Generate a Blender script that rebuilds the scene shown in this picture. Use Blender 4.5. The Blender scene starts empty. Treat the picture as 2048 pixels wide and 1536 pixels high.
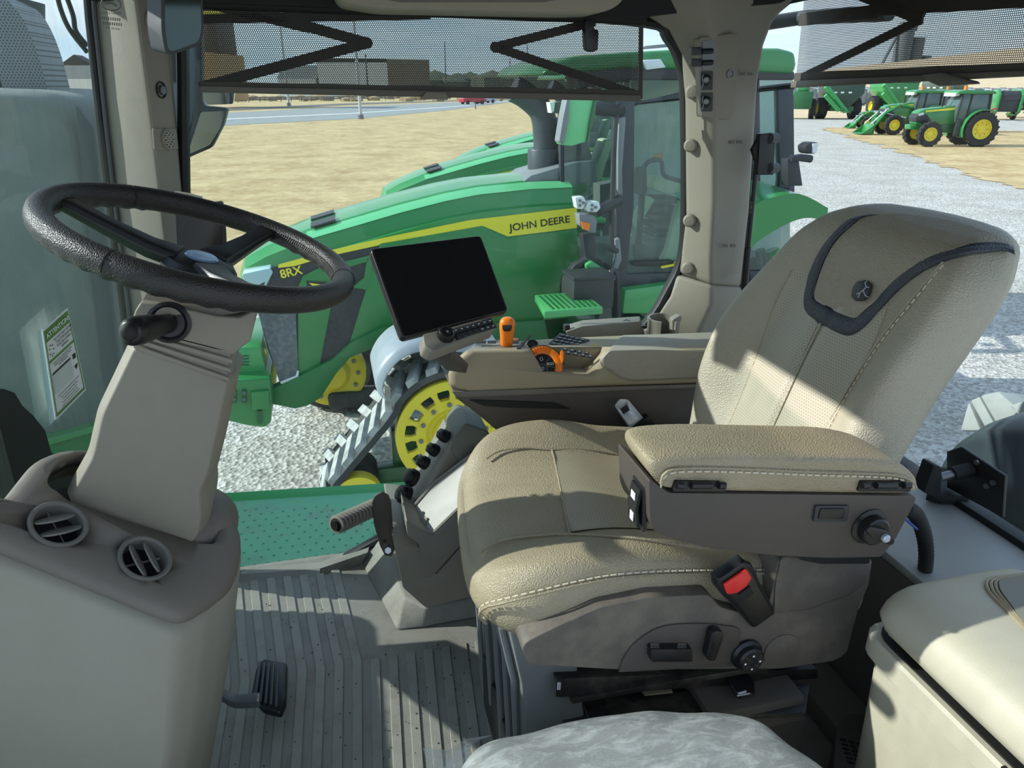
import bpy, bmesh, math, random
from mathutils import Vector, Matrix
random.seed(7)
V3 = Vector
SC = bpy.context.scene
COL = SC.collection
# ---------------------------------------------------------------- camera
F = 1450.0; PITCH = math.radians(22.4); YAW = math.radians(14.0); EYE = 1.25
CX, CY = 1024.0, 768.0
FW = V3((math.sin(YAW)*math.cos(PITCH), math.cos(YAW)*math.cos(PITCH), -math.sin(PITCH)))
RT = V3((math.cos(YAW), -math.sin(YAW), 0.0))
UP = RT.cross(FW)
OR = V3((0, 0, EYE))
cam = bpy.data.cameras.new('camera'); camo = bpy.data.objects.new('camera', cam); COL.objects.link(camo)
cam.sensor_fit = 'HORIZONTAL'; cam.sensor_width = 36.0; cam.lens = F/2048*36.0
cam.clip_start = 0.02; cam.clip_end = 3000
camo.matrix_world = Matrix(((RT.x, UP.x, -FW.x, 0), (RT.y, UP.y, -FW.y, 0), (RT.z, UP.z, -FW.z, EYE), (0, 0, 0, 1)))
SC.camera = camo

def ray(px, py):
    return FW + RT*((px-CX)/F) - UP*((py-CY)/F)
def U(px, py, X=None, Y=None, Z=None, D=None):
    """measured photo point -> place, on the plane where the thing stands"""
    d = ray(px, py)
    if D is not None: t = D
    elif X is not None: t = X/d.x
    elif Y is not None: t = Y/d.y
    else: t = (Z-EYE)/d.z
    return OR + d*t
def US(pts, **k): return [U(p[0], p[1], **k) for p in pts]

# ---------------------------------------------------------------- materials
MATS = {}
def s2l(c):
    return tuple((v/255/12.92 if v/255 <= .04045 else ((v/255+.055)/1.055)**2.4) for v in c)
def mat(name, col, rough=.5, metal=0., bump=None, var=None, coat=0., spec=.5, emit=None, trans=0.):
    """col: sRGB 0-255. bump=(scale,strength[,kind]); var=(scale, second colour, amount)"""
    if name in MATS: return MATS[name]
    m = bpy.data.materials.new(name); m.use_nodes = True; nt = m.node_tree; n = nt.nodes; L = nt.links
    b = n['Principled BSDF']; c = s2l(col)
    b.inputs['Base Color'].default_value = (*c, 1); b.inputs['Roughness'].default_value = rough
    b.inputs['Metallic'].default_value = metal; b.inputs['Specular IOR Level'].default_value = spec
    if coat: b.inputs['Coat Weight'].default_value = coat; b.inputs['Coat Roughness'].default_value = .12
    if trans: b.inputs['Transmission Weight'].default_value = trans
    if emit: b.inputs['Emission Color'].default_value = (*s2l(emit[0]), 1); b.inputs['Emission Strength'].default_value = emit[1]
    tc = n.new('ShaderNodeTexCoord')
    if var:
        t = n.new('ShaderNodeTexNoise'); t.inputs['Scale'].default_value = var[0]; t.inputs['Detail'].default_value = 6
        t.inputs['Roughness'].default_value = .65
        L.new(tc.outputs['Object'], t.inputs['Vector'])
        r = n.new('ShaderNodeMapRange'); r.inputs['From Min'].default_value = .45 if len(var) < 4 else var[3]
        r.inputs['From Max'].default_value = .72 if len(var) < 4 else var[3]+.2
        r.inputs['To Max'].default_value = var[2]; L.new(t.outputs['Fac'], r.inputs['Value'])
        x = n.new('ShaderNodeMix'); x.data_type = 'RGBA'; x.inputs[6].default_value = (*c, 1); x.inputs[7].default_value = (*s2l(var[1]), 1)
        L.new(r.outputs['Result'], x.inputs[0]); L.new(x.outputs[2], b.inputs['Base Color'])
    if bump:
        if len(bump) > 2 and bump[2] == 'v':
            t2 = n.new('ShaderNodeTexVoronoi'); o = t2.outputs['Distance']
        else:
            t2 = n.new('ShaderNodeTexNoise'); t2.inputs['Detail'].default_value = 3; o = t2.outputs['Fac']
        t2.inputs['Scale'].default_value = bump[0]; L.new(tc.outputs['Object'], t2.inputs['Vector'])
        bp = n.new('ShaderNodeBump'); bp.inputs['Strength'].default_value = bump[1]; bp.inputs['Distance'].default_value = .002
        L.new(o, bp.inputs['Height']); L.new(bp.outputs['Normal'], b.inputs['Normal'])
    MATS[name] = m
    return m
BEIGE = mat('beige_plastic', (138, 132, 118), .55, bump=(900, .25), var=(6, (128, 122, 108), .5))
BEIGE2 = mat('warm_beige_plastic', (158, 145, 118), .5, bump=(900, .25), var=(5, (150, 139, 114), .5))
GREYP = mat('grey_plastic', (128, 124, 114), .55, bump=(900, .25), var=(7, (146, 141, 130), .6))
DGREYP = mat('dark_grey_plastic', (104, 99, 92), .55, bump=(800, .25), var=(9, (128, 120, 108), .7))
BROWNP = mat('brown_grey_plastic', (75, 68, 63), .5, bump=(900, .3), var=(5, (86, 78, 71), .6))
DUSTP = mat('dusty_grey_plastic', (90, 84, 77), .6, bump=(700, .3), var=(12, (132, 122, 108), .65))
BLACKP = mat('black_plastic', (26, 26, 27), .35, bump=(600, .15))
BLACKM = mat('matt_black', (20, 20, 20), .7)
DUSTBLK = mat('dusty_black_metal', (34, 33, 31), .45, var=(14, (96, 90, 78), .7))
RUBBER = mat('black_rubber', (34, 35, 36), .8, var=(5, (70, 70, 68), .5))
LEATH = mat('beige_leather', (162, 150, 124), .42, bump=(420, .55, 'v'), var=(5, (146, 133, 104), .7))
LEATHB = mat('pale_leather', (174, 168, 149), .4, bump=(420, .55, 'v'), var=(5, (162, 154, 132), .5))
LEATHK = mat('charcoal_leather', (62, 66, 74), .4, bump=(420, .55, 'v'))
WHEELL = mat('black_leather', (40, 38, 37), .42, bump=(500, .35, 'v'))
STITCH = mat('pale_thread', (214, 205, 180), .7)
MATF = mat('grey_rubber_mat', (128, 127, 119), .65, bump=(300, .3), var=(9, (98, 90, 78), .55, .5))
RIBM = mat('grey_rubber_rib', (138, 137, 128), .6, bump=(300, .3), var=(11, (112, 106, 94), .6, .5))
GREEN = mat('green_paint', (46, 128, 66), .32, coat=.4, var=(1.2, (62, 140, 80), .5))
GREENL = mat('light_green_paint', (72, 158, 92), .3, coat=.4)
DGREEN = mat('deep_green_paint', (30, 92, 48), .4, coat=.3)
YEL = mat('yellow_paint', (226, 208, 52), .4, var=(3, (206, 186, 44), .6))
YELD = mat('yellow_decal', (236, 226, 60), .4)
ORNG = mat('orange_plastic', (242, 128, 22), .38)
RED = mat('red_plastic', (224, 46, 44), .35)
WHITE = mat('white_paint', (236, 238, 236), .5)
INK = mat('ink', (36, 36, 34), .6)
STEEL = mat('bright_steel', (190, 198, 210), .35, .45, var=(40, (150, 155, 162), .4))
DSTEEL = mat('dull_steel', (120, 122, 124), .4, .8)
SCREEN = mat('screen_glass', (12, 14, 20), .1, spec=.6, var=(9, (22, 26, 32), .6))
MIRROR = mat('mirror_glass', (205, 212, 212), .03, 1.0)
GREYC = mat('grey_cowl_plastic', (118, 124, 128), .5, var=(3, (136, 142, 146), .5))
DARKC = mat('dark_grey_cowl', (62, 66, 68), .5, var=(3, (80, 84, 84), .5))
LAMPG = mat('lamp_lens', (214, 222, 224), .15, spec=.8)
AMBER = mat('amber_lens', (240, 130, 40), .25)
TRACKR = mat('track_rubber', (58, 60, 60), .85, var=(4, (90, 90, 86), .6))
TRACKL = mat('dusty_track_lug', (168, 172, 170), .9, var=(9, (100, 104, 102), .7))
CHARC = mat('charcoal_frame', (46, 49, 52), .45)
PLATE = mat('green_deck_plate', (92, 176, 134), .5, var=(5, (124, 126, 114), .8, .50))

def ground_mat(name, c1, c2, c3, s1, s2, bump):
    m = bpy.data.materials.new(name); m.use_nodes = True; nt = m.node_tree; n = nt.nodes; L = nt.links
    b = n['Principled BSDF']; b.inputs['Roughness'].default_value = .95; b.inputs['Specular IOR Level'].default_value = .1
    tc = n.new('ShaderNodeTexCoord')
    a = n.new('ShaderNodeTexNoise'); a.inputs['Scale'].default_value = s1; a.inputs['Detail'].default_value = 5; a.inputs['Roughness'].default_value = .7
    v = n.new('ShaderNodeTexVoronoi' if bump > 1 else 'ShaderNodeTexNoise'); v.inputs['Scale'].default_value = s2
    if bump <= 1: v.inputs['Detail'].default_value = 8; v.inputs['Roughness'].default_value = .8
    L.new(tc.outputs['Object'], a.inputs['Vector']); L.new(tc.outputs['Object'], v.inputs['Vector'])
    r = n.new('ShaderNodeMapRange'); r.inputs['From Min'].default_value = .35; r.inputs['From Max'].default_value = .65
    L.new(a.outputs['Fac'], r.inputs['Value'])
    x = n.new('ShaderNodeMix'); x.data_type = 'RGBA'; x.inputs[6].default_value = (*s2l(c1), 1); x.inputs[7].default_value = (*s2l(c2), 1)
    L.new(r.outputs['Result'], x.inputs[0])
    y = n.new('ShaderNodeMix'); y.data_type = 'RGBA'; y.inputs[7].default_value = (*s2l(c3), 1); L.new(x.outputs[2], y.inputs[6])
    if bump > 1:
        rr = n.new('ShaderNodeMapRange'); rr.inputs['From Min'].default_value = .2; rr.inputs['From Max'].default_value = .9
        sp = n.new('ShaderNodeSeparateColor'); L.new(v.outputs['Color'], sp.inputs[0]); L.new(sp.outputs[0], rr.inputs['Value'])
    else:
        rr = n.new('ShaderNodeMapRange'); rr.inputs['From Min'].default_value = .45; rr.inputs['From Max'].default_value = .7
        L.new(v.outputs['Fac'], rr.inputs['Value'])
    rr.inputs['To Max'].default_value = .75
    L.new(rr.outputs['Result'], y.inputs[0]); L.new(y.outputs[2], b.inputs['Base Color'])
    bp = n.new('ShaderNodeBump'); bp.inputs['Strength'].default_value = .5; bp.inputs['Distance'].default_value = .03
    L.new(v.outputs['Distance' if bump > 1 else 'Fac'], bp.inputs['Height']); L.new(bp.outputs['Normal'], b.inputs['Normal'])
    return m
GRAVEL = ground_mat('pale_gravel', (208, 206, 200), (184, 181, 173), (132, 128, 120), .8, 24, 2)
GRASS = ground_mat('dry_grass', (196, 174, 130), (162, 136, 96), (214, 198, 160), .45, 2.6, 1)
ROADM = ground_mat('grey_road', (150, 152, 152), (138, 140, 140), (160, 162, 162), .5, 8, 1)
DIRT = ground_mat('dry_dirt', (196, 172, 138), (206, 186, 154), (216, 198, 168), .3, 3, 1)

def glass_mat(name, tint, dust, gloss=.05, dustcol=(190, 198, 190), scale=3., fr=.12):
    m = bpy.data.materials.new(name); m.use_nodes = True; nt = m.node_tree; n = nt.nodes; L = nt.links
    n.remove(n['Principled BSDF']); o = n['Material Output']
    t = n.new('ShaderNodeBsdfTransparent'); t.inputs[0].default_value = (*tint, 1)
    g = n.new('ShaderNodeBsdfGlossy'); g.inputs['Roughness'].default_value = .02
    d = n.new('ShaderNodeBsdfDiffuse'); d.inputs[0].default_value = (*s2l(dustcol), 1)
    lw = n.new('ShaderNodeLayerWeight'); lw.inputs[0].default_value = .25
    mu = n.new('ShaderNodeMath'); mu.operation = 'MULTIPLY_ADD'; mu.inputs[1].default_value = fr; mu.inputs[2].default_value = gloss
    L.new(lw.outputs['Fresnel'], mu.inputs[0])
    tc = n.new('ShaderNodeTexCoord'); mp = n.new('ShaderNodeMapping'); mp.inputs['Scale'].default_value = (6, 6, 1)
    ns = n.new('ShaderNodeTexNoise'); ns.inputs['Scale'].default_value = scale; ns.inputs['Detail'].default_value = 7; ns.inputs['Roughness'].default_value = .7
    L.new(tc.outputs['Object'], mp.inputs[0]); L.new(mp.outputs[0], ns.inputs['Vector'])
    r = n.new('ShaderNodeMapRange'); r.inputs['From Min'].default_value = .35; r.inputs['From Max'].default_value = .8
    r.inputs['To Min'].default_value = dust*.5; r.inputs['To Max'].default_value = dust*1.8; L.new(ns.outputs['Fac'], r.inputs['Value'])
    a = n.new('ShaderNodeMixShader'); L.new(r.outputs['Result'], a.inputs[0]); L.new(t.outputs[0], a.inputs[1]); L.new(d.outputs[0], a.inputs[2])
    e = n.new('ShaderNodeMixShader'); L.new(mu.outputs[0], e.inputs[0]); L.new(a.outputs[0], e.inputs[1]); L.new(g.outputs[0], e.inputs[2])
    L.new(e.outputs[0], o.inputs['Surface'])
    return m
GLASS = glass_mat('tinted_glass', (.90, .955, .935), .02, .01)
GLASSD = glass_mat('dusty_windshield_glass', (.86, .93, .91), .17, .01, scale=9, fr=.03)
GLASST = glass_mat('tractor_window_glass', (.78, .90, .88), .10, .03)

def dots_mat(name, base_col, dot_col, pitch, rad, axes, alpha=False, rough=.6):
    """a hexagonal field of small round holes on a real surface; axes: the two object axes they lie in"""
    m = bpy.data.materials.new(name); m.use_nodes = True; nt = m.node_tree; n = nt.nodes; L = nt.links
    b = n['Principled BSDF']; b.inputs['Roughness'].default_value = rough
    tc = n.new('ShaderNodeTexCoord'); se = n.new('ShaderNodeSeparateXYZ'); L.new(tc.outputs['Object'], se.inputs[0])
    def M(op, a, c=None, v=None):
        q = n.new('ShaderNodeMath'); q.operation = op
        if hasattr(a, 'default_value'): L.new(a, q.inputs[0])
        else: q.inputs[0].default_value = a
        if c is not None: L.new(c, q.inputs[1])
        elif v is not None: q.inputs[1].default_value = v
        return q.outputs[0]
    def cell(off):
        ds = []
        for i, ax in enumerate(axes):
            p = pitch if i == 0 else pitch*1.732
            a = M('ADD', se.outputs[ax], v=50*pitch*1.732*100/100 + off*p*.5)
            f = M('FRACT', M('DIVIDE', a, v=p)); f = M('SUBTRACT', f, v=.5); f = M('MULTIPLY', f, v=p); ds.append(M('MULTIPLY', f, f))
        return M('SQRT', M('ADD', ds[0], ds[1]))
    d = M('MINIMUM', cell(0), cell(1)); hole = M('LESS_THAN', d, v=rad)
    if alpha:
        b.inputs['Base Color'].default_value = (*s2l(base_col), 1)
        inv = M('SUBTRACT', 1.0, hole); L.new(inv, b.inputs['Alpha'])
    else:
        x = n.new('ShaderNodeMix'); x.data_type = 'RGBA'; x.inputs[6].default_value = (*s2l(base_col), 1); x.inputs[7].default_value = (*s2l(dot_col), 1)
        L.new(hole, x.inputs[0]); L.new(x.outputs[2], b.inputs['Base Color'])
    return m
PERFB = dots_mat('perforated_leather_back', (174, 168, 149), (128, 122, 106), .0056, .0010, (1, 2), rough=.42)
PERFC = dots_mat('perforated_leather_cushion', (158, 147, 122), (116, 106, 84), .0056, .0010, (0, 1), rough=.42)
MESHX = dots_mat('perforated_blind_side', (52, 49, 44), (0, 0, 0), .0042, .00138, (0, 2), True)
MESHY = dots_mat('perforated_blind_rear', (52, 49, 44), (0, 0, 0), .0042, .00138, (1, 2), True)

# ---------------------------------------------------------------- geometry
def rpoly(pts, r, n=4):
    out = []; N = len(pts)
    rs = r if isinstance(r, (list, tuple)) else [r]*N
    for i in range(N):
        p = V3(pts[i]); a = V3(pts[i-1]); b = V3(pts[(i+1) % N]); q = rs[i]
        if q <= 0: out.append(p); continue
        da = (a-p); db = (b-p); ra = min(q, da.length*.48); rb = min(q, db.length*.48)
        s = p+da.normalized()*ra; e = p+db.normalized()*rb
        for k in range(n+1):
            t = k/n; out.append(s*(1-t)**2 + p*2*t*(1-t) + e*t*t)
    return out
def cr(pts, n=6, closed=False):
    P = [V3(p) for p in pts]; N = len(P); out = []
    rng = range(N) if closed else range(N-1)
    for i in rng:
        p0 = P[i-1] if (closed or i > 0) else P[0]; p1 = P[i]; p2 = P[(i+1) % N]
        p3 = P[(i+2) % N] if (closed or i+2 < N) else P[-1]
        for k in range(n):
            t = k/n; t2 = t*t; t3 = t2*t
            out.append(.5*((2*p1)+(p2-p0)*t+(2*p0-5*p1+4*p2-p3)*t2+(3*p1-p0-3*p2+p3)*t3))
    if not closed: out.append(P[-1])
    return out
def lerp(tab, z):
    if z <= tab[0][0]: return tab[0][1]
    for (a, b), (c, d) in zip(tab, tab[1:]):
        if z <= c: return b+(d-b)*(z-a)/(c-a)
    return tab[-1][1]
def basis(axis, upv=None):
    a = V3(axis).normalized(); u = V3(upv) if upv is not None else (V3((0, 0, 1)) if abs(a.z) < .9 else V3((1, 0, 0)))
    u = (u-a*u.dot(a)).normalized(); w = a.cross(u)
    return a, u, w

class G:
    def __init__(s): s.bm = bmesh.new()
    def face(s, vs):
        try: return s.bm.faces.new(vs)
        except ValueError: return None
    def slab(s, poly, vec):
        vec = V3(vec); a = [s.bm.verts.new(V3(p)) for p in poly]; b = [s.bm.verts.new(V3(p)+vec) for p in poly]
        s.face(a); s.face(b[::-1])
        for i in range(len(a)): s.face([a[i-1], b[i-1], b[i], a[i]])
        return s
    def prism(s, pa, pb):
        a = [s.bm.verts.new(V3(p)) for p in pa]; b = [s.bm.verts.new(V3(p)) for p in pb]
        s.face(a); s.face(b[::-1])
        for i in range(len(a)): s.face([a[i-1], b[i-1], b[i], a[i]])
        return s
    def poly(s, pts): s.face([s.bm.verts.new(V3(p)) for p in pts]); return s
    def box(s, c, sz, rot=None):
        h = V3(sz)/2; c = V3(c); R = rot if rot is not None else Matrix.Identity(3)
        v = [s.bm.verts.new(c+R@V3((x*h.x, y*h.y, z*h.z))) for x in (-1, 1) for y in (-1, 1) for z in (-1, 1)]
        for f in ((0, 1, 3, 2), (4, 6, 7, 5), (0, 4, 5, 1), (2, 3, 7, 6), (0, 2, 6, 4), (1, 5, 7, 3)): s.face([v[i] for i in f])
        return s
    def bar(s, p0, p1, w, h, upv=None):
        p0 = V3(p0); p1 = V3(p1); a, u, v = basis(p1-p0, upv); R = Matrix((a, v, u)).transposed()
        return s.box((p0+p1)/2, ((p1-p0).length, w, h), R)
    def loft(s, rings, caps=True, closed=True):
        R = [[s.bm.verts.new(V3(p)) for p in r] for r in rings]; n = len(R[0])
        for A, B in zip(R, R[1:]):
            for i in range(0 if closed else 1, n): s.face([A[i-1], A[i], B[i], B[i-1]])
        if caps and closed: s.face(R[0][::-1]); s.face(R[-1])
        return s
    def cyl(s, p0, p1, r0, r1=None, n=24, caps=True):
        p0 = V3(p0); p1 = V3(p1); r1 = r0 if r1 is None else r1; a, u, w = basis(p1-p0)
        ring = lambda c, r: [c+(u*math.cos(2*math.pi*i/n)+w*math.sin(2*math.pi*i/n))*r for i in range(n)]
        return s.loft([ring(p0, r0), ring(p1, r1)], caps)
    def lathe(s, prof, o, axis, n=32, caps=False):
        o = V3(o); a, u, w = basis(axis)
        return s.loft([[o+a*h+(u*math.cos(2*math.pi*i/n)+w*math.sin(2*math.pi*i/n))*max(r, 1e-4) for i in range(n)] for r, h in prof], caps)
    def tube(s, pts, r, n=8, closed=False, sx=1.):
        P = [V3(p) for p in pts]; N = len(P); rings = []; rs = r if isinstance(r, (list, tuple)) else [r]*N
        pu = None
        for i in range(N):
            t = (P[(i+1) % N]-P[i-1]) if closed else (P[min(i+1, N-1)]-P[max(i-1, 0)])
            a, u, w = basis(t, pu); pu = u
            rings.append([P[i]+(u*math.cos(2*math.pi*k/n)+w*math.sin(2*math.pi*k/n)*sx)*rs[i] for k in range(n)])
        if closed: rings.append(rings[0])
        s.loft(rings, caps=not closed)
        if closed: bmesh.ops.remove_doubles(s.bm, verts=s.bm.verts, dist=1e-6)
        return s
    def sph(s, c, r, sc=(1, 1, 1), n=16, rot=None):
        c = V3(c); R = rot if rot is not None else Matrix.Identity(3)
        rings = []
        for j in range(n//2+1):
            th = math.pi*j/(n//2); rr = max(math.sin(th), 1e-3)
            rings.append([c+R@V3((r*sc[0]*rr*math.cos(2*math.pi*i/n), r*sc[1]*rr*math.sin(2*math.pi*i/n), r*sc[2]*math.cos(th))) for i in range(n)])
        return s.loft(rings)
    def done(s, name, m, parent=None, bevel=0, seg=2, ang=35, sub=0, smooth=True, flat=False, bang=28, **tags):
        bm = s.bm
        bmesh.ops.recalc_face_normals(bm, faces=bm.faces)
        if bevel:
            es = [e for e in bm.edges if len(e.link_faces) == 2 and e.calc_face_angle(0) > math.radians(bang)]
            try: bmesh.ops.bevel(bm, geom=es, offset=bevel, offset_type='OFFSET', segments=seg, profile=.5, affect='EDGES', clamp_overlap=True)
            except Exception: pass
        for f in bm.faces: f.smooth = not flat
        if not flat:
            for e in bm.edges:
                e.smooth = not (len(e.link_faces) == 2 and e.calc_face_angle(0) > math.radians(ang))
        me = bpy.data.meshes.new(name); bm.to_mesh(me); bm.free()
        me.materials.append(m)
        o = bpy.data.objects.new(name, me); COL.objects.link(o)
        if parent is not None:
            o.parent = parent
            o.matrix_parent_inverse = wm(parent).inverted()
        if sub:
            md = o.modifiers.new('sub', 'SUBSURF'); md.levels = sub; md.render_levels = sub
        for k, v in tags.items():
            o[{'cat': 'category', 'lab': 'label'}.get(k, k)] = v
        return o
def wm(o):
    m = o.matrix_basis.copy()
    while o.parent is not None:
        m = o.parent.matrix_basis @ o.matrix_parent_inverse @ m if False else (o.matrix_parent_inverse @ m)
        o = o.parent; m = o.matrix_basis @ m
    return m
def thing(name, label, cat, loc=(0, 0, 0), group=None):
    o = bpy.data.objects.new(name, None); COL.objects.link(o); o.location = loc; o.empty_display_size = .05
    o['label'] = label; o['category'] = cat
    if group: o['group'] = group
    return o
def struct(g, name, m, **k):
    o = g.done(name, m, **k); o['kind'] = 'structure'; return o
def copy_tree(o, parent=None):
    c = o.copy(); COL.objects.link(c)
    if parent is not None: c.parent = parent; c.matrix_parent_inverse = o.matrix_parent_inverse.copy()
    for ch in list(o.children): copy_tree(ch, c)
    return c
def absorb(t, main, new_parent, rename=None, label=None):
    # a fitting that is fastened to a larger thing becomes one of its parts
    ms = [o for o in t.children_recursive if o.name.split('.')[0] == main][0]
    rest = [o for o in t.children_recursive if o is not ms]
    ms.parent = new_parent; ms.matrix_parent_inverse = wm(new_parent).inverted()
    for o in rest: o.parent = ms; o.matrix_parent_inverse = wm(new_parent).inverted() if False else Matrix.Identity(4)
    if rename: ms.name = rename
    if label: ms['label'] = label
    bpy.data.objects.remove(t)
    return ms
def text(s, name, m, parent, o, xd, yd, size, ext=.0004, align='CENTER', bold=0., sx=1.):
    cu = bpy.data.curves.new('lettering', 'FONT'); cu.body = s; cu.size = size; cu.extrude = ext; cu.align_x = align; cu.align_y = 'CENTER'
    if bold: cu.offset = bold
    t = bpy.data.objects.new('lettering', cu); COL.objects.link(t)
    dg = bpy.context.evaluated_depsgraph_get(); me = bpy.data.meshes.new_from_object(t.evaluated_get(dg))
    bpy.data.objects.remove(t); bpy.data.curves.remove(cu)
    x = V3(xd).normalized(); y = V3(yd); y = (y-x*y.dot(x)).normalized(); z = x.cross(y)
    M4 = Matrix(((x.x*sx, y.x, z.x, o[0]), (x.y*sx, y.y, z.y, o[1]), (x.z*sx, y.z, z.z, o[2]), (0, 0, 0, 1)))
    me.transform(M4); me.name = name; me.materials.clear(); me.materials.append(m)
    ob = bpy.data.objects.new(name, me); COL.objects.link(ob)
    if parent is not None: ob.parent = parent; ob.matrix_parent_inverse = wm(parent).inverted()
    return ob
def UPL(px, py, p0, n):
    d = ray(px, py); n = V3(n); t = (V3(p0)-OR).dot(n)/d.dot(n)
    return OR+d*t
def cut(o, g):
    c = g.done('cutter', BLACKM)
    md = o.modifiers.new('b', 'BOOLEAN'); md.operation = 'DIFFERENCE'; md.object = c; md.solver = 'EXACT'
    dg = bpy.context.evaluated_depsgraph_get(); me = bpy.data.meshes.new_from_object(o.evaluated_get(dg))
    o.modifiers.remove(md); o.data = me; bpy.data.objects.remove(c)
# ---------------------------------------------------------------- sky and sun
w = bpy.data.worlds.new('sky'); SC.world = w; w.use_nodes = True
nt = w.node_tree; n = nt.nodes; L = nt.links; bg = n['Background']
tc = n.new('ShaderNodeTexCoord'); mp = n.new('ShaderNodeMapping'); mp.inputs['Scale'].default_value = (1, 1, 3.2)
L.new(tc.outputs['Generated'], mp.inputs[0])
ns = n.new('ShaderNodeTexNoise'); ns.inputs['Scale'].default_value = 2.3; ns.inputs['Detail'].default_value = 7; ns.inputs['Roughness'].default_value = .6
L.new(mp.outputs[0], ns.inputs['Vector'])
r = n.new('ShaderNodeMapRange'); r.inputs['From Min'].default_value = .40; r.inputs['From Max'].default_value = .66; L.new(ns.outputs['Fac'], r.inputs['Value'])
se = n.new('ShaderNodeSeparateXYZ'); L.new(tc.outputs['Generated'], se.inputs[0])
hz = n.new('ShaderNodeMapRange'); hz.inputs['From Min'].default_value = 0.; hz.inputs['From Max'].default_value = .45; L.new(se.outputs[2], hz.inputs['Value'])
cs = n.new('ShaderNodeMix'); cs.data_type = 'RGBA'; cs.inputs[6].default_value = (.56, .72, .86, 1); cs.inputs[7].default_value = (.22, .40, .74, 1)
L.new(hz.outputs[0], cs.inputs[0])
cm = n.new('ShaderNodeMix'); cm.data_type = 'RGBA'; cm.inputs[7].default_value = (.86, .93, .97, 1); L.new(cs.outputs[2], cm.inputs[6]); L.new(r.outputs[0], cm.inputs[0])
L.new(cm.outputs[2], bg.inputs['Color']); bg.inputs['Strength'].default_value = 1.3
sd = bpy.data.lights.new('sun', 'SUN'); so = bpy.data.objects.new('sun', sd); COL.objects.link(so)
sd.energy = 6.2; sd.angle = math.radians(.6); sd.color = (1, .975, .93)
SUND = V3((-1.0, .30, .575)).normalized()
so.rotation_euler = SUND.to_track_quat('Z', 'Y').to_euler(); so.location = SUND*60
SC.view_settings.view_transform = 'Standard'; SC.view_settings.look = 'None'; SC.view_settings.gamma = 1
SC.view_settings.use_curve_mapping = False; SC.view_settings.exposure = 0.1
GZ = -2.15
# ---------------------------------------------------------------- ground
def flat(name, pts, z, m, label, cat=None, **k):
    if name.startswith('grass'):
        P_ = []
        for i_ in range(len(pts)):
            a_, b_ = V3((*pts[i_], 0)), V3((*pts[(i_+1) % len(pts)], 0)); l_ = (b_-a_).length; n_ = int(min(60, max(1, l_/.6)))
            for k_ in range(n_):
                q_ = a_.lerp(b_, k_/n_); am = min(.5, .02*q_.length); P_.append((q_.x+random.uniform(-am, am), q_.y+random.uniform(-am, am)))
        pts = P_
    o = G().poly([V3((p[0], p[1], z)) for p in pts]).done(name, m, flat=True, kind='structure', label=label)
    return o
flat('ground', [(-900, -60), (1400, -60), (1400, 1600), (-900, 1600)], GZ-.03, GRAVEL, 'pale gravel yard under the machines')
gp = US([(-260, 610), (330, 545), (560, 560), (640, 500), (900, 400), (1120, 330), (1130, 262), (1300, 250), (1390, 214), (1180, 199), (700, 188), (0, 186), (-500, 186)], Z=GZ)
flat('grass_verge', [(p.x, p.y) for p in gp], GZ-.01, GRASS, 'dry tan grass bank between yard and road')
gp = US([(1640, 256), (1730, 252), (1900, 256), (2048, 262), (2300, 270), (2500, 420), (2048, 378), (1960, 352), (1850, 318), (1740, 285)], Z=GZ)
flat('grass_patch', [(p.x, p.y) for p in gp], GZ-.01, GRASS, 'dry grass island under the parked tractors at right')
gp = US([(1560, 237), (1700, 237), (2048, 240), (2500, 240), (2500, 178), (1560, 176)], Z=GZ)
flat('far_field', [(p.x, p.y) for p in gp], GZ-.01, DIRT, 'dry field beyond the gravel road at right')
gp = US([(-400, 290), (190, 259), (450, 251), (720, 237), (900, 220), (1040, 202), (1040, 199.5), (900, 205), (700, 213), (450, 226), (190, 236), (-400, 250)], Z=GZ)
flat('road', [(p.x, p.y) for p in gp], GZ+.01, ROADM, 'pale grey highway behind the grass verge')
gp = US([(-400, 272.2), (190, 247.2), (450, 239.6), (700, 228), (900, 214.5), (1040, 201.2), (1040, 200.9), (900, 213.8), (700, 227), (450, 238.2), (190, 245.6), (-400, 270)], Z=GZ)
flat('road_line', [(p.x, p.y) for p in gp], GZ+.03, WHITE, 'white edge line painted on the highway')
gp = US([(-400, 246), (190, 233), (450, 222), (700, 210), (900, 203), (1040, 198.5), (1040, 197.5), (900, 201), (700, 206.5), (450, 217.5), (190, 227), (-400, 238)], Z=GZ)
flat('trim_40', [(p.x, p.y) for p in gp], GZ+.02, mat('asphalt_dark', (98, 96, 92), .9), 'dark shoulder strip along the far side of the highway')

# ---------------------------------------------------------------- cab shell
WY = 1.80
fl = G().slab([(-.62, .12, 0), (1.35, .12, 0), (1.35, 1.82, 0), (-.62, 1.82, 0)], (0, 0, -.06))
struct(fl, 'floor', MATF, label='grey rubber floor of the cab')
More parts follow.
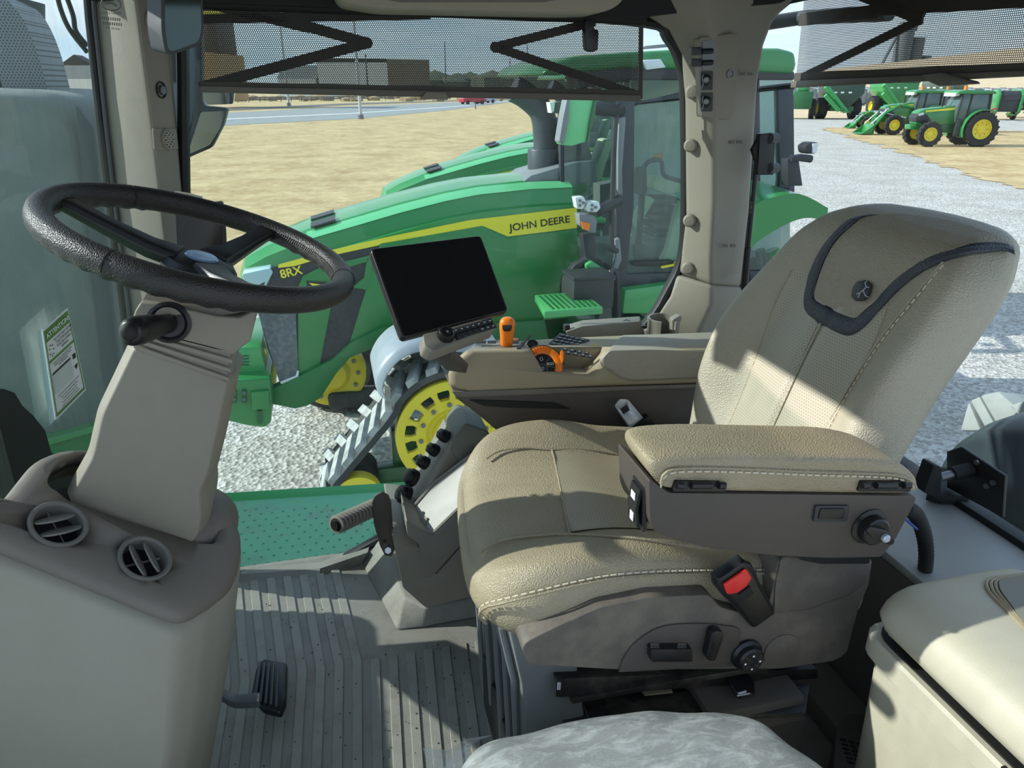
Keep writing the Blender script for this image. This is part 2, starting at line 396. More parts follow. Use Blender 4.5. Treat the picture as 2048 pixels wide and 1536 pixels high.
# ribs of the mat: raised rubber strips, kinked once
g = G()
def ribline(k, part):
    # k counts strips; two measured lines give the spacing
    f0, f1 = U(565, 1157, Z=0), U(630, 1147, Z=0); k0, k1 = U(596, 1308, Z=0), U(668, 1304, Z=0); n0, n1 = U(579, 1536, Z=0), U(661, 1536, Z=0)
    a = f0.x+(f1.x-f0.x)*k/2; b = k0.x+(k1.x-k0.x)*k/2; c = n0.x+(n1.x-n0.x)*k/2
    return a, b, c
for k in range(-5, 11):
    a, b, c = ribline(k, 0); a2, b2, c2 = ribline(k+.52, 0)
    yf = 1.745 if k < 4 else 1.40
    kk = (1.41-1.03)
    pts = []
    if k < 4:
        pts = [(a, yf, 0), (b, 1.37, 0), (b+(c-b)*.5, 1.2, 0), (c, 1.03, 0), (c, .3, 0), (c2, .3, 0), (c2, 1.03, 0), (b2+(c2-b2)*.5, 1.2, 0), (b2, 1.37, 0), (a2, yf, 0)]
    else:
        pts = [(b, 1.37, 0), (b+(c-b)*.5, 1.2, 0), (c, 1.03, 0), (c, .3, 0), (c2, .3, 0), (c2, 1.03, 0), (b2+(c2-b2)*.5, 1.2, 0), (b2, 1.37, 0)]
    g.slab(pts, (0, 0, .0035))
mt = g.done('floor_mat', RIBM, bevel=.0012, seg=1, label='grey ribbed rubber mat on the cab floor', category='mat')
# crumbs on the mat stay stuff
g = G()
for i in range(150):
    x = random.uniform(-.35, .3); y = random.uniform(1.0, 1.7 if x < .02 else 1.4)
    g.sph((x, y, .004), random.uniform(.0008, .0022), n=6)
g.done('dirt_crumb', mat('dark_crumb', (70, 62, 50), .9), label='dark crumbs of dirt scattered over the ribbed mat', category='dirt', kind='stuff')

# right window: pane, black seal, low sill
WPATH = [(364, 60), (352, 30), (380, 8), (900, 20), (1280, 42), (1335, 75), (1362, 130), (1370, 200), (1371, 430), (1362, 520), (1335, 580), (1290, 650), (1150, 800), (960, 960), (745, 1085), (640, 1137), (500, 1155), (480, 1150), (440, 1120), (400, 900), (372, 480)]
wp = cr(US(WPATH, Y=WY), 4, True)
struct(G().tube(wp, .013, 8, True, 1.4), 'window_1', mat('window_seal', (14, 15, 15), .5), label='black rubber seal round the big right side window')
gl = struct(G().slab([p+V3((0, .004, 0)) for p in wp], (0, .004, 0)), 'window_2', GLASS, ang=10, label='large right side window pane')
# windshield: pane in front of the crew, with black border
WSX = [(1.79, -.425), (1.70, -.465), (1.6, -.497), (1.45, -.54), (1.3, -.568), (1.05, -.59), (.6, -.565), (.25, -.45)]
def WS(y, z): return V3((lerp(sorted(WSX), y)-.03*(1.47-z), y, z))
g = G().loft([[WS(y, -.02) for y, _ in WSX], [WS(y, 1.47) for y, _ in WSX]], caps=False, closed=False)
struct(g, 'window_3', GLASSD, ang=60, label='dusty windshield pane')
WP0 = V3((-.425, 1.79, 1.0)); WN = V3((.49, -.19, -.0)).normalized()
WN2 = V3((-.54+.425, 1.45-1.79, 0)).cross(V3((.03, 0, 1))).normalized()
def onWS(px, py, off=.006):
    return UPL(px, py, WP0, WN2)+(-WN2 if WN2.x < 0 else WN2)*off
fr = [onWS(px, py, .002) for px, py in [(250, 985), (96, 905), (84, 862), (60, 832), (38, 812), (22, 786), (0, 778), (-60, 775), (-60, 1100), (250, 1100)]]
struct(G().slab(fr, (.004, 0, 0)), 'trim_1', mat('black_frit', (22, 28, 24), .5), label='black ceramic border at the foot of the windshield')
g = G().tube(US([(170, -60), (178, 40), (200, 250), (226, 470), (246, 620), (262, 800)], Y=1.775), .0075, 8)
struct(g, 'trim_2', mat('black_gasket', (16, 16, 17), .45), label='black gasket between windshield and front pillar')
g = G().tube(US([(182, -60), (190, 40), (212, 250), (238, 470), (257, 620), (272, 800)], Y=1.77), .005, 8)
struct(g, 'trim_3', mat('grey_gasket', (74, 76, 78), .4), label='grey lip beside the black windshield gasket')

# front pillar, two facets, curving at the foot
def pillar(rows, name, m, label, back):
    g = G(); rings = []
    for r_ in rows:
        rings.append([U(*r_[0], Y=WY-.02), U(*r_[1], Y=WY-.10), U(*r_[2], Y=WY-.02), U(*r_[2], Y=WY+back), U(*r_[0], Y=WY+back)])
    g.loft(rings); return struct(g, name, m, bevel=.012, seg=3, label=label)
pillar([[(168, -120), (240, -120), (318, -120)], [(187, 0), (272, 0), (333, 0)], [(207, 200), (298, 200), (349, 200)], [(229, 400), (322, 400), (366, 400)], [(262, 660), (352, 660), (388, 660)], [(300, 900), (388, 900), (420, 900)], [(330, 1120), (420, 1120), (452, 1120)]],
       'trim_4', BEIGE, 'beige front pillar with speaker and round bolt recess', .01)
# rear pillar (C): flared at the top and foot
pillar([[(1225, -80), (1420, -80), (1640, -80)], [(1285, 28), (1420, 20), (1585, 0)], [(1335, 60), (1424, 60), (1545, 40)], [(1362, 110), (1428, 110), (1526, 90)], [(1370, 200), (1428, 200), (1515, 160)], [(1372, 430), (1428, 400), (1497, 420)], [(1362, 520), (1422, 520), (1484, 540)], [(1358, 545), (1424, 572), (1480, 575)]],
       'trim_5', BEIGE, 'beige rear pillar with round buttons and socket panel', .01)
pillar([[(1354, 548), (1424, 570), (1482, 572)], [(1338, 592), (1424, 610), (1487, 610)], [(1300, 650), (1400, 660), (1520, 680)], [(1180, 720), (1380, 760), (1640, 760)], [(1100, 900), (1350, 980), (1640, 980)]],
       'trim_6', BEIGE, 'flared beige foot of the rear pillar behind the console', .01)
# roof, headliner
struct(G().slab([(-.50, .12, 1.49), (1.30, .12, 1.49), (1.30, 1.86, 1.49), (-.50, 1.86, 1.49)], (0, 0, .16)), 'ceiling', mat('headliner', (120, 112, 100), .8), bevel=.02, label='beige headliner of the cab roof')
hp = US([(180, -60), (1600, -60), (1600, -12), (1560, 6), (1300, 32), (1285, 44), (900, 28), (640, 14), (395, 4), (180, 0)], Y=1.74)
struct(G().slab(hp, (0, .05, 0)), 'trim_7', BLACKM, label='black rail above the right side blind')
hp = rpoly(US([(655, -80), (1262, -80), (1250, 2), (1215, 24), (1150, 26), (760, 18), (675, 4)], Y=1.60), .02)
struct(G().slab(hp, (0, .13, 0)), 'trim_8', mat('headliner_light', (150, 142, 124), .7), bevel=.012, label='pale roof console above the blind')
struct(G().slab(US([(760, -4), (1130, -4), (1090, 4), (800, 4)], Y=1.595), (0, .02, 0)), 'trim_9', DGREYP, label='dark recess in the pale roof console')
# rear window
RX = 1.25
rwx = [(1.10, 1.835), (1.17, 1.80), (1.225, 1.72), (1.255, 1.60), (1.265, 1.45), (1.265, .2)]
struct(G().loft([[(x, y, .43) for x, y in rwx], [(x, y, 1.49) for x, y in rwx]], caps=False, closed=False), 'window_4', GLASS, ang=80, label='rear window pane')
g = G()
g.slab([(RX-.01, .2, .40), (RX-.01, 1.80, .40), (RX-.01, 1.80, .435), (RX-.01, .2, .435)], (.035, 0, 0))
struct(g, 'trim_10', mat('sill_seal', (20, 21, 22), .5), bevel=.003, label='black seal along the foot of the rear window')
g = G().slab(rpoly([U(1498, -80, Y=WY+.0), U(1522, -80, Y=WY), U(1517, 160, Y=WY), U(1502, 330, Y=WY), U(1500, 600, Y=WY), U(1470, 760, Y=WY), U(1450, 760, Y=WY)], .01), (0, .05, 0))
g.slab(US([(1512, 30), (1560, -20), (1640, -40), (1640, -5), (1580, 8), (1530, 50)], Y=WY), (0, .04, 0))
struct(g, 'trim_11', mat('rear_seal', (12, 13, 14), .5), label='black seal beside the rear pillar')
# rear shelf, wall below window
g = G().slab([(.98, .12, .40), (RX+.02, .12, .40), (RX+.02, 1.8, .40), (.98, 1.8, .40)], (0, 0, .02))
struct(g, 'trim_12', mat('shelf_grey', (150, 152, 150), .5, var=(5, (128, 128, 124), .4)), bevel=.006, label='grey shelf below the rear window')
g = G().slab([(1.0, .12, 0), (1.0, 1.8, 0), (.98, 1.8, .40), (.98, .12, .40)], (.04, 0, 0))
struct(g, 'wall_back', mat('back_wall', (98, 96, 92), .7), label='grey lower rear wall behind the seat')
g = G().slab([(.90, .12, .0), (1.0, .12, 0), (1.0, 1.8, 0), (.90, 1.8, 0)], (0, 0, .05))
struct(g, 'trim_13', mat('rear_step', (112, 108, 100), .7), bevel=.01, label='low step at the foot of the rear wall')
# right lower wall under the console
g = G().slab([(.15, 1.80, 0), (1.28, 1.80, 0), (1.28, 1.80, .60), (1.0, 1.80, .60), (.62, 1.8, .40), (.28, 1.80, .1)], (0, .04, 0))
struct(g, 'wall_right', GREYP, label='grey lower right wall behind the console')
# own roof stays thick and level; own side body below the floor keeps daylight out
struct(G().slab([(-.60, .12, -.07), (1.35, .12, -.07), (1.35, 1.84, -.07), (-.60, 1.84, -.07)], (0, 0, -.5)), 'wall_under', mat('underbody', (40, 60, 46), .7), label='underside of the cab')
# ================================================================ operator seat
YC = 1.05
seat = thing('operator_seat', 'large beige leather operator seat with high backrest, facing the steering wheel', 'seat', (.55, YC, 0))
XF = [(.50, .700), (.60, .738), (.70, .772), (.85, .821), (.95, .852), (1.0, .872), (1.03, .898), (1.048, .93), (1.056, .97)]
XB = [(.50, .79), (.60, .825), (.67, .85), (.81, .912), (.90, .955), (1.0, 1.005), (1.03, 1.02), (1.048, 1.015), (1.056, .99)]
WB = [(.50, .215), (.6, .240), (.68, .256), (.78, .256), (.87, .246), (.94, .232), (.99, .218), (1.03, .19), (1.048, .15), (1.056, .09)]
PB = [(.50, .02), (.62, .040), (.72, .060), (.80, .062), (.86, .052), (.93, .03), (1.0, .012), (1.04, .0)]
def yc(z): return YC-.030*sm(.78, 1.0, z)
def sm(a, b, x):
    t = max(0, min(1, (x-a)/(b-a))); return t*t*(3-2*t)
def back_x(y, z):
    w_ = lerp(WB, z); s = max(-1, min(1, (y-yc(z))/w_)); a = abs(s)
    x = lerp(XF, z)-lerp(PB, z)*sm(.42, .86, a)
    th = lerp(XB, z)-x
    x += th*.55*(max(0, (a-.84)/.16))**2.6
    x += .004*math.exp(-((s)/.035)**2)*(1 if z < .9 else 0)     # sewn centre groove
    x -= .010*sm(.5, 0, a)*sm(.5, .7, z)*sm(.95, .8, z)
    return x
def ring(z):
    w_ = lerp(WB, z); xb = lerp(XB, z); pts = []
    N = 40
    for i in range(N+1):
        s = -1+2*i/N; s = math.copysign(abs(s)**.9, s); y = yc(z)+s*w_; pts.append((back_x(y, z), y, z))
    for i in range(1, 12):
        s = 1-2*i/12; pts.append((xb-.03*abs(s)**3, yc(z)+s*w_*.985, z))
    return pts
zs = [.49, .52, .56, .6, .64, .68, .72, .76, .8, .84, .88, .91, .94, .965, .985, 1.0, 1.015, 1.03, 1.04, 1.048, 1.053, 1.056]
g = G().loft([ring(z) for z in zs])
g.done('backrest', LEATHB, seat, ang=60, sub=1, label='pale leather backrest')
def onback(px, py, off=.003):
    d = ray(px, py); lo, hi = .6, 1.8; prev = None
    t = lo
    while t < hi:
        p = OR+d*t
        if p.z < 1.056 and abs(p.y-yc(p.z)) < lerp(WB, p.z)*1.0 and p.x-back_x(p.y, p.z) > 0: break
        t += .004
    a, b = t-.004, t
    for _ in range(14):
        m_ = (a+b)/2; p = OR+d*m_
        if p.x-back_x(p.y, p.z) > 0: b = m_
        else: a = m_
    p = OR+d*b
    return V3((p.x-off, p.y, p.z))
def onb(y, z, off): return V3((back_x(y, z)-off, y, z))
# perforated inserts, left and right of the centre seam
def patch(yf0, yf1, z0, z1, name, m, off, lab=None, thick=.004, nu=14, nv=22):
    g = G(); rows = []
    for j in range(nv+1):
        z = z0+(z1-z0)*j/nv; a, b = yf0(z), yf1(z)
        rows.append([onb(a+(b-a)*i/nu, z, off*(1 if 0 < i < nu and 0 < j < nv else .1)) for i in range(nu+1)])
    g.loft(rows, caps=False, closed=False)
    o = g.done(name, m, seat, ang=60)
    if lab: o['label'] = lab
    return o
insw = lambda z: lerp([(.5, .118), (.7, .124), (.85, .132), (.95, .118)], z)
patch(lambda z: YC-insw(z), lambda z: YC-.004, .505, .93, 'insert', PERFB, .0035, 'pale perforated leather panel')
patch(lambda z: YC+.004, lambda z: YC+insw(z), .505, .93, 'insert', PERFB, .0035, 'pale perforated leather panel')
# headrest: black trim band and beige pad, following the shell
outer = [(1700, 437), (1672, 460), (1643, 495), (1620, 540), (1606, 590), (1608, 622), (1628, 642), (1662, 662), (1695, 674), (1722, 662), (1752, 632), (1782, 596), (1822, 560), (1872, 530), (1930, 512), (1980, 505), (2010, 503)]
inner = [(1727, 434), (1700, 455), (1672, 482), (1650, 520), (1634, 565), (1630, 592), (1642, 604), (1668, 618), (1706, 633), (1724, 624), (1745, 600), (1772, 565), (1812, 532), (1860, 505), (1915, 490), (1968, 484), (2004, 488)]
outer = [(1738, 428)]+outer[:-1]+[(2012, 503), (2030, 510)]
inner = [(1758, 430)]+inner[:-1]+[(2006, 486), (2027, 492)]
c2 = lambda P_: [(v.x, v.y) for v in cr([V3((p[0], p[1], 0)) for p in P_], 4)]
o2, i2 = c2(outer), c2(inner)
def onbk(px, py, off):
    p = onback(px, py, off=0); d = (p-OR)
    if d.length > 2.4: return None
    return p-d.normalized()*off
rows = []
for k, o_ in ((0, .0), (.1, .006), (.3, .010), (.5, .0115), (.7, .010), (.9, .006), (1, 0)):
    rr = []
    for a_, b_ in zip(o2, i2):
        q_ = onbk(a_[0]+(b_[0]-a_[0])*k, a_[1]+(b_[1]-a_[1])*k, o_+.001)
        rr.append(q_ if q_ is not None else (rr[-1] if rr else onb(YC, 1.0, 0)))
    rows.append(rr)
pi = [onback(x_, y_, off=0) for x_, y_ in i2][6:-8]
G().loft(rows, caps=False, closed=False).done('headrest_band', LEATHK, seat, ang=60, label='charcoal leather band round the headrest pad')
# pad inside the band
top2 = c2([(1758, 430), (1800, 428), (1860, 434), (1920, 446), (1975, 464), (2010, 480), (2024, 490)])
N_ = 40
def samp(P_, s_):
    x_ = s_*(len(P_)-1); i_ = min(int(x_), len(P_)-2); t_ = x_-i_
    return P_[i_][0]*(1-t_)+P_[i_+1][0]*t_, P_[i_][1]*(1-t_)+P_[i_+1][1]*t_
rows = []
for k in range(11):
    t = k/10; rr = []
    for i in range(1, N_):
        s_ = i/N_; A_ = samp(i2, s_); B_ = samp(top2, s_)
        q_ = onbk(A_[0]*(1-t)+B_[0]*t, A_[1]*(1-t)+B_[1]*t, .0075+.003*min(1, t*4, (1-t)*6))
        rr.append(q_ if q_ is not None else (rr[-1] if rr else V3((.95, 1.05, 1.0))))
    rows.append(rr)
G().loft(rows, caps=False, closed=False).done('headrest_pad', mat('headrest_leather', (160, 152, 132), .42, bump=(420, .55, 'v')), seat, ang=60, label='beige leather headrest pad')
# emblem on the pad
ep = [onback(*p, off=.0) for p in [(1716, 566), (1737, 562), (1746, 570), (1743, 588), (1731, 602), (1716, 600), (1707, 592), (1709, 576)]]
c_ = sum(ep, V3())/len(ep)
nrm = (ep[2]-ep[6]).cross(ep[0]-ep[4]).normalized(); nrm = -nrm if nrm.x > 0 else nrm
ep = [UPL(*p, c_+nrm*.010, nrm) for p in [(1718, 564), (1737, 561), (1746, 570), (1742, 588), (1731, 602), (1714, 603), (1706, 594), (1709, 576)]]
eb = G().slab([p for p in rpoly(ep, .003)], nrm*.005).done('emblem', CHARC, seat, bevel=.001, label='dark oval emblem with a leaping deer')
for lp in ([(1716, 596), (1720, 586), (1727, 580), (1733, 574), (1738, 575)], [(1727, 580), (1730, 590), (1735, 594)], [(1720, 586), (1713, 588)], [(1733, 574), (1730, 566), (1734, 562)]):
    G().tube([UPL(x_, y_, c_+nrm*.0152, nrm) for x_, y_ in lp], .0011, 6).done('deer_mark', mat('pale_mark', (170, 176, 184), .5), eb)
# seams and stitches
def dashed(pts, r, dash, gap, name='stitching', m=STITCH, par=None, up=None):
    P = cr(pts, 6); g = G(); acc = 0; cur = [P[0]]; on = True
    for a, b in zip(P, P[1:]):
        l = (b-a).length; s = 0
        while l-s > 1e-6:
            need = (dash if on else gap)-acc
            if s+need <= l:
                s += need; pt = a.lerp(b, s/l)
                if on: cur.append(pt); g.cyl(cur[0], cur[-1], r, n=5)
                cur = [pt]; acc = 0; on = not on
            else: acc += l-s; s = l
    return g.done(name, m, par or seat)
st = [onb(YC-.205*lerp(WB, z)/.26-.0, z, .0025) for z in (.56, .62, .68, .74, .80, .86, .92, .96, 1.0)]
st = [onback(*p, off=.002) for p in [(1640, 893), (1662, 850), (1692, 797), (1730, 735), (1773, 671), (1830, 600), (1893, 525)]]
dashed(st, .0013, .008, .004)
G().tube([p+V3((.001, .006, 0)) for p in cr(st, 4)], .0016, 6).done('seam', LEATHB, seat)
G().tube(cr([onb(YC-.002, z, .003) for z in (.51, .6, .7, .8, .87)], 5), .0022, 6).done('seam', LEATHB, seat)
for s_ in (-1, 1):
    G().tube(cr([onb(YC+s_*insw(z), z, -.001) for z in (.51, .6, .7, .8, .87, .93)], 5), .0025, 6).done('seam', LEATH, seat)
# ---- cushion
CXa, CXb, CY0, CY1 = .145, .80, .785, 1.30
def cush_z(x, y):
    s = abs((y-YC+.005)/.26); z = .598
    z += .034*sm(.42, .88, s)
    z -= .030*max(0, (.33-x)/.19)**2
    z -= .17*max(0, x-.34)**1.0*sm(.30,.50,x)
    return z
def rect(ins, z=None, top=False, n=12):
    x0, x1, y0, y1 = CXa+ins, CXb-ins*.5, CY0+ins, CY1-ins; r0 = max(.02, .14-ins*.5)
    base = rpoly([(x0, y0, 0), (x1, y0, 0), (x1, y1, 0), (x0, y1, 0)], [r0, .03, .03, r0], 8)
    # even resample
    P = base+[base[0]]; Ls = [0]
    for a, b in zip(P, P[1:]): Ls.append(Ls[-1]+(b-a).length)
    N = 96; out = []
    for i in range(N):
        d = Ls[-1]*i/N; k = max(j for j in range(len(Ls)-1) if Ls[j] <= d+1e-9); t = (d-Ls[k])/max(1e-9, Ls[k+1]-Ls[k]); p = P[k].lerp(P[k+1], t)
        zz = z if z is not None else cush_z(p.x, p.y)
        if z is not None and not top: zz -= .02*max(0, (.35-p.x)/.2)**2 if z > .53 else 0
        fx_ = max(0, 1-(p.x-CXa)/.35); out.append(V3((p.x+(.065*(p.y-CY0)/(CY1-CY0)-.012*math.sin((p.y-CY0)/(CY1-CY0)*math.pi))*fx_, p.y, zz-(.17*max(0, p.x-.34)*sm(.30,.50,p.x) if z is not None else 0))))
    return out
rings = [rect(.10, .478), rect(.04, .484), rect(.012, .50), rect(.0, .53), rect(.0, .56), rect(.004, .585)]
for ins, dz in ((.014, -.014), (.026, -.006), (.04, -.001), (.06, 0), (.085, 0), (.11, 0), (.14, 0), (.17, 0), (.2, 0), (.23, 0), (.25, 0)):
    rings.append([V3((p.x, p.y, p.z+dz)) for p in rect(ins)])
G().loft(rings).done('cushion', LEATH, seat, ang=70, sub=1, label='beige leather seat cushion')
def onc(px, py, off=.002):
    d = ray(px, py); t = .6
    while t < 2.2:
        p = OR+d*t
        if p.z-cush_z(p.x, p.y) < 0: break
        t += .002
    return V3((p.x, p.y, cush_z(p.x, p.y)+off))
# piping between the panels
for pts in ([(1104, 902), (1112, 935), (1122, 985), (1133, 1040), (1140, 1072)],
            [(972, 920), (1000, 905), (1050, 898), (1104, 902), (1180, 903), (1250, 915), (1300, 925)],
            [(960, 1108), (980, 1095), (1010, 1082), (1080, 1073), (1140, 1071), (1250, 1077), (1350, 1090), (1450, 1105)]):
    G().tube(cr([onc(*p, off=.0022) for p in pts], 5), .0022, 6).done('seam', LEATH, seat)
# perforated rear panel of the cushion
A = cr([onc(*p, 0) for p in [(1108, 906), (1116, 950), (1126, 1000), (1136, 1045), (1143, 1067)]], 3)
rows = []
for k in range(17):
    t = k/16; rows.append([V3((a.x+(.70-a.x)*t, a.y, cush_z(a.x+(.70-a.x)*t, a.y)+.0035)) for a in A])
G().loft(rows, caps=False, closed=False).done('insert', PERFC, seat, ang=60, label='perforated centre panel of the cushion')
# stitch line round the front and near side
sx = []
for p in [(972, 1262), (962, 1235), (968, 1200), (990, 1172), (1030, 1150), (1080, 1135), (1150, 1122), (1230, 1122), (1330, 1130), (1430, 1146), (1520, 1160)]:
    sx.append(U(*p, Y=CY0+.004) if p[0] > 1080 else None)
sz = [(.156, .845, .50), (.150, .84, .53), (.158, .825, .56), (.19, .803, .588), (.24, .7905, .600), (.32, .787, .605), (.45, .787, .603), (.6, .787, .600)]
zz = [(.172, .850, .512), (.160, .842, .535), (.166, .828, .560), (.190, .808, .580), (.235, .797, .594), (.30, .793, .603), (.36, .793, .603), (.45, .793, .592), (.62, .793, .563)]
dashed([V3(p) for p in zz], .0013, .008, .004)
G().tube([V3(p)+V3((.0, -.002, -.005)) for p in cr([V3(p) for p in zz], 4)], .0022, 6).done('seam', LEATH, seat)
# ---- lower side panel (controls)
PY = .765
pp = rpoly(US([(1043, 1300), (1052, 1284), (1110, 1255), (1200, 1215), (1300, 1195), (1420, 1190), (1440, 1215), (1500, 1230), (1535, 1222), (1545, 1180), (1556, 1120), (1745, 1120), (1738, 1170), (1718, 1215), (1706, 1260), (1694, 1306), (1670, 1322), (1560, 1338), (1240, 1340), (1060, 1330)], Y=PY), .008, 3)
sp = G().slab(pp, (0, .075, 0)).done('side_panel', DUSTP, seat, bevel=.009, seg=3, bang=35, label='dusty brown-grey lower side panel with switches')
rec = cr(US([(1236, 1342), (1248, 1310), (1275, 1278), (1320, 1252), (1380, 1245), (1440, 1248), (1480, 1262), (1462, 1330)], Y=PY), 4)
G().slab([p+V3((0, -.0035, 0)) for p in rec], (0, .004, 0)).done('switch_plate', BROWNP, sp, bevel=.0015)
def pxbox(px0, py0, px1, py1, Y, th, r=.004):
    return rpoly(US([(px0, py0), (px1, py0), (px1, py1), (px0, py1)], Y=Y), r)
G().slab(pxbox(1294, 1286, 1377, 1311, PY-.004, 0), (0, -.014, 0)).done('slide_switch', BLACKP, sp, bevel=.003, label='long black seat slide switch')
for x0 in (1302, 1356):
  g = G()
  g.slab(US([(x0, 1287), (x0+16, 1287), (x0+16, 1288.2), (x0, 1288.2)], Y=PY-.0192), (0, -.0006, 0))
  for i in range(6):
    g.bar(U(x0+i*3, 1287, Y=PY-.0185), U(x0+i*3, 1296, Y=PY-.0185), .0008, .0008)
  g.done('grip_ridges', DSTEEL, sp)
G().slab(rpoly(US([(1414, 1254), (1424, 1249), (1437, 1252), (1438, 1262), (1424, 1305), (1420, 1310), (1406, 1308), (1404, 1300)], Y=PY-.004), .003), (0, -.014, 0)).done('recline_switch', BLACKP, sp, bevel=.003, label='tall black backrest switch')
kc = U(1490, 1305, Y=PY)
g = G().lathe([(.0, .0), (.026, 0), (.026, .006), (.022, .010), (.021, .018), (.018, .021), (.007, .021), (.0065, .0195), (0, .0195)], kc+V3((0, -.001, 0)), (0, -1, .05), 36)
kn = g.done('lumbar_knob', BLACKP, sp, label='round black lumbar control knob')
for k in range(4):
    a = math.pi/4+k*math.pi/2; c_ = kc+V3((math.cos(a)*.012, -.0225, math.sin(a)*.012))
    G().bar(c_-V3((math.cos(a)*.006, 0, math.sin(a)*.006)), c_+V3((math.cos(a)*.006, 0, math.sin(a)*.006)), .0006, .0006).done('knob_line', DSTEEL, kn)
    a += math.pi/4; c_ = kc+V3((math.cos(a)*.0125, -.0225, math.sin(a)*.0125))
    G().box(c_, (.003, .0006, .003)).done('knob_symbol', WHITE, kn)
G().lathe([(.0305, 0), (.0305, .0015), (.029, .0022), (0, .0022)], U(1562, 1300, Y=PY), (0, -1, 0), 40).done('cover_disc', DUSTP, sp, label='round blank cover disc')
# upper rear housing of the seat frame, sloping shoulder
g = G().loft([US([(1560, 1112), (1745, 1118), (1735, 1165), (1700, 1192), (1620, 1222), (1545, 1232), (1548, 1175)], Y=PY-.004), US([(1590, 1112), (1745, 1116), (1730, 1150), (1690, 1165), (1600, 1168), (1572, 1168), (1578, 1140)], Y=PY+.06)])
g.done('frame_shoulder', DUSTP, seat, bevel=.006)
# ---- buckle
bk = thing('seat_belt_buckle', 'black seat belt buckle with red release button beside the cushion', 'buckle', U(1490, 1170, Y=.775))
def bxf(px0, py0, px1, py1, Y, wid):
    a = U(px0, py0, Y=Y); b = U(px1, py1, Y=Y); return a, b
a = U(1456, 1136, Y=.755); b = U(1522, 1232, Y=.765)
ax = (b-a).normalized(); sd_ = V3((0, 1, 0)); up_ = ax.cross(V3((0, -1, 0))).normalized()
def bpt(u, v, w): return a+ax*u+up_*v+V3((0, w, 0))
L_ = (b-a).length
rings = []
for u, hw in ((-.004, .024), (.012, .0305), (.035, .0295), (.06, .026), (L_, .022)):
    rings.append([bpt(u, -hw, -.006), bpt(u, -hw*.8, -.012), bpt(u, hw*.8, -.012), bpt(u, hw, -.006), bpt(u, hw, .010), bpt(u, -hw, .010)])
G().loft(rings).done('housing', BLACKP, bk, bevel=.003, seg=3)
rb = [bpt(.006, -.019, -.0125), bpt(.004, .020, -.0125), bpt(.026, .023, -.0125), bpt(.036, .010, -.0125), bpt(.036, -.006, -.0125), bpt(.028, -.019, -.0125)]
G().slab(rpoly(rb, .003), (0, -.0045, 0)).done('release_button', RED, bk, bevel=.0015, label='red release button')
G().slab([bpt(.044, -.010, -.0122), bpt(.044, .010, -.0122), bpt(.062, .009, -.0122), bpt(.062, -.009, -.0122)], (0, -.0015, 0)).done('label_plate', BLACKM, bk)
# ---- belt tongue on far side
tg = thing('seat_belt_tongue', 'bright steel seat belt tongue sticking up behind the far side of the cushion', 'seat belt', U(1270, 840, Y=1.33))
TY = 1.335
tp = rpoly(US([(1229, 812), (1240, 798), (1256, 799), (1292, 842), (1285, 862), (1266, 868)], Y=TY), .006)
o = G().slab(tp, (0, .003, 0)).done('tongue', STEEL, tg, bevel=.0008, label='bright steel tongue plate')
cut(o, G().slab([p+V3((0, -.01, 0)) for p in US([(1240, 818), (1254, 809), (1260, 821), (1247, 829)], Y=TY)], (0, .03, 0)))
G().slab(rpoly(US([(1262, 860), (1298, 832), (1312, 850), (1316, 868), (1300, 885), (1282, 880)], Y=TY-.008), .005), (0, .02, 0)).done('tongue_grip', BLACKP, tg, bevel=.003)
G().slab(rpoly(US([(1290, 868), (1322, 858), (1345, 872), (1382, 888), (1395, 930), (1330, 930), (1292, 890)], Y=TY-.004), .004), (0, .02, 0)).done('webbing_guide', BLACKM, tg, bevel=.003)
G().tube(US([(1288, 878), (1312, 858), (1330, 858), (1352, 884)], Y=TY-.012), .0022, 6).done('wire_bail', DSTEEL, tg)
# ---- near armrest with storage box
ar = thing('armrest_box', 'left armrest of the operator seat, beige pad over a dark storage box', 'armrest', U(1560, 1110, Y=.74))
AY = .70
ap = cr(US([(1303, 950), (1302, 932), (1312, 922), (1345, 916), (1420, 912), (1520, 913), (1640, 915), (1745, 918), (1808, 932), (1838, 958), (1843, 975), (1838, 990), (1740, 991), (1560, 988), (1345, 982), (1318, 968)], Y=AY), 3, True)
# pad: near outline to far outline, slightly different crown
c0 = sum(ap, V3())/len(ap)
rings = []
for dy, sc_, dz in ((0, .97, 0), (.006, 1., 0), (.03, 1.0, .001), (.07, .995, .001), (.098, .97, 0), (.108, .93, 0)):
    rings.append([V3((c0.x+(p.x-c0.x)*sc_, AY+dy, c0.z+(p.z-c0.z)*(sc_ if sc_ > .98 else sc_-.06)+dz)) for p in ap])
pad = G().loft(rings).done('pad', LEATH, ar, ang=70, sub=1, label='beige leather armrest pad')
stp = [V3((p.x, AY-.0008, p.z)) for p in US([(1322, 975), (1326, 958), (1345, 946), (1400, 943), (1500, 945), (1620, 950), (1720, 953), (1790, 957), (1822, 968), (1832, 982)], Y=AY-.001)]
dashed(stp, .0012, .0075, .004, par=pad)
G().tube([p+V3((0, .0005, .0045)) for p in cr(stp, 4)], .002, 6).done('seam', LEATH, pad)
hp = rpoly(US([(1298, 958), (1338, 986), (1832, 992), (1830, 1005), (1790, 1080), (1762, 1114), (1660, 1116), (1560, 1112), (1430, 1098), (1345, 1078), (1308, 1062), (1300, 1040)], Y=AY+.002), .005, 3)
o = G().slab(hp, (0, .10, 0)).done('storage_box', BROWNP, ar, bevel=.006, seg=3, bang=35, label='dark brown-grey storage box')
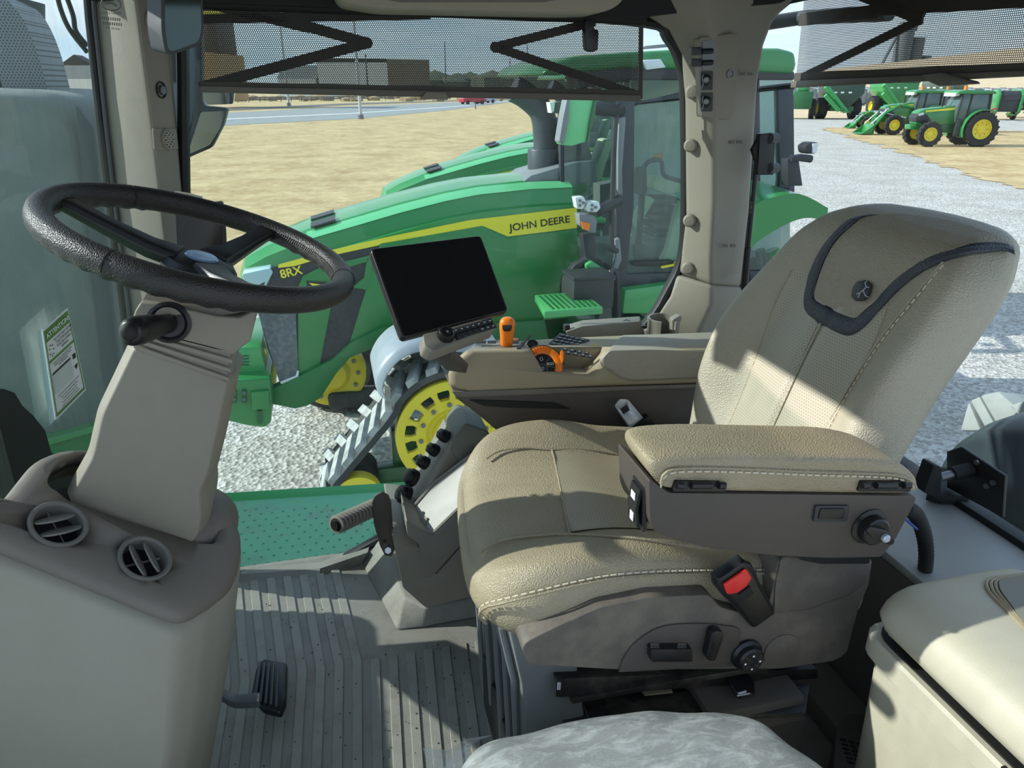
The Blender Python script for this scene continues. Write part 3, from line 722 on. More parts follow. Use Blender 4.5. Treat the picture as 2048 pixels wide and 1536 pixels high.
for a_, b_ in ((1352, 1452), (1722, 1822)):
    h = G().slab(rpoly(US([(a_, 963), (b_-10, 964), (b_, 972), (b_, 984), (a_-6, 984)], Y=AY-.003), .003), (0, .012, 0)).done('hinge', BLACKP, ar, bevel=.0015, label='black hinge')
    for q in ((a_+2, a_+14), (a_+30, a_+70), (a_+85, a_+98)):
        G().cyl(U(q[0], 971, Y=AY-.006), U(q[1], 971, Y=AY-.006), .0045, n=14).done('hinge_barrel', BLACKP, h)
G().slab(rpoly(US([(1632, 1012), (1700, 1012), (1694, 1044), (1627, 1044)], Y=AY-.0015), .003), (0, .004, 0)).done('cover_plate', CHARC, o, bevel=.001)
G().slab(rpoly(US([(1642, 1018), (1692, 1018), (1687, 1039), (1637, 1039)], Y=AY-.0035), .003), (0, .003, 0)).done('cover_inset', BLACKP, o, bevel=.0008)
kc = U(1737, 1052, Y=AY+.002)
k_ = G().lathe([(0, 0), (.027, 0), (.027, .002), (.021, .004), (.0205, .016), (.018, .018), (0, .018)], kc, (0, -1, 0), 36).done('tilt_knob', BLACKP, ar, label='black tilt adjusting knob')
G().slab(rpoly([kc+V3((x, -.018, z)) for x, z in ((-.026, .012), (-.022, .018), (0, .010), (.012, .004), (.026, -.014), (.021, -.019), (.0, -.009), (-.012, -.002))], .003), (0, -.007, 0)).done('wing', BLACKP, k_, bevel=.0015)
G().lathe([(0, 0), (.006, 0), (.006, .004), (.004, .006), (0, .006)], kc+V3((.006, -.025, -.003)), (0, -1, 0), 18).done('chrome_cap', STEEL, k_)
# front face rocker switch
fx = U(1300, 1000, Y=.74).x
f = G().slab(rpoly([(.352, AY+.014, .79), (.352, AY+.052, .79), (.355, AY+.052, .725), (.355, AY+.014, .725)], .004), (-.006, 0, 0)).done('rocker_frame', BLACKP, ar, bevel=.0015)
G().slab([(.347, AY+.020, .785), (.347, AY+.046, .785), (.343, AY+.046, .758), (.347, AY+.046, .730), (.347, AY+.020, .730), (.343, AY+.020, .758)], (-.004, 0, 0)).done('rocker_switch', BLACKM, f)
G().box((.340, AY+.032, .772), (.001, .012, .010)).done('rocker_symbol', WHITE, f)
G().box((.340, AY+.032, .742), (.001, .010, .012)).done('rocker_symbol', WHITE, f)
# armrest bracket down to the seat frame
G().slab(rpoly(US([(1590, 1105), (1745, 1105), (1738, 1128), (1640, 1128), (1600, 1120)], Y=.74), .004), (0, .05, 0)).done('bracket', BLACKM, ar, bevel=.003)

# ================================================================ suspension under the seat
su = thing('seat_suspension', 'black dusty slide rails and grey boot carrying the operator seat', 'seat base', (.55, YC, 0))
# grey boot at the front: slanted ribbed panel
bt = [(975, 1262), (1110, 1275), (1165, 1420), (1060, 1470), (1000, 1470)]
g = G().loft([[V3((.205, .84, .49)), V3((.205, 1.24, .49)), V3((.30, 1.24, .49)), V3((.30, .84, .49))],
              [V3((.225, .84, .38)), V3((.225, 1.24, .38)), V3((.32, 1.24, .38)), V3((.32, .84, .38))],
              [V3((.235, .84, .10)), V3((.235, 1.24, .10)), V3((.36, 1.24, .10)), V3((.36, .84, .10))]])
g.done('boot', mat('boot_grey', (108, 112, 112), .6, var=(7, (88, 90, 88), .6)), su, bevel=.006, label='slate grey rubber boot')
for y in (.86, .92, .99, 1.08, 1.17):
    G().tube([(.198, y, .485), (.217, y, .38), (.228, y, .10)], .006, 8).done('boot_rib', mat('boot_rib', (104, 108, 109), .6), su)
G().box((.50, 1.04, .14), (.46, .40, .20)).done('scissor_housing', BLACKM, su, bevel=.01)
G().slab([(.30, .815, .36), (.78, .80, .36), (.78, 1.27, .36), (.30, 1.27, .36)], (0, 0, -.012)).done('top_plate', DUSTBLK, su, bevel=.002)
ra = G().slab(US([(1112, 1358), (1635, 1338), (1637, 1358), (1118, 1396)], Y=.825), (0, .022, 0)).done('slide_rail', DUSTBLK, su, bevel=.002, label='long dusty slide rail')
G().slab(US([(1112, 1358), (1128, 1360), (1126, 1394), (1112, 1394)], Y=.818), (0, .008, 0)).done('rail_end', BLACKP, ra)
G().slab(US([(1116, 1366), (1122, 1366), (1121, 1380), (1115, 1380)], Y=.816), (0, .003, 0)).done('rail_tab', STEEL, ra)
G().slab(US([(1092, 1338), (1630, 1320), (1630, 1336), (1100, 1356)], Y=.85), (0, .018, 0)).done('slide_rail', DUSTBLK, su, bevel=.002)
G().slab([U(1100, 1400, Z=.29), U(1620, 1365, Z=.29), U(1612, 1425, Z=.29), U(1130, 1450, Z=.29)], (0, 0, -.01)).done('lower_plate', DUSTBLK, su, bevel=.002)
for p in ((1150, 1420), (1205, 1408), (1270, 1400), (1400, 1375), (1530, 1368)):
    G().cyl(U(*p, Z=.292), U(*p, Z=.292)+V3((0, 0, .004)), .006, n=12).done('rivet', BLACKM, su)
G().slab([U(1278, 1378, Z=.296), U(1338, 1370, Z=.296), U(1345, 1386, Z=.296), U(1290, 1392, Z=.296)], (0, 0, .003)).done('tape_patch', mat('tan_foam', (150, 140, 112), .8), su)
G().slab(US([(1420, 1432), (1612, 1392), (1610, 1440), (1420, 1490)], Y=.775), (0, .30, 0)).done('base_pan', mat('base_brown', (84, 80, 72), .65), su, bevel=.006)
G().slab(US([(1180, 1470), (1622, 1440), (1592, 1560), (1180, 1560)], Y=.80), (0, .35, 0)).done('base_skirt', mat('base_brown2', (70, 66, 60), .65), su, bevel=.01)
hl = G().slab(rpoly([U(1440, 1340, Z=.335), U(1482, 1336, Z=.335), U(1510, 1376, Z=.325), U(1508, 1396, Z=.325), U(1474, 1400, Z=.325), U(1458, 1376, Z=.335)], .006), (0, 0, .010)).done('slide_handle', BLACKP, su, bevel=.003, label='black flat handle with white seat symbol')
G().slab(rpoly([U(1471, 1376, Z=.3365), U(1487, 1372, Z=.3365), U(1494, 1385, Z=.3365), U(1477, 1389, Z=.3365)], .002), (0, 0, .0006)).done('seat_symbol', WHITE, hl)
G().slab([U(1474, 1391, Z=.3365), U(1500, 1386, Z=.3365), U(1500, 1388, Z=.3365), U(1474, 1393, Z=.3365)], (0, 0, .0006)).done('arrow_symbol', WHITE, hl)
# black pedal-like end plate of the base at the floor
G().slab(rpoly([(.225, .95, .02), (.225, 1.16, .02), (.225, 1.16, .16), (.225, .95, .16)], .02), (.02, 0, 0)).done('base_end', BLACKP, su, bevel=.006)

absorb(ar, 'storage_box', seat, 'armrest_box', 'dark storage box carrying the left armrest pad')
absorb(bk, 'housing', seat, 'belt_buckle', 'black belt buckle with a red button')
absorb(tg, 'tongue', seat, 'belt_tongue', 'bright steel belt tongue')
absorb(su, 'top_plate', seat, 'suspension', 'dusty black suspension plate and rails')
# ================================================================ steering column, wheel, dash
cw = V3((-.177, 1.112, 1.040)); ta, tb = .336, -.16
WNN = V3((math.sin(ta)*math.cos(tb), math.sin(ta)*math.sin(tb), math.cos(ta)))
WU = V3((math.cos(ta)*math.cos(tb), math.cos(ta)*math.sin(tb), -math.sin(ta))); WV = WNN.cross(WU)
RW = .2
def rim(t, r=RW, h=0): return cw+(WU*math.cos(t)+WV*math.sin(t))*r+WNN*h
def PJ(p):
    q = p-OR; a = q.dot(FW); return CX+F*q.dot(RT)/a, CY-F*q.dot(UP)/a
def rimang(px, py, r=RW):
    return min((i*math.pi/180 for i in range(360)), key=lambda t: (PJ(rim(t, r))[0]-px)**2+(PJ(rim(t, r))[1]-py)**2)
sw = thing('steering_wheel', 'black leather steering wheel on a beige tilting column', 'steering wheel', cw-WNN*.05)
rr = [.0162+.0014*math.sin(i*2*math.pi/240*44)*(1 if (i % 120) < 78 else .2) for i in range(240)]
g = G(); rings = []
for i in range(240):
    t = i*2*math.pi/240; er = (WU*math.cos(t)+WV*math.sin(t)); c_ = rim(t); ring_ = []
    for k in range(16):
        a = k*2*math.pi/16; r_ = .0165
        if math.sin(a) < 0: r_ += .0022*abs(math.sin(a))*(.5+.5*math.sin(t*44))*(1 if math.cos(t*1.5+.6) > -.6 else .1)
        ring_.append(c_+er*math.cos(a)*r_+WNN*math.sin(a)*r_*1.08)
    rings.append(ring_)
rings.append(rings[0])
g.loft(rings, caps=False); bmesh.ops.remove_doubles(g.bm, verts=g.bm.verts, dist=1e-6)
rimo = g.done('rim', WHEELL, sw, ang=70, label='black leather wheel rim')
tR = rimang(530, 490); tL = rimang(112, 412); tJ1 = rimang(262, 400); tJ2 = rimang(690, 560); tJ3 = rimang(232, 505)
for t in (tJ1, tJ2, tJ3):
    G().tube([rim(t)+((WU*math.cos(t)+WV*math.sin(t))*math.cos(a)+WNN*math.sin(a))*.0172 for a in [k*math.pi/10 for k in range(20)]], .0009, 5, True).done('leather_joint', BLACKM, rimo)
def arc_st(t0, t1, ph):
    N_ = int(abs(t1-t0)*RW/.0048); pts = []
    g = G()
    for i in range(N_):
        t = t0+(t1-t0)*i/N_; er = (WU*math.cos(t)+WV*math.sin(t)); td = (WV*math.cos(t)-WU*math.sin(t))
        p = rim(t)-er*.0168*math.cos(ph)+WNN*.0168*math.sin(ph)
        up_ = (WNN*math.cos(ph)+er*math.sin(ph))
        g.cyl(p-up_*.0035+td*.001, p+up_*.0035-td*.001, .0006, n=4)
    g.tube([rim(t0+(t1-t0)*i/60)-(WU*math.cos(t0+(t1-t0)*i/60)+WV*math.sin(t0+(t1-t0)*i/60))*.0166*math.cos(ph)+WNN*.0166*math.sin(ph) for i in range(61)], .0006, 4)
    g.done('stitching', mat('dark_thread', (70, 66, 62), .6), rimo)
tR2 = tR-2*math.pi if tR > math.pi else tR
arc_st(tJ1, tR+(.14 if tR < tJ1 else -.14), .15); arc_st(tR+(-.14 if tR < tJ1 else .14), tJ2 if abs(tJ2-tR) < 3 else tJ2+(2*math.pi if tJ2 < tR else -2*math.pi), .15)
hub = cw-WNN*.035
for t in (tR, tL, (tR+tL)/2+math.pi if abs(tR-tL) < math.pi else (tR+tL)/2):
    er = (WU*math.cos(t)+WV*math.sin(t)); td = er.cross(WNN).normalized()
    rings = []
    for r_, h, w_, th in ((.03, -.030, .026, .012), (.07, -.028, .020, .012), (.13, -.016, .015, .011), (.175, -.004, .016, .010), (.192, -.001, .020, .008)):
        c_ = cw+er*r_+WNN*h; rings.append([c_+td*w_+WNN*th*.2, c_+td*w_*.8+WNN*th, c_-td*w_*.8+WNN*th, c_-td*w_+WNN*th*.2, c_-td*w_*.7-WNN*th, c_+td*w_*.7-WNN*th])
    G().loft(rings).done('spoke', BLACKP, sw, bevel=.002, label='glossy black spoke')
hb = G().lathe([(0, .016), (.025, .015), (.045, .010), (.052, 0), (.048, -.02), (.03, -.045), (0, -.045)], hub, WNN, 40).done('hub', BLACKP, sw, label='black hub cap')
G().lathe([(0, .002), (.021, .0015), (.023, 0), (.023, -.003), (0, -.003)], hub+WNN*.016, WNN, 32).done('hub_badge', mat('badge_blue', (150, 178, 214), .2, .5), hb, label='pale blue-grey round badge')
# column
sc = thing('steering_column', 'beige steering column with bellows and stalk, rising from the dash cover', 'steering column', (-.33, 1.11, .6))
CYN = 1.035
cp = rpoly(US([(272, 690), (300, 694), (440, 757), (456, 766), (447, 800), (415, 950), (398, 985), (402, 1030), (396, 1072), (372, 1096), (240, 1062), (138, 1008), (152, 975), (186, 915), (205, 830)], Y=CYN), .012, 3)
far = [p+V3((0, .145, 0)) for p in cp]
cc = sum(cp, V3())/len(cp)
G().loft([cp, [p+V3((.012*(1 if p.x > cc.x else 1.1*(-1)), .03, 0)) for p in cp], [p+V3((.012*(1 if p.x > cc.x else -1), .115, 0)) for p in cp], far]).done('column_cover', BEIGE, sc, bevel=.004, seg=2, label='beige column cover')
for i in range(7):
    t = i/6; a = U(266-2*math.sin(t*9)+(6 if i % 2 else 0), 655+t*38, Y=CYN-.006); b = U(468-t*8-(6 if i % 2 else 0), 706+t*55, Y=CYN-.006)
    ins = .006 if i % 2 else 0
    G().slab([a+V3((0, ins, .004)), b+V3((0, ins, .004)), b+V3((0, ins, -.004)), a+V3((0, ins, -.004))], (0, .155-2*ins, 0)).done('bellows_fold', BEIGE if not i % 2 else GREYP, sc, bevel=.003)
G().slab(US([(276, 650), (462, 700), (452, 762), (280, 694)], Y=CYN+.008), (0, .13, 0)).done('bellows_core', DGREYP, sc)
hd = [US([(270, 622), (280, 606), (330, 610), (430, 632), (478, 636), (508, 622), (516, 618), (500, 684), (482, 696), (470, 708), (380, 692), (282, 664), (262, 648)], Y=CYN-.006)]
hd.append([p+V3((0, .16, 0)) for p in hd[0]])
ho = G().loft(hd).done('column_head', BEIGE, sc, bevel=.008, seg=3, label='beige column head')
G().loft([US([(283, 605), (330, 608), (440, 632), (505, 620)], Y=CYN), US([(300, 575), (350, 582), (430, 598), (470, 602)], Y=CYN+.06)], caps=True).done('head_ramp', DGREYP, ho, bevel=.003)
G().cyl(cw-WNN*.15, cw-WNN*.06, .032, .026, 28).done('steering_shaft', BLACKP, sc, label='black steering shaft boot')
kc = U(338, 645, Y=CYN-.006)
G().lathe([(0, -.004), (.0285, -.004), (.0285, .002), (.024, .004), (.020, .001), (0, .001)], kc, (0, -1, .1), 36).done('stalk_ring', BLACKP, sc, label='black stalk socket')
k1 = kc+V3((0, -.004, 0)); e1 = U(262, 664, Y=CYN-.115)
pts = [k1, k1.lerp(e1, .3), k1.lerp(e1, .55), k1.lerp(e1, .8), e1, e1+(e1-k1).normalized()*.006]
stk = G().tube(pts, [.013, .0145, .017, .0185, .017, .010], 20, sx=.85).done('stalk', BLACKP, sc, ang=60, label='black control stalk')
sd_ = (e1-k1).normalized()
G().sph(e1+sd_*.004, .011, (1, .7, 1.1), 14).done('stalk_button', BLACKM, stk)
q = k1.lerp(e1, .38); G().bar(q+V3((0, -.0145, .005)), q+sd_*.014+V3((0, -.0155, .005)), .001, .008).done('stalk_symbol', mat('grey_mark', (130, 130, 130), .5), stk)

# dash cover with vents
da = thing('dash_console', 'large beige-grey dash console housing at left with two round air vents on top', 'dash console', (-.38, 1.1, 0))
DP0 = V3((-.25, .90, .557)); DN = V3((.72, -.34, 1)).normalized()
def onD(px, py): return UPL(px, py, DP0, DN)
Tpx = [(-260, 985), (0, 1092), (190, 1170), (330, 1228), (372, 1240), (420, 1212), (470, 1172), (486, 1130), (492, 1080), (484, 1048), (455, 1016), (405, 985), (300, 930), (205, 895), (150, 890), (108, 896), (70, 915), (0, 1003), (-200, 960)]
T = [onD(*p) for p in Tpx]; T = rpoly(T, .02, 3)
# drop the front part along the windshield
# far/front outline stays on the plane; body goes down from it
def down(p, dz, out=0.0):
    c_ = V3((-.36, 1.12, p.z)); d = V3((p.x-c_.x, p.y-c_.y, 0)); d = d.normalized()*out if d.length else d
    return p+d+V3((0, 0, dz))
g = G(); top_in = [p+DN*.0 for p in T]
def inset(P, k):
    c_ = sum(P, V3())/len(P); return [p+(c_-p).normalized()*k for p in P]
rings = [[p-DN*.005 for p in inset(T, .07)], [p+DN*.003 for p in inset(T, .05)], [p+DN*.002 for p in inset(T, .028)], [p-DN*.001 for p in inset(T, .014)], [p-DN*.006 for p in inset(T, .005)], [p-DN*.016 for p in T], [p-DN*.06 for p in inset(T, .004)]]
tc_ = G().loft(rings).done('top_cover', mat('dash_brown', (112, 106, 97), .55, bump=(900, .2), var=(4, (122, 116, 106), .5)), da, ang=60, label='darker grey-brown top cover')
def body(P, t):
    # taper towards the floor
    out = []
    for p in P:
        z = (p.z-.03)*(1-t); x = p.x+(-.14*t*(sm(-.36, -.24, p.x))); y = p.y
        if p.y < .97: y -= .030*max(0, 1-abs(t-.3)/.3) if t < .3 else .030*(1-(t-.3)/.7)-.0
        out.append(V3((x, y, z)))
    return out
B0 = [p-DN*.018+V3((0, -.010 if p.y < .95 else 0, 0)) for p in T]
B1 = [p+V3((.0, -.006 if p.y < .95 else 0, -.012)) for p in B0]
rings = [inset(B0, .012), B0, B1, body(B1, .25), body(B1, .5), body(B1, .75), body(B1, 1.0)]
sb_ = G().loft(rings).done('side_body', mat('dash_beige', (150, 146, 133), .55, bump=(900, .2), var=(3, (140, 134, 118), .6)), da, ang=50, label='lighter beige lower housing')
# recess round the column
hole = [onD(*p)+DN*.02 for p in [(92, 975), (96, 950), (118, 918), (160, 902), (215, 905), (300, 935), (400, 1000), (440, 1050), (430, 1092), (395, 1080), (240, 1035), (140, 998)]]
cut(tc_, G().slab(rpoly(hole, .012), -DN*.12)); cut(sb_, G().slab(rpoly(hole, .012), -DN*.12))
G().slab([p-DN*.110 for p in rpoly(hole, .012)], -DN*.005).done('recess_floor', BLACKM, da)
G().box((-.325, 1.115, .545), (.15, .13, .12)).done('column_foot', BLACKM, da)
# bulge cover behind the column (round rubber boot)
G().sph(onD(400, 1065)-DN*.03+V3((-.02, .06, 0)), .085, (1, 1, .7), 24).done('column_boot', DGREYP, da, label='grey rounded boot at the foot of the column')
def vent(px, py, rot, name='air_vent'):
    c_ = onD(px, py)+DN*.004; a_, u_, w_ = basis(DN, (0, 0, 1))
    cut(tc_, G().cyl(c_+DN*.02, c_-DN*.026, .0315, n=40))
    v = G().lathe([(.0375, -.001), (.0375, .0025), (.0345, .0035), (.031, .0015), (.0295, -.004), (.029, -.022)], c_, DN, 48).done('vent', mat('vent_grey', (106, 104, 98), .5), da, label='round air vent with two slats')
    G().cyl(c_-DN*.024, c_-DN*.020, .0298, n=40).done('vent_duct', BLACKM, v)
    e_ = u_*math.cos(rot)+w_*math.sin(rot); f_ = DN.cross(e_)
    for o_ in (-.011, .010):
        hl_ = math.sqrt(.0285**2-o_**2); rings = []
        for i in range(13):
            s_ = -1+2*i/12; wd = .0125*math.sqrt(max(.06, 1-s_*s_)); p = c_+f_*o_+e_*hl_*s_-DN*.002
            q = (f_*math.cos(.75)+DN*math.sin(.75)); n2 = (DN*math.cos(.75)-f_*math.sin(.75))
            rings.append([p+q*wd+n2*.0012, p-q*wd+n2*.0012, p-q*wd-n2*.0012, p+q*wd-n2*.0012])
        G().loft(rings).done('slat', mat('vent_slat', (112, 110, 104), .45), v)
    G().bar(c_+f_*.027-DN*.010, c_-f_*.027-DN*.010, .0015, .003).done('vent_rib', DGREYP, v)
vent(115, 1052, 1.15); vent(288, 1120, -.5)
# round vent on the rear face
fc = U(432, 1256, X=-.222)
pf = V3((1, -.30, .22)).normalized(); fc = U(432, 1256, Y=1.085)
rv = G().lathe([(.037, -.02), (.037, .004), (.034, .006), (.031, .004), (.030, -.002), (.0, -.002)], fc, pf, 40).done('side_vent', GREYP, da, label='closed round vent on the rear face')
G().tube([fc+pf*.0+V3((0, .020*math.cos(a_), .020*math.sin(a_)+.004)) for a_ in [math.pi*(.9+.12*k) for k in range(9)]], .0012, 5).done('vent_seam', BLACKM, rv)
# own right-hand cowl, stack and body beyond the windshield come with the exterior
# brake pedal
bp_ = thing('brake_pedal', 'black ribbed foot pedal on a curved arm beside the dash console', 'pedal', U(480, 1410, Z=.02))
q0 = U(415, 1395, Y=1.22); q1 = U(440, 1388, Y=1.215); q2 = U(470, 1402, Y=1.20); q3 = U(520, 1400, Y=1.17)
g = G().loft([[p+V3((0, -.012, .009)), p+V3((0, .012, .009)), p+V3((0, .012, -.009)), p+V3((0, -.012, -.009))] for p in cr([q0, q1, q2, q3], 5)])
g.done('pedal_arm', mat('pedal_grey', (86, 90, 92), .5), bp_, bevel=.003, label='grey pedal arm')
pl = rpoly([U(512, 1335, D=1.60), U(528, 1316, D=1.62), U(572, 1324, D=1.60), U(570, 1400, D=1.52), U(560, 1426, D=1.50), U(524, 1418, D=1.50), U(500, 1392, D=1.51)], .006)
nn = (pl[5]-pl[0]).cross(pl[12]-pl[0]).normalized(); nn = nn if nn.dot(OR-pl[0]) > 0 else -nn
po_ = G().slab(pl, -nn*.018).done('pedal_pad', BLACKP, bp_, bevel=.004, label='black rubber pedal pad')
for i in range(5):
    t = (i+.6)/5.2
    a = U(516+46*t, 1330-6+8*t, D=1.60).lerp(U(516+46*t, 1330-6+8*t, D=1.60), 0); b = U(504+56*t, 1398+18*t, D=1.505)
    G().bar(a+nn*.002, b+nn*.002, .006, .006, nn).done('pad_rib', mat('pedal_rib', (66, 68, 72), .5), po_, bevel=.0015)
# front pillar fittings
def on_pil(px, py, name, m, lab, cat, r, prof, n=28):
    p = U(px, py, Y=WY-.075); t = thing(name, lab, cat, p); return t, p
t = thing('pillar_speaker', 'small beige square speaker with round grille on the front pillar', 'speaker', U(328, 278, Y=WY-.07))
fq = (U(349, 200, Y=WY-.02)-U(298, 200, Y=WY-.10)).normalized(); fn = fq.cross(U(322, 400, Y=WY-.10)-U(298, 200, Y=WY-.10)).normalized(); fn = fn if fn.y < 0 else -fn
def onF(px, py): return UPL(px, py, U(298, 200, Y=WY-.10), fn)
G().slab(rpoly([onF(*p) for p in [(303, 257), (350, 257), (354, 299), (307, 301)]], .004), fn*.004).done('plate', BEIGE, t, bevel=.001)
c_ = onF(331, 278)+fn*.004
gg = G().lathe([(.0215, 0), (.0215, .003), (.019, .005), (0, .006)], c_, fn, 32).done('grille', BEIGE, t, label='round perforated grille')
g = G(); up3 = V3((0, 0, 1))
g.cyl(c_+fn*.0052, c_+fn*.0056, .0175, n=28); g.done('grille_mesh', dots_mat('speaker_holes', (160, 153, 137), (30, 28, 26), .0052, .0016, (0, 2)), gg)
t = thing('pillar_bolt', 'round dark bolt recess high on the front pillar', 'bolt', onF(321, 180))
c_ = onF(321, 180); G().lathe([(.0165, .001), (.0165, .003), (.0145, .003), (.013, -.003), (0, -.004)], c_, fn, 28).done('recess_ring', BLACKM, t)
G().cyl(c_, c_+fn*.007, .0095, n=6).done('bolt_head', DSTEEL, t)
t = thing('grommet', 'round beige grommet on the front pillar behind the inside mirror', 'grommet', onF(300, 42))
c_ = onF(302, 42); G().lathe([(.019, 0), (.019, .003), (.015, .006), (0, .007)], c_, fn, 28).done('cap_disc', BEIGE, t, bevel=0)
# inside mirror
im = thing('inside_mirror', 'small black framed inside mirror hanging by the front pillar at top left', 'mirror', U(355, 20, Y=1.5))
mp_ = rpoly(US([(322, -40), (404, -40), (408, 60), (402, 90), (345, 110), (330, 106), (322, 60)], Y=1.50), .01)
G().loft([mp_, [p+V3((-.012, .025, .002)) for p in mp_], [p+V3((-.03, .045, .006)) for p in mp_]]).done('mirror_shell', CHARC, im, bevel=.003, label='charcoal mirror shell')
G().slab(rpoly(US([(330, -40), (400, -40), (403, 60), (397, 84), (345, 103), (336, 98), (330, 56)], Y=1.4985), .008), (0, .001, 0)).done('mirror_glass', mat('smoky_mirror', (70, 80, 78), .06, 1.0), im)
G().tube([U(372, -10, Y=1.53), U(350, -50, Y=1.56), U(310, -100, Y=1.65)], .008, 8).done('mirror_stem', BLACKP, im)
# pillar display
pd = thing('pillar_display', 'black corner display on a beige bracket low on the front pillar', 'display', U(400, 470, Y=1.62))
G().slab(rpoly(US([(350, 412), (445, 403), (450, 440), (455, 545), (356, 545)], Y=1.62), .004), (0, .015, 0)).done('display_case', BLACKP, pd, bevel=.002, label='black display case')
G().slab(US([(357, 420), (441, 411), (449, 538), (361, 538)], Y=1.6185), (0, .001, 0)).done('screen', SCREEN, pd)
G().slab(rpoly(US([(328, 396), (345, 388), (370, 392), (400, 400), (392, 412), (335, 414)], Y=1.63), .004), (0, .05, 0)).done('bracket', BEIGE, pd, bevel=.004, label='beige bracket')
# shadow of the windshield stamp on the pillar, drawn as grey marks
MK = mat('stamp_shade', (96, 96, 90), .6)
et = thing('stamp_shadow', 'shadow of the windshield maker stamp on the front pillar, drawn as small grey marks', 'marking', onWS(222, 30, .01))
e0 = U(222, 8, Y=1.70); 
g = G().tube([e0+V3((math.cos(a)*.017, 0, math.sin(a)*.011)) for a in [k*math.pi/12 for k in range(24)]], .0011, 5, True).done('stamp_ring', MK, et)
g = G().slab(rpoly([e0+V3((x, -.001, z)) for x, z in ((-.012, .003), (.0, .005), (.012, -.002), (.008, -.004), (.0, .0), (-.010, -.001))], .001), (0, .0006, 0)).done('deer_mark', MK, et)
text('JOHN DEERE', 'lettering', MK, et, U(222, 26, Y=1.70), (1, 0, 0), (0, 0, 1), .0065)
for i, (a, b) in enumerate([(203, 242), (206, 246)]):
    x = a
    for k in range(9):
        G().slab(US([(x, 33+i*10+k*.4), (x+2.2, 33+i*10+k*.4), (x+2.2, 39+i*10+k*.4), (x, 39+i*10+k*.4)], Y=1.70), (0, .0005, 0)).done('bar_mark', MK, et); x += 4.4
text('43R-001056', 'lettering', MK, et, U(226, 57, Y=1.70), (1, 0, -.12), (0, 0, 1), .005)
# rear pillar fittings
for i, (x, y) in enumerate([(1385, 184), (1381, 291), (1379, 441), (1376, 536)]):
    p = U(x, y, Y=WY-.045); dn = V3((-.55, -.83, 0)).normalized()
    o = thing('pillar_button', ['topmost of the round beige buttons on the rear pillar, beside the socket panel', 'second round beige button from the top on the rear pillar', 'third round beige button from the top on the rear pillar', 'lowest round beige button on the rear pillar, above its flared foot'][i], 'button', p, 'round buttons on the rear pillar')
    G().lathe([(.0165, -.01), (.0165, .004), (.012, .009), (0, .010)], p, dn, 28).done('button_cap', BEIGE, o)
sp_ = thing('connector_station', 'beige socket panel high on the rear pillar with two plugs and two capped sockets', 'socket panel', U(1440, 150, Y=WY-.08))
PX = WY-.095
G().slab(rpoly(US([(1400, 75), (1470, 66), (1480, 72), (1468, 232), (1460, 240), (1404, 234)], Y=PX), .006), (0, .03, 0)).done('panel_plate', BEIGE, sp_, bevel=.003, label='beige cover plate')
G().slab(rpoly(US([(1405, 82), (1431, 80), (1427, 138), (1405, 140)], Y=PX-.002), .003), (0, .004, 0)).done('connector_strip', DSTEEL, sp_)
for y in (103, 126):
    G().slab(rpoly(US([(1385, y-9), (1403, y-9), (1403, y+7), (1385, y+7)], Y=PX-.02), .002), (0, .018, 0)).done('plug', BLACKP, sp_, bevel=.001)
    G().cyl(U(1403, y, Y=PX-.01), U(1424, y-1, Y=PX-.004), .006, n=10).done('plug_neck', BLACKP, sp_)
for y in (160, 203):
    c_ = U(1412, y, Y=PX-.004)
    G().slab(rpoly(US([(1402, y-18), (1426, y-18), (1425, y+20), (1403, y+20)], Y=PX-.002), .003), (0, .004, 0)).done('socket_plate', CHARC, sp_)
    s_ = G().lathe([(.0125, 0), (.0125, .010), (.009, .012), (0, .012)], c_, (-.5, -1, 0), 24).done('socket_cap', BLACKP, sp_)
    G().lathe([(.007, .012), (.006, .015), (0, .015)], c_, (-.5, -1, 0), 16).done('cap_boss', DSTEEL, s_)
    G().tube([c_+V3((-.012-.002*math.sin(k), -.008, .012-.0045*k)) for k in range(8)], .0012, 5).done('chain', DSTEEL, s_)
for i, (x, y) in enumerate([(1485, 148), (1463, 284), (1450, 491)]):
    for dx in (0, 15):
        o = G().slab(rpoly(US([(x+dx-5, y-3), (x+dx+5, y-3), (x+dx+5, y+3), (x+dx-5, y+3)], Y=PX+(.025 if x > 1460 else .004)), .001), (0, -.003, 0)).done('clip_slot', DGREYP, bevel=.0005)
        o['label'] = ['top', 'middle', 'lowest'][i]+' small dark clip slot on the rear pillar, '+('right' if dx else 'left')+' of its pair'; o['category'] = 'slot'; o['group'] = 'clip slots on the rear pillar'
G().lathe([(.010, .0), (.010, .002), (.007, .002), (.006, 0), (0, 0)], U(1461, 148, Y=PX-.001), (0, -1, 0), 20).done('lock', DSTEEL, sp_)
# gas strut and latch box beside the rear window
gs = thing('gas_strut', 'thin black gas strut leaning beside the rear window', 'strut', U(1490, 580, Y=1.72))
G().cyl(U(1514, 320, Y=1.72), U(1496, 500, Y=1.72), .0058, n=14).done('strut_body', BLACKP, gs, label='black strut tube')
G().cyl(U(1496, 495, Y=1.72), U(1489, 582, Y=1.72), .0085, n=14).done('strut_sleeve', BLACKP, gs)
G().sph(U(1515, 318, Y=1.72), .009, n=12).done('strut_ball', DSTEEL, gs)
text('STABILUS', 'lettering', mat('strut_print', (120, 112, 70), .6), gs, U(1502, 415, Y=1.712), U(1498, 440, Y=1.71)-U(1502, 400, Y=1.71), (1, 0, 0), .007)
lt = thing('window_latch', 'black window latch box with knurled knobs by the rear window', 'latch', U(1530, 310, Y=1.70))
G().slab(rpoly(US([(1520, 268), (1548, 265), (1551, 280), (1548, 350), (1515, 350)], Y=1.70), .006), (0, .02, 0)).done('latch_case', BLACKP, lt, bevel=.003)
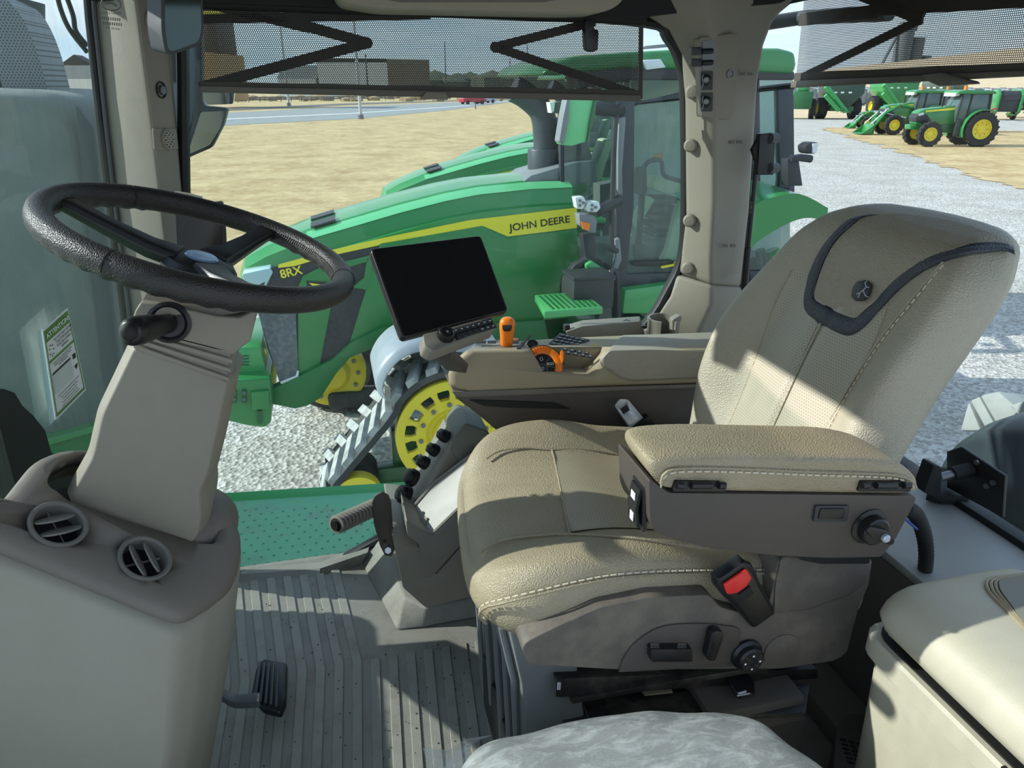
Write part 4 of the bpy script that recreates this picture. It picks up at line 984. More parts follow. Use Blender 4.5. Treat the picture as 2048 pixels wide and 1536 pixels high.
G().slab(US([(1520, 272), (1505, 300), (1512, 322), (1522, 318)], Y=1.705), (0, .012, 0)).done('latch_arm', BLACKM, lt)
for y in (277, 336): G().cyl(U(1552, y, Y=1.715), U(1538, y, Y=1.70), .013, n=20).done('latch_knob', CHARC, lt)

# ================================================================ blinds
bs = thing('side_blind', 'brown perforated roller blind pulled down over the top of the side window', 'blind', U(840, 190, Y=WY-.03))
BY = WY-.03
G().poly(US([(400, 20), (400, 172), (1281, 188), (1287, 42)], Y=BY)).done('mesh_screen', MESHX, bs, flat=True, label='perforated dark mesh')
G().slab(rpoly(US([(400, 172), (1281, 190), (1283, 203), (400, 185)], Y=BY-.006), .002), (0, .012, 0)).done('bottom_bar', mat('blind_bar', (92, 86, 76), .5), bs, bevel=.002, label='brown bottom bar')
G().slab(US([(400, 163), (1281, 180), (1281, 190), (400, 172)], Y=BY-.002), (0, .003, 0)).done('hem', mat('blind_hem', (66, 62, 55), .7), bs)
G().slab(rpoly(US([(855, 184), (892, 185), (897, 199), (840, 198)], Y=BY-.016), .002), (0, .012, 0)).done('pull_tab', mat('blind_tab', (122, 114, 100), .5), bs, bevel=.002, label='pale pull tab')
G().slab(US([(1279, 42), (1287, 42), (1285, 198), (1277, 196)], Y=BY-.001), (0, .004, 0)).done('edge_strip', mat('blind_edge', (60, 56, 50), .6), bs)
sa = thing('blind_scissor_arms', 'dark folding arms crossed behind the side blind', 'arm', U(840, 90, Y=WY+.05))
BAR = mat('arm_brown', (44, 40, 34), .6); AYB = WY-.022
for a, b, w_ in [((400, 175), (735, 86), 19), ((735, 86), (560, 38), 19), ((560, 38), (470, 10), 22), ((990, 94), (1275, 190), 17), ((990, 94), (1190, 44), 17), ((400, 38), (860, 30), 16), ((405, 8), (620, 60), 12)]:
    A_, B_ = U(*a, Y=AYB), U(*b, Y=AYB); G().bar(A_, B_, w_/900., .006, (0, 1, 0)).done('arm', BAR, sa)
for a in ((735, 86), (990, 94)): G().cyl(U(*a, Y=AYB-.004), U(*a, Y=AYB+.004), .0115, n=20).done('pivot', BAR, sa)
hk = thing('coat_hook', 'black coat hook hanging before the side blind', 'hook', U(1185, 70, Y=WY-.08))
hkp = rpoly(US([(1172, 38), (1188, 40), (1188, 58), (1198, 60), (1196, 100), (1186, 104), (1172, 100), (1170, 70)], Y=WY-.075), .005)
G().slab(hkp, (0, .022, 0)).done('hook_body', BLACKP, hk, bevel=.004)
bp2 = thing('own_blind_post', 'dark window blind roller tube along the roof rail', 'roller', U(840, 20, Y=WY-.03))
G().cyl(U(392, 6, Y=WY-.03), U(1290, 40, Y=WY-.03), .011, n=16).done('roller_tube', BLACKM, bp2)
br = thing('rear_blind', 'brown perforated roller blind over the top of the rear window', 'blind', (RX-.01, 1.5, 1.26))
BX = RX-.02
q = lambda *p: [UPL(a, b, V3((BX, 0, 0)), (1, 0, 0)) for a, b in p]
G().poly(q((1612, -40), (1592, 156), (1800, 152), (2200, 128), (2200, -160))).done('mesh_screen', MESHY, br, flat=True, label='perforated dark mesh')
G().slab(q((1590, 162), (2200, 134), (2200, 146), (1588, 176)), (-.012, 0, 0)).done('bottom_bar', MATS['blind_bar'], br, bevel=.002, label='brown bottom bar')
G().slab(q((1592, 146), (2200, 118), (2200, 135), (1590, 163)), (-.004, 0, 0)).done('hem', MATS['blind_hem'], br)
G().slab([p+V3((-.012, 0, 0)) for p in rpoly(q((1865, 150), (1900, 146), (1968, 163), (1972, 168), (1900, 172), (1880, 164)), .003)], (-.014, 0, 0)).done('pull_tab', MATS['blind_bar'], br, bevel=.003, label='brown pull tab')
ra_ = thing('rear_blind_arms', 'dark folding arms behind the rear blind', 'arm', (RX+.005, 1.5, 1.3))
q2 = lambda a, b: UPL(a, b, V3((RX-.012, 0, 0)), (1, 0, 0))
for a, b, w_ in [((1592, 160), (1845, 38), 16), ((1845, 38), (1700, -20), 22), ((1600, 40), (1760, 22), 26), ((1740, 14), (2100, -12), 34)]:
    G().bar(q2(*a), q2(*b), w_/900., .006, (1, 0, 0)).done('arm', BAR, ra_)
G().tube([U(1535, 46, Y=1.98), U(1600, 36, Y=1.95), U(1700, 30, X=1.31), U(1780, 26, X=1.31)], .018, 10).done('outer_tube', mat('outer_tube', (58, 64, 68), .5), ra_)

absorb(sa, 'arm', bs, 'folding_arms', 'dark crossed folding arms')
absorb(bp2, 'roller_tube', bs)
absorb(ra_, 'arm', br, 'folding_arms', 'dark crossed folding arms')
# ================================================================ right hand console
co = thing('console', 'beige and brown right hand control console beside the seat with armrest pad and keys', 'console', (.6, 1.48, 0))
NY, FY = 1.36, 1.60
near = [(899, 774), (897, 752), (907, 726), (934, 704), (1035, 703), (1175, 704), (1300, 706), (1412, 700), (1440, 700), (1440, 768), (1200, 778), (930, 786)]
far_ = [(925, 757), (921, 735), (930, 712), (955, 690), (1050, 681), (1160, 674), (1300, 668), (1412, 664), (1440, 664), (1445, 745), (1200, 750), (940, 762)]
A = US(near, Y=NY); B = US(far_, Y=FY)
sh = G().loft([[p+(V3((.62, 1.36, .72))-p).normalized()*.012+V3((0, -.001, 0)) for p in A], [p+V3((0, .010, 0)) for p in A]] + [[a.lerp(b, t) for a, b in zip(A, B)] for t in (.35, .7, 1.)]).done('upper_shell', BEIGE2, co, bevel=.009, seg=3, ang=45, label='beige upper shell')
cut(sh, G().prism(US([(1050, 690), (1066, 716), (1080, 735), (1092, 753), (1176, 754), (1196, 742), (1214, 722), (1228, 690)], Y=1.30), US([(1040, 660), (1058, 692), (1072, 715), (1082, 735), (1166, 735), (1184, 722), (1200, 705), (1215, 665)], Y=1.43)))
lb = US([(903, 782), (1200, 776), (1440, 766), (1475, 960), (1150, 980), (1000, 868), (955, 830), (915, 800)], Y=NY+.004)
G().loft([lb, [p+V3((.0, .22, 0)) for p in lb]]).done('lower_shell', BROWNP, co, bevel=.008, seg=3, ang=45, label='dark brown-grey lower shell')
g = G().loft([US([(903, 783), (1440, 767), (1440, 774), (935, 795), (912, 794)], Y=NY-.003), US([(925, 763), (1440, 748), (1440, 768), (940, 778), (925, 772)], Y=NY+.2)])
g.done('shell_band', DGREYP, co, bevel=.002)
G().slab(rpoly(US([(938, 800), (1050, 803), (1110, 806), (1142, 818), (1010, 815), (968, 812)], Y=NY+.001), .004), (0, .004, 0)).done('ledge_shadow', BLACKM, co)  # shade under the ledge, drawn as a black strip
# hand deck with lever slots
dk = rpoly([U(928, 706, Y=1.40), U(1032, 705, Y=1.40), U(1050, 688, Y=1.50), U(1000, 682, Y=1.54), (U(958, 688, Y=1.50))], .008)
dko = G().slab([p+V3((0, 0, .004)) for p in dk], (0, 0, -.012)).done('lever_deck', GREYP, co, bevel=.002, label='grey lever deck')
for a, b in ((950, 972), (975, 992), (1020, 1036)):
    G().slab([p+V3((0, 0, .0045)) for p in [U(a, 691, Y=1.455), U(b, 691, Y=1.455), U(b+1, 686, Y=1.475), U(a+1, 686, Y=1.475)]], (0, 0, .001)).done('slot', BLACKM, dko)
# orange lever
J0 = U(1013, 694, Y=1.455); J1 = U(1015, 634, Y=1.455); jd = (J1-J0).normalized(); jw = V3((math.cos(YAW), -math.sin(YAW), 0))
lv = thing('lever_knob', 'orange lever with black thumb switch standing on the console', 'lever', J0)
G().cyl(J0-jd*.012, J0+jd*.012, .005, n=14).done('lever_stem', DSTEEL, lv)
rings = []; jf = jw.cross(jd); L_ = (J1-J0).length
for t, w_, d_ in ((.02, .0115, .010), (.08, .0135, .012), (.2, .0140, .012), (.45, .0150, .013), (.7, .0175, .0155), (.86, .0172, .015), (.95, .013, .012), (1.0, .006, .006)):
    c_ = J0+jd*(L_*t); rings.append([c_+jw*(math.copysign(abs(math.cos(a))**.8, math.cos(a))*w_)+jf*(math.copysign(abs(math.sin(a))**.8, math.sin(a))*d_) for a in [k*math.pi/12 for k in range(24)]])
lo = G().loft(rings).done('grip', ORNG, lv, ang=60, sub=1, label='orange plastic grip')
jn = (OR-J1).normalized(); jn = (jn-jd*jn.dot(jd)).normalized()
bt_ = [J0+jd*(L_*t)+jw*x+jn*.0135 for x, t in ((-.0105, .80), (.0105, .80), (.0095, .66), (.005, .60), (-.005, .60), (-.0095, .66))]
G().slab(rpoly(bt_, .002), jn*.0045).done('thumb_switch', BLACKP, lo, bevel=.001, label='black thumb switch')
for t in (.12, .17, .22): G().tube([J0+jd*(L_*t)+jw*math.cos(a)*.0142+jf*math.sin(a)*.0125 for a in [k*math.pi/10 for k in range(20)]], .0007, 4, True).done('grip_line', mat('orange_dark', (196, 96, 12), .5), lo)
G().cyl(U(1031, 683, Y=1.50), U(1031, 683, Y=1.50)+V3((0, 0, .006)), .007, n=20).done('orange_button', ORNG, dko, label='small round orange button')
G().bar(U(1036, 700, Y=1.385)+V3((0, 0, .002)), U(1060, 672, Y=1.56)+V3((0, 0, .002)), .006, .003).done('deck_gap', BLACKM, dko)
G().lathe([(.012, 0), (.012, .004), (.010, .005), (.0095, .003), (0, .003)], U(1065, 689, Y=1.44), (0, -.5, 1), 24).done('round_key', CHARC, co, label='round black key with chrome ring')
# orange drive dial
dn = V3((-.10, -.80, .55)).normalized(); dc = U(1085, 733, Y=1.385)
di = thing('speed_dial', 'orange control dial with black ECO sector in the console pocket', 'dial', dc)
a_, u_, w_ = basis(dn, (0, 0, 1))
def dp(r_, t, h=0): return dc+(w_*math.cos(t)+u_*math.sin(t))*r_+a_*h     # t=90deg is up
if (w_.dot(RT)) < 0: w_ = -w_
def sector(r0, r1, t0, t1, n_=24): return [dp(r1, t0+(t1-t0)*i/n_) for i in range(n_+1)]+[dp(r0, t1-(t1-t0)*i/n_) for i in range(n_+1)]
D2 = math.radians
G().slab(sector(.001, .048, D2(5), D2(172)), a_*-.02).done('dial_hood', BROWNP, di, bevel=.002, label='brown hood behind the dial')
rg = G().slab([p+a_*.002 for p in sector(.026, .042, D2(-30), D2(158))], a_*.009).done('thumb_ring', ORNG, di, bevel=.002, seg=2, label='orange thumb ring')
G().slab([p for p in rpoly([dp(.040, D2(26), .004), dp(.053, D2(38), .004), dp(.054, D2(30), .004), dp(.047, D2(16), .004), dp(.041, D2(2), .004)], .003)], a_*.009).done('pointer', ORNG, rg, bevel=.002)
for i in range(9):
    t = D2(70+i*9); G().bar(dp(.028, t, .0115), dp(.042, t, .0115), .0012, .0012, a_).done('ridge', MATS['orange_dark'], rg)
fc_ = G().cyl(dc-a_*.004, dc+a_*.006, .027, n=40).done('dial_face', BLACKP, di, label='black dial face')
for t in (46, 135, -10): G().bar(dp(.010, D2(t), .0065), dp(.0262, D2(t), .0065), .0008, .0008, a_).done('dial_line', BEIGE, fc_)
cb = G().lathe([(0, .009), (.008, .009), (.0095, .006), (.0105, .002)], dp(.006, D2(-100), 0), a_, 28).done('centre_button', CHARC, di, label='round centre button')
G().tube([dp(.006, D2(-100), .0075)+(w_*math.cos(k*math.pi/12)+u_*math.sin(k*math.pi/12))*.0098 for k in range(24)], .0007, 5, True).done('button_rim', BEIGE, cb)
text('ECO', 'lettering', WHITE, fc_, dp(.0165, D2(12), .0064), w_, u_, .0075, bold=.0001)
for p0_, s_ in ((dp(.015, D2(98), .0064), .0038), (dp(.006, D2(-100), .0093), .003)):
    G().tube([p0_+w_*math.cos(k*math.pi/6)*s_*.8+u_*math.sin(k*math.pi/6)*s_ for k in range(12)], .0005, 4, True).done('symbol', WHITE, fc_)
# key groups
def key(c, xd, yd, w0, h0, name='key', par=None, sym=True, th=.003, col=None):
    xd = xd.normalized(); yd = (yd-xd*yd.dot(xd)).normalized(); n_ = xd.cross(yd)
    if n_.dot(OR-c) < 0: n_ = -n_
    o = G().slab([c+xd*sx*w0/2+yd*sy*h0/2 for sx, sy in ((-1, -1), (1, -1), (1, 1), (-1, 1))], n_*th).done(name, col or CHARC, par, bevel=.0006, seg=1)
    if sym: G().slab([c+n_*(th+.0002)+xd*sx*w0*.18+yd*sy*h0*.14 for sx, sy in ((-1, -1), (1, -1), (1, 1), (-1, 1))], n_*.0003).done('key_symbol', mat('key_mark', (170, 172, 170), .5), o)
    return o
P00, P10, P01, P11 = U(1100, 695, Y=1.47), U(1150, 702, Y=1.44), U(1122, 672, Y=1.58), U(1172, 684, Y=1.52)
kp = G().slab([p+V3((0, 0, .001)) for p in [P00+(P00-P11)*.1, P10+(P10-P01)*.1, P11+(P11-P00)*.1, P01+(P01-P10)*.1]], (0, 0, .004)).done('keypad', BLACKM, co, bevel=.001, label='black keypad')
for i in range(5):
    for j in range(4):
        s_, t = (i+.5)/5, (j+.5)/4
        c_ = (P00*(1-s_)+P10*s_)*(1-t)+(P01*(1-s_)+P11*s_)*t
        key(c_+V3((0, 0, .005)), P10-P00, P01-P00, .0105, .018, 'key', kp, sym=(i+j) % 2 == 0)
a0, a1 = U(1122, 702, Y=1.41), U(1180, 712, Y=1.385)
for i in range(4):
    for j in range(2):
        c_ = a0.lerp(a1, (i+.5)/4)+V3((.004*j, -.012*j, -.004*j+.004)); key(c_, a1-a0, V3((0, 1, .3)), .0125, .009, 'key', co, sym=True)
# yellow knob
yk = thing('yellow_knob', 'small yellow knob before the console armrest pad', 'knob', U(1188, 700, Y=1.46))
G().sph(U(1186, 694, Y=1.46), .0095, (1.2, .8, .8), 14).done('knob_cap', YEL, yk); G().box(U(1193, 702, Y=1.47), (.022, .016, .012)).done('knob_base', BROWNP, yk, bevel=.002)
# pad
n1 = [(1196, 722), (1203, 736), (1238, 760), (1262, 765), (1442, 757), (1442, 706), (1300, 702), (1212, 704)]
n2 = [(1210, 708), (1215, 720), (1245, 740), (1270, 744), (1442, 738), (1442, 664), (1330, 668), (1244, 670)]
g = G(); A1 = rpoly(US(n1, Y=1.352), .008); A2 = rpoly(US(n2, Y=1.56), .008)
g.loft([[p+(V3((.72, 1.352, .78))-p)*.05 for p in A1], [a.lerp(b, .04) for a, b in zip(A1, A2)], [a.lerp(b, .4) for a, b in zip(A1, A2)], A2])
g.done('armrest_pad', mat('grey_leather', (158, 152, 138), .5, bump=(420, .5, 'v'), var=(5, (144, 138, 122), .6)), co, bevel=.006, seg=3, ang=50, label='grey-beige padded lid')
# ---------------------------------------------------------------- display and key strip
MD = [U(740, 497, D=1.355), U(962, 470, D=1.46), U(1018, 622, D=1.43), U(805, 678, D=1.325)]
mn = (MD[1]-MD[0]).cross(MD[3]-MD[0]).normalized(); mn = mn if mn.dot(OR-MD[0]) > 0 else -mn
dsp = thing('display', 'large black touch display with a key strip below, on the end of the console', 'display', U(880, 690, D=1.42))
G().slab(rpoly(MD, .010), -mn*.022).done('display_case', BLACKP, dsp, bevel=.0035, seg=3, label='black case')
mc = sum(MD, V3())/4
G().slab([p+(mc-p)*.045+mn*.0006 for p in MD], mn*.0004).done('screen', SCREEN, dsp, flat=True, label='dark glossy screen')
ux = (MD[1]-MD[0]).normalized(); uy = (MD[0]-MD[3]).normalized()
ks = thing('display_keys', 'grey key strip with rotary knob below the display', 'key strip', U(900, 690, D=1.36))
K4 = [U(846, 668, D=1.30), U(985, 634, D=1.40), U(992, 656, D=1.385), U(868, 702, D=1.285), U(850, 692, D=1.285)]
kn_ = (K4[1]-K4[0]).cross(K4[3]-K4[0]).normalized(); kn_ = kn_ if kn_.dot(OR-K4[0]) > 0 else -kn_
G().slab(rpoly(K4, .005), -kn_*.03).done('key_housing', GREYP, ks, bevel=.004, seg=2, label='grey housing')
kb = G().slab([p+kn_*.0006 for p in (K4[0].lerp(K4[1], .36)+(K4[3]-K4[0])*.16, K4[0].lerp(K4[1], .97)+(K4[2]-K4[1])*.1, K4[0].lerp(K4[1], .98)+(K4[2]-K4[1])*.85, K4[0].lerp(K4[1], .34)+(K4[3]-K4[0])*.78)], kn_*.001).done('key_bed', BLACKM, ks)
kx = (K4[1]-K4[0]); kyv = (K4[3]-K4[0])*.98
for i in range(7):
    for j in range(2):
        key(K4[0]+kx*(.40+.085*i)+kyv*(.30+.33*j-.01*i)+kn_*.001, kx, kyv, .0125, .0095, 'key', ks, sym=(j == 0 or i > 3))
c_ = K4[0]+kx*.24+kyv*.42
kk = G().lathe([(.0155, 0), (.0155, .010), (.0145, .013), (.011, .0145), (.0105, .013), (0, .013)], c_, kn_, 40).done('rotary_knob', BLACKP, ks, label='black knurled rotary knob')
for i in range(24):
    a = i*math.pi/12; e_ = kx.normalized()*math.cos(a)+kn_.cross(kx.normalized())*math.sin(a)
    if e_.dot(OR-c_) > -.3: G().bar(c_+e_*.0157, c_+e_*.0157+kn_*.010, .0012, .0012).done('knurl', BLACKM, kk)
key(c_+kn_*.0135, kx, kyv, .009, .009, 'knob_mark', kk, sym=True, th=.0006)
G().bar(U(882, 702, D=1.36), U(915, 735, D=1.44), .045, .02).done('mount_arm', BROWNP, ks, bevel=.003, label='brown mounting arm')
G().bar(mc-mn*.03, U(910, 700, D=1.42), .05, .02).done('display_mount', BLACKM, dsp, bevel=.004)

# ---------------------------------------------------------------- sockets behind the console, cup holder
rl = thing('socket_rail', 'grey sill rail behind the console carrying three capped sockets and switches', 'rail', U(1220, 670, Y=1.72))
G().loft([US([(1130, 664), (1165, 652), (1280, 642), (1290, 680), (1290, 700), (1165, 700)], Y=1.68), US([(1130, 650), (1165, 640), (1280, 632), (1290, 668), (1290, 690), (1165, 690)], Y=1.76)]).done('rail_body', GREYP, rl, bevel=.004, label='grey rail body')
for (x, y), r_ in (((1193, 663), .015), ((1226, 660), .0135), ((1255, 650), .0155)):
    o = G().lathe([(r_*1.1, 0), (r_*1.1, .004), (r_, .006), (r_, .012), (r_*.85, .014), (0, .014)], U(x, y+3, Y=1.70), (0, -.25, 1), 24).done('socket_cap', BLACKP, rl, label='black round socket cap')
    G().cyl(U(x, y+3, Y=1.70)+V3((0, -.003, .013)), U(x, y+3, Y=1.70)+V3((0, -.004, .019)), .004, n=10).done('cap_tab', DSTEEL, o)
for x, y in ((1133, 660), (1170, 660)): G().box(U(x, y, Y=1.70)+V3((0, 0, .006)), (.014, .018, .018)).done('rocker', BLACKP, rl, bevel=.002)
G().box(U(1279, 655, Y=1.705)+V3((0, 0, .003)), (.034, .012, .006)).done('rocker', DSTEEL, rl, bevel=.001)
ch = thing('cup_holder', 'grey cup holder with slotted side at the foot of the rear pillar', 'cup holder', U(1330, 690, Y=1.66))
cc_ = U(1328, 636, Y=1.66); prof = []
o_, i_ = .043, .038; N = 40; g = G()
def chring(r_, z, a0=D2(-70), a1=D2(235)): return [cc_+V3((math.cos(a0+(a1-a0)*i/N)*r_*.96, math.sin(a0+(a1-a0)*i/N)*r_, z)) for i in range(N+1)]
rings = [chring(o_, -.10), chring(o_, -.004), chring(o_+.002, 0), chring(i_, .001), chring(i_, -.10)]
rings = [[rings[k][i] for k in range(5)] for i in range(N+1)]
G().loft(rings).done('cup_wall', GREYP, ch, ang=50, bevel=0, label='grey cup wall')
G().cyl(cc_+V3((0, 0, -.10)), cc_+V3((0, 0, -.095)), .042, n=32).done('cup_floor', BLACKM, ch)
G().slab(rpoly(US([(1345, 640), (1362, 630), (1364, 640), (1352, 652), (1350, 690), (1345, 690)], Y=1.625), .004), (0, .02, 0)).done('cup_lip', GREYP, ch, bevel=.003)

# ---------------------------------------------------------------- lower right trim with outlets, tray and foot
rt_ = thing('right_trim', 'grey lower right trim with slanted post, shallow tray and boxed foot beside the mat', 'trim panel', (.25, 1.62, 0))
G().slab(rpoly(US([(908, 872), (930, 846), (975, 862), (990, 890), (936, 945), (905, 905)], Y=1.54), .01), (0, .12, 0)).done('post_cap', mat('olive_grey', (104, 106, 98), .55), rt_, bevel=.008, seg=3, label='olive grey post cap')
G().slab(rpoly(US([(906, 884), (936, 945), (870, 1010), (815, 1064), (806, 1110), (788, 1096), (792, 1075), (850, 985)], Y=1.55), .004), (0, .14, 0)).done('post', GREYP, rt_, bevel=.005, seg=2, label='slanted grey post')
tp_ = [U(950, 905, Y=1.52), U(985, 872, Y=1.56), U(1010, 900, Y=1.45), U(925, 1010, Y=1.44), U(866, 1067, Y=1.44), U(818, 1046, Y=1.52), U(814, 1030, Y=1.54), U(870, 965, Y=1.55)]
nn = (tp_[3]-tp_[0]).cross(tp_[5]-tp_[0]).normalized(); nn = nn if nn.dot(OR-tp_[0]) > 0 else -nn
G().slab(rpoly(tp_, .006), -nn*.03).done('tray', mat('tray_grey', (150, 150, 144), .5, var=(6, (166, 166, 160), .6)), rt_, bevel=.003, label='pale grey shallow tray')
G().tube([p+nn*.002 for p in rpoly([tp_[i] for i in (0, 1, 2, 3, 4, 5, 6, 7)], .010)], .004, 6, True).done('tray_rim', GREYP, rt_)
G().slab(rpoly(US([(812, 1040), (866, 1070), (935, 1005), (1000, 960), (1000, 1060), (925, 1086), (870, 1147), (845, 1132), (838, 1088), (815, 1072)], Y=1.445), .006), (0, .14, 0)).done('tray_box', GREYP, rt_, bevel=.008, seg=3, label='grey box under the tray')
G().slab(rpoly([UPL(x_, y_, tp_[0]+nn*.002, nn) for x_, y_ in ((826, 1033), (858, 1036), (852, 1052), (822, 1044))], .003), nn*.006).done('tray_catch', GREYP, rt_, bevel=.002)
G().slab(rpoly(US([(788, 1092), (838, 1095), (872, 1150), (930, 1085), (1000, 1060), (1010, 1185), (932, 1196), (852, 1216), (806, 1175)], Y=1.46), .006), (0, .30, 0)).done('foot_box', BEIGE, rt_, bevel=.008, seg=2, label='beige boxed foot')
# riser of the rubber mat
fo = [U(722, 1128, Z=0), U(758, 1195, Z=0), U(792, 1263, Z=0), U(850, 1256, Z=0), U(975, 1233, Z=0), V3((.5, 1.40, 0)), V3((.5, 1.78, 0)), V3((.06, 1.78, 0))]
ft = [U(756, 1080, Z=.075), U(783, 1130, Z=.07), U(808, 1192, Z=.06), U(852, 1216, Z=.055), U(980, 1186, Z=.055), V3((.5, 1.44, .055)), V3((.5, 1.78, .06)), V3((.10, 1.78, .075))]
ri = G().loft([fo, ft]).done('mat_riser', MATF, bevel=.008, seg=3); ri['label'] = 'grey upturned edge of the rubber mat round the trim foot'; ri['category'] = 'mat'
lp_ = G().loft([[U(480, 1152, Z=.0)+V3((0, -.03, 0)), U(640, 1140, Z=0)+V3((0, -.03, 0)), U(722, 1128, Z=0)], [U(482, 1148, Z=.01), U(640, 1137, Z=.01), U(735, 1105, Z=.05)], [U(484, 1150, Z=.0)+V3((0, .03, 0)), U(640, 1137, Z=0)+V3((0, .03, 0)), U(745, 1090, Z=.0)+V3((0, .03, 0))]], caps=False, closed=False).done('mat_lip', MATF)
lp_['label'] = 'low grey lip of the mat along the foot of the side window'; lp_['category'] = 'mat'
ol = [(883, 868, .0135), (862, 896, .0135), (842, 921, .014), (818, 951, .019), (803, 985, .021)]
ax_ = V3((-.72, -.15, .62)).normalized()
for i, (x, y, r_) in enumerate(ol):
    c_ = U(x+6, y+4, Y=1.585)
    o = thing('power_outlet', ['topmost black capped power outlet on the slanted post', 'second black capped outlet from the top of the slanted post', 'third black capped outlet, midway down the slanted post', 'large plain black outlet cap, fourth down the slanted post', 'lowest and largest black outlet, with hinged flap, on the slanted post'][i], 'outlet', c_, 'power outlets on the slanted post')
    b_ = G().cyl(c_-ax_*.008, c_+ax_*.006, r_*1.15, n=24).done('outlet_collar', BLACKM, o)
    G().cyl(c_+ax_*.006, c_+ax_*.017, r_, r_*.95, n=24).done('outlet_cap', BLACKP, o, bevel=.001)
    if i != 3:
        for k in range(3): G().cyl(c_+ax_*.017+V3((.005*math.cos(k*2.1), .005*math.sin(k*2.1), 0)), c_+ax_*.020+V3((.005*math.cos(k*2.1), .005*math.sin(k*2.1), 0)), .002, n=8).done('outlet_pin', DSTEEL, b_)
# folding foot grip
fg = thing('foot_rest', 'ribbed grey folding foot rest peg on a flat bracket beside the window sill', 'foot rest', U(780, 1110, Y=1.50))
g0, g1 = U(672, 1050, Y=1.46), U(772, 1004, Y=1.60); gd = (g1-g0).normalized()
RB = mat('rib_grey', (122, 117, 107), .5)
pg = G().cyl(g0, g1, .0165, n=24).done('peg_core', BLACKM, fg)
n_ = 15
for i in range(n_):
    c_ = g0.lerp(g1, (i+.3)/n_); G().lathe([(.016, -.0042), (.0205, -.0032), (.022, 0), (.0205, .0032), (.016, .0042)], c_, gd, 28).done('ring', RB, pg)
G().cyl(g0-gd*.006, g0, .010, n=12).done('peg_bolt', BLACKP, pg)
bq = rpoly(US([(750, 992), (764, 984), (778, 992), (783, 1010), (787, 1070), (792, 1095), (784, 1113), (770, 1112), (760, 1092), (748, 1050), (744, 1005)], Y=1.53), .004)
G().slab(bq, (.0, .007, 0)).done('peg_bracket', BROWNP, fg, bevel=.0015, label='dark flat bracket')
G().cyl(U(776, 1101, Y=1.53), U(776, 1101, Y=1.52), .0085, n=6).done('hex_bolt', STEEL, fg, label='bright hex bolt')
G().cyl(U(770, 1082, Y=1.53), U(770, 1082, Y=1.528), .005, n=14).done('bracket_hole', BLACKM, fg)

# ================================================================ storage cabinet, lower right
cb_ = thing('cool_box', 'large beige lidded cool box at the lower right, lit by the sun', 'cool box', (.9, .4, 0))
def boxring(x0, y0, x1, y1, z, r_=.03, n=5): return rpoly([(x0, y0, z), (x1, y0, z), (x1, y1, z), (x0, y1, z)], r_, n)
CB = mat('cabinet_beige', (184, 178, 158), .5, bump=(600, .2), var=(6, (168, 160, 136), .7))
x0, y0, x1, y1 = .700, .12, .97, .700
body_r = [boxring(x0+.03, y0, x1, y1-.02, 0), boxring(x0+.018, y0, x1, y1-.012, .42), boxring(x0+.016, y0, x1, y1-.010, .475)]
G().loft(body_r).done('box_body', CB, cb_, ang=40, label='beige box body')
G().loft([boxring(x0+.006, y0, x1+.005, y1, .478, .04), boxring(x0+.0, y0, x1+.005, y1+.004, .484, .045), boxring(x0, y0, x1+.005, y1+.004, .512, .045), boxring(x0+.004, y0, x1, y1, .516, .045)]).done('box_rim', CB, cb_, ang=40, label='beige box rim')
G().loft([boxring(x0+.012, y0, x1, y1-.006, .513, .045), boxring(x0+.012, y0, x1, y1-.006, .519, .045)]).done('box_gap', BLACKM, cb_)
lid = [boxring(x0+.004, y0, x1, y1, .520, .05, 8), boxring(x0+.004, y0, x1, y1+.002, .55, .05, 8), boxring(x0+.010, y0, x1, y1-.003, .575, .055, 8), boxring(x0+.026, y0, x1-.01, y1-.014, .593, .06, 8), boxring(x0+.055, y0, x1-.03, y1-.035, .602, .065, 8), boxring(x0+.10, y0, x1-.06, y1-.07, .606, .07, 8)]
ldo = G().loft(lid).done('lid', CB, cb_, ang=50, sub=1, label='beige rounded lid')
rc = lambda k: rpoly([p+V3((0, 0, .0)) for p in [U(1972+k, 1158+k*.1, Z=.606), U(2200, 1128+k*.2, Z=.606), U(2200, 1330, Z=.606), U(2080, 1290, Z=.606), U(1974+k, 1180, Z=.606)]], .012)
for k in (0, 9, 18): G().tube(rc(k), .0022, 6, True).done('lid_groove', BEIGE2, ldo)
G().slab([p+V3((0, 0, .0004)) for p in rc(24)], (0, 0, .002)).done('lid_recess', mat('recess_grey', (132, 130, 118), .6), ldo)
hz_ = [U(1897, 1326, X=x0+.002), U(1922, 1328, X=x0+.002), U(2200, 1560, X=x0+.002), U(2200, 1640, X=x0+.002)]
G().slab([V3((x0+.006, .44, .522)), V3((x0+.006, .12, .522)), V3((x0+.006, .12, .545)), V3((x0+.006, .42, .545))], (-.006, 0, 0)).done('handle_recess', mat('handle_beige', (170, 164, 144), .5), ldo, bevel=.002)
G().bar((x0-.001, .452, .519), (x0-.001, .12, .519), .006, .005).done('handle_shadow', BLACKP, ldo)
# black corrugated hose
ho_ = thing('hose', 'thick black corrugated hose curving behind the left armrest box', 'hose', U(1850, 1130, Y=.86))
hpz = cr([U(1810, 1015, Y=.80), U(1832, 1030, Y=.82), U(1848, 1070, Y=.85), U(1852, 1120, Y=.88), U(1840, 1170, Y=.92), U(1800, 1200, Y=.97), U(1730, 1195, Y=1.02)], 14)
G().tube(hpz, [.0115+.0016*(i % 2) for i in range(len(hpz))], 12).done('hose_tube', RUBBER, ho_, ang=80)
G().tube(cr([U(1808, 1035, Y=.79), U(1822, 1048, Y=.80), U(1834, 1058, Y=.82)], 4), .0022, 6).done('blue_wire', mat('blue_wire', (60, 90, 170), .4), ho_, label='thin blue wire')
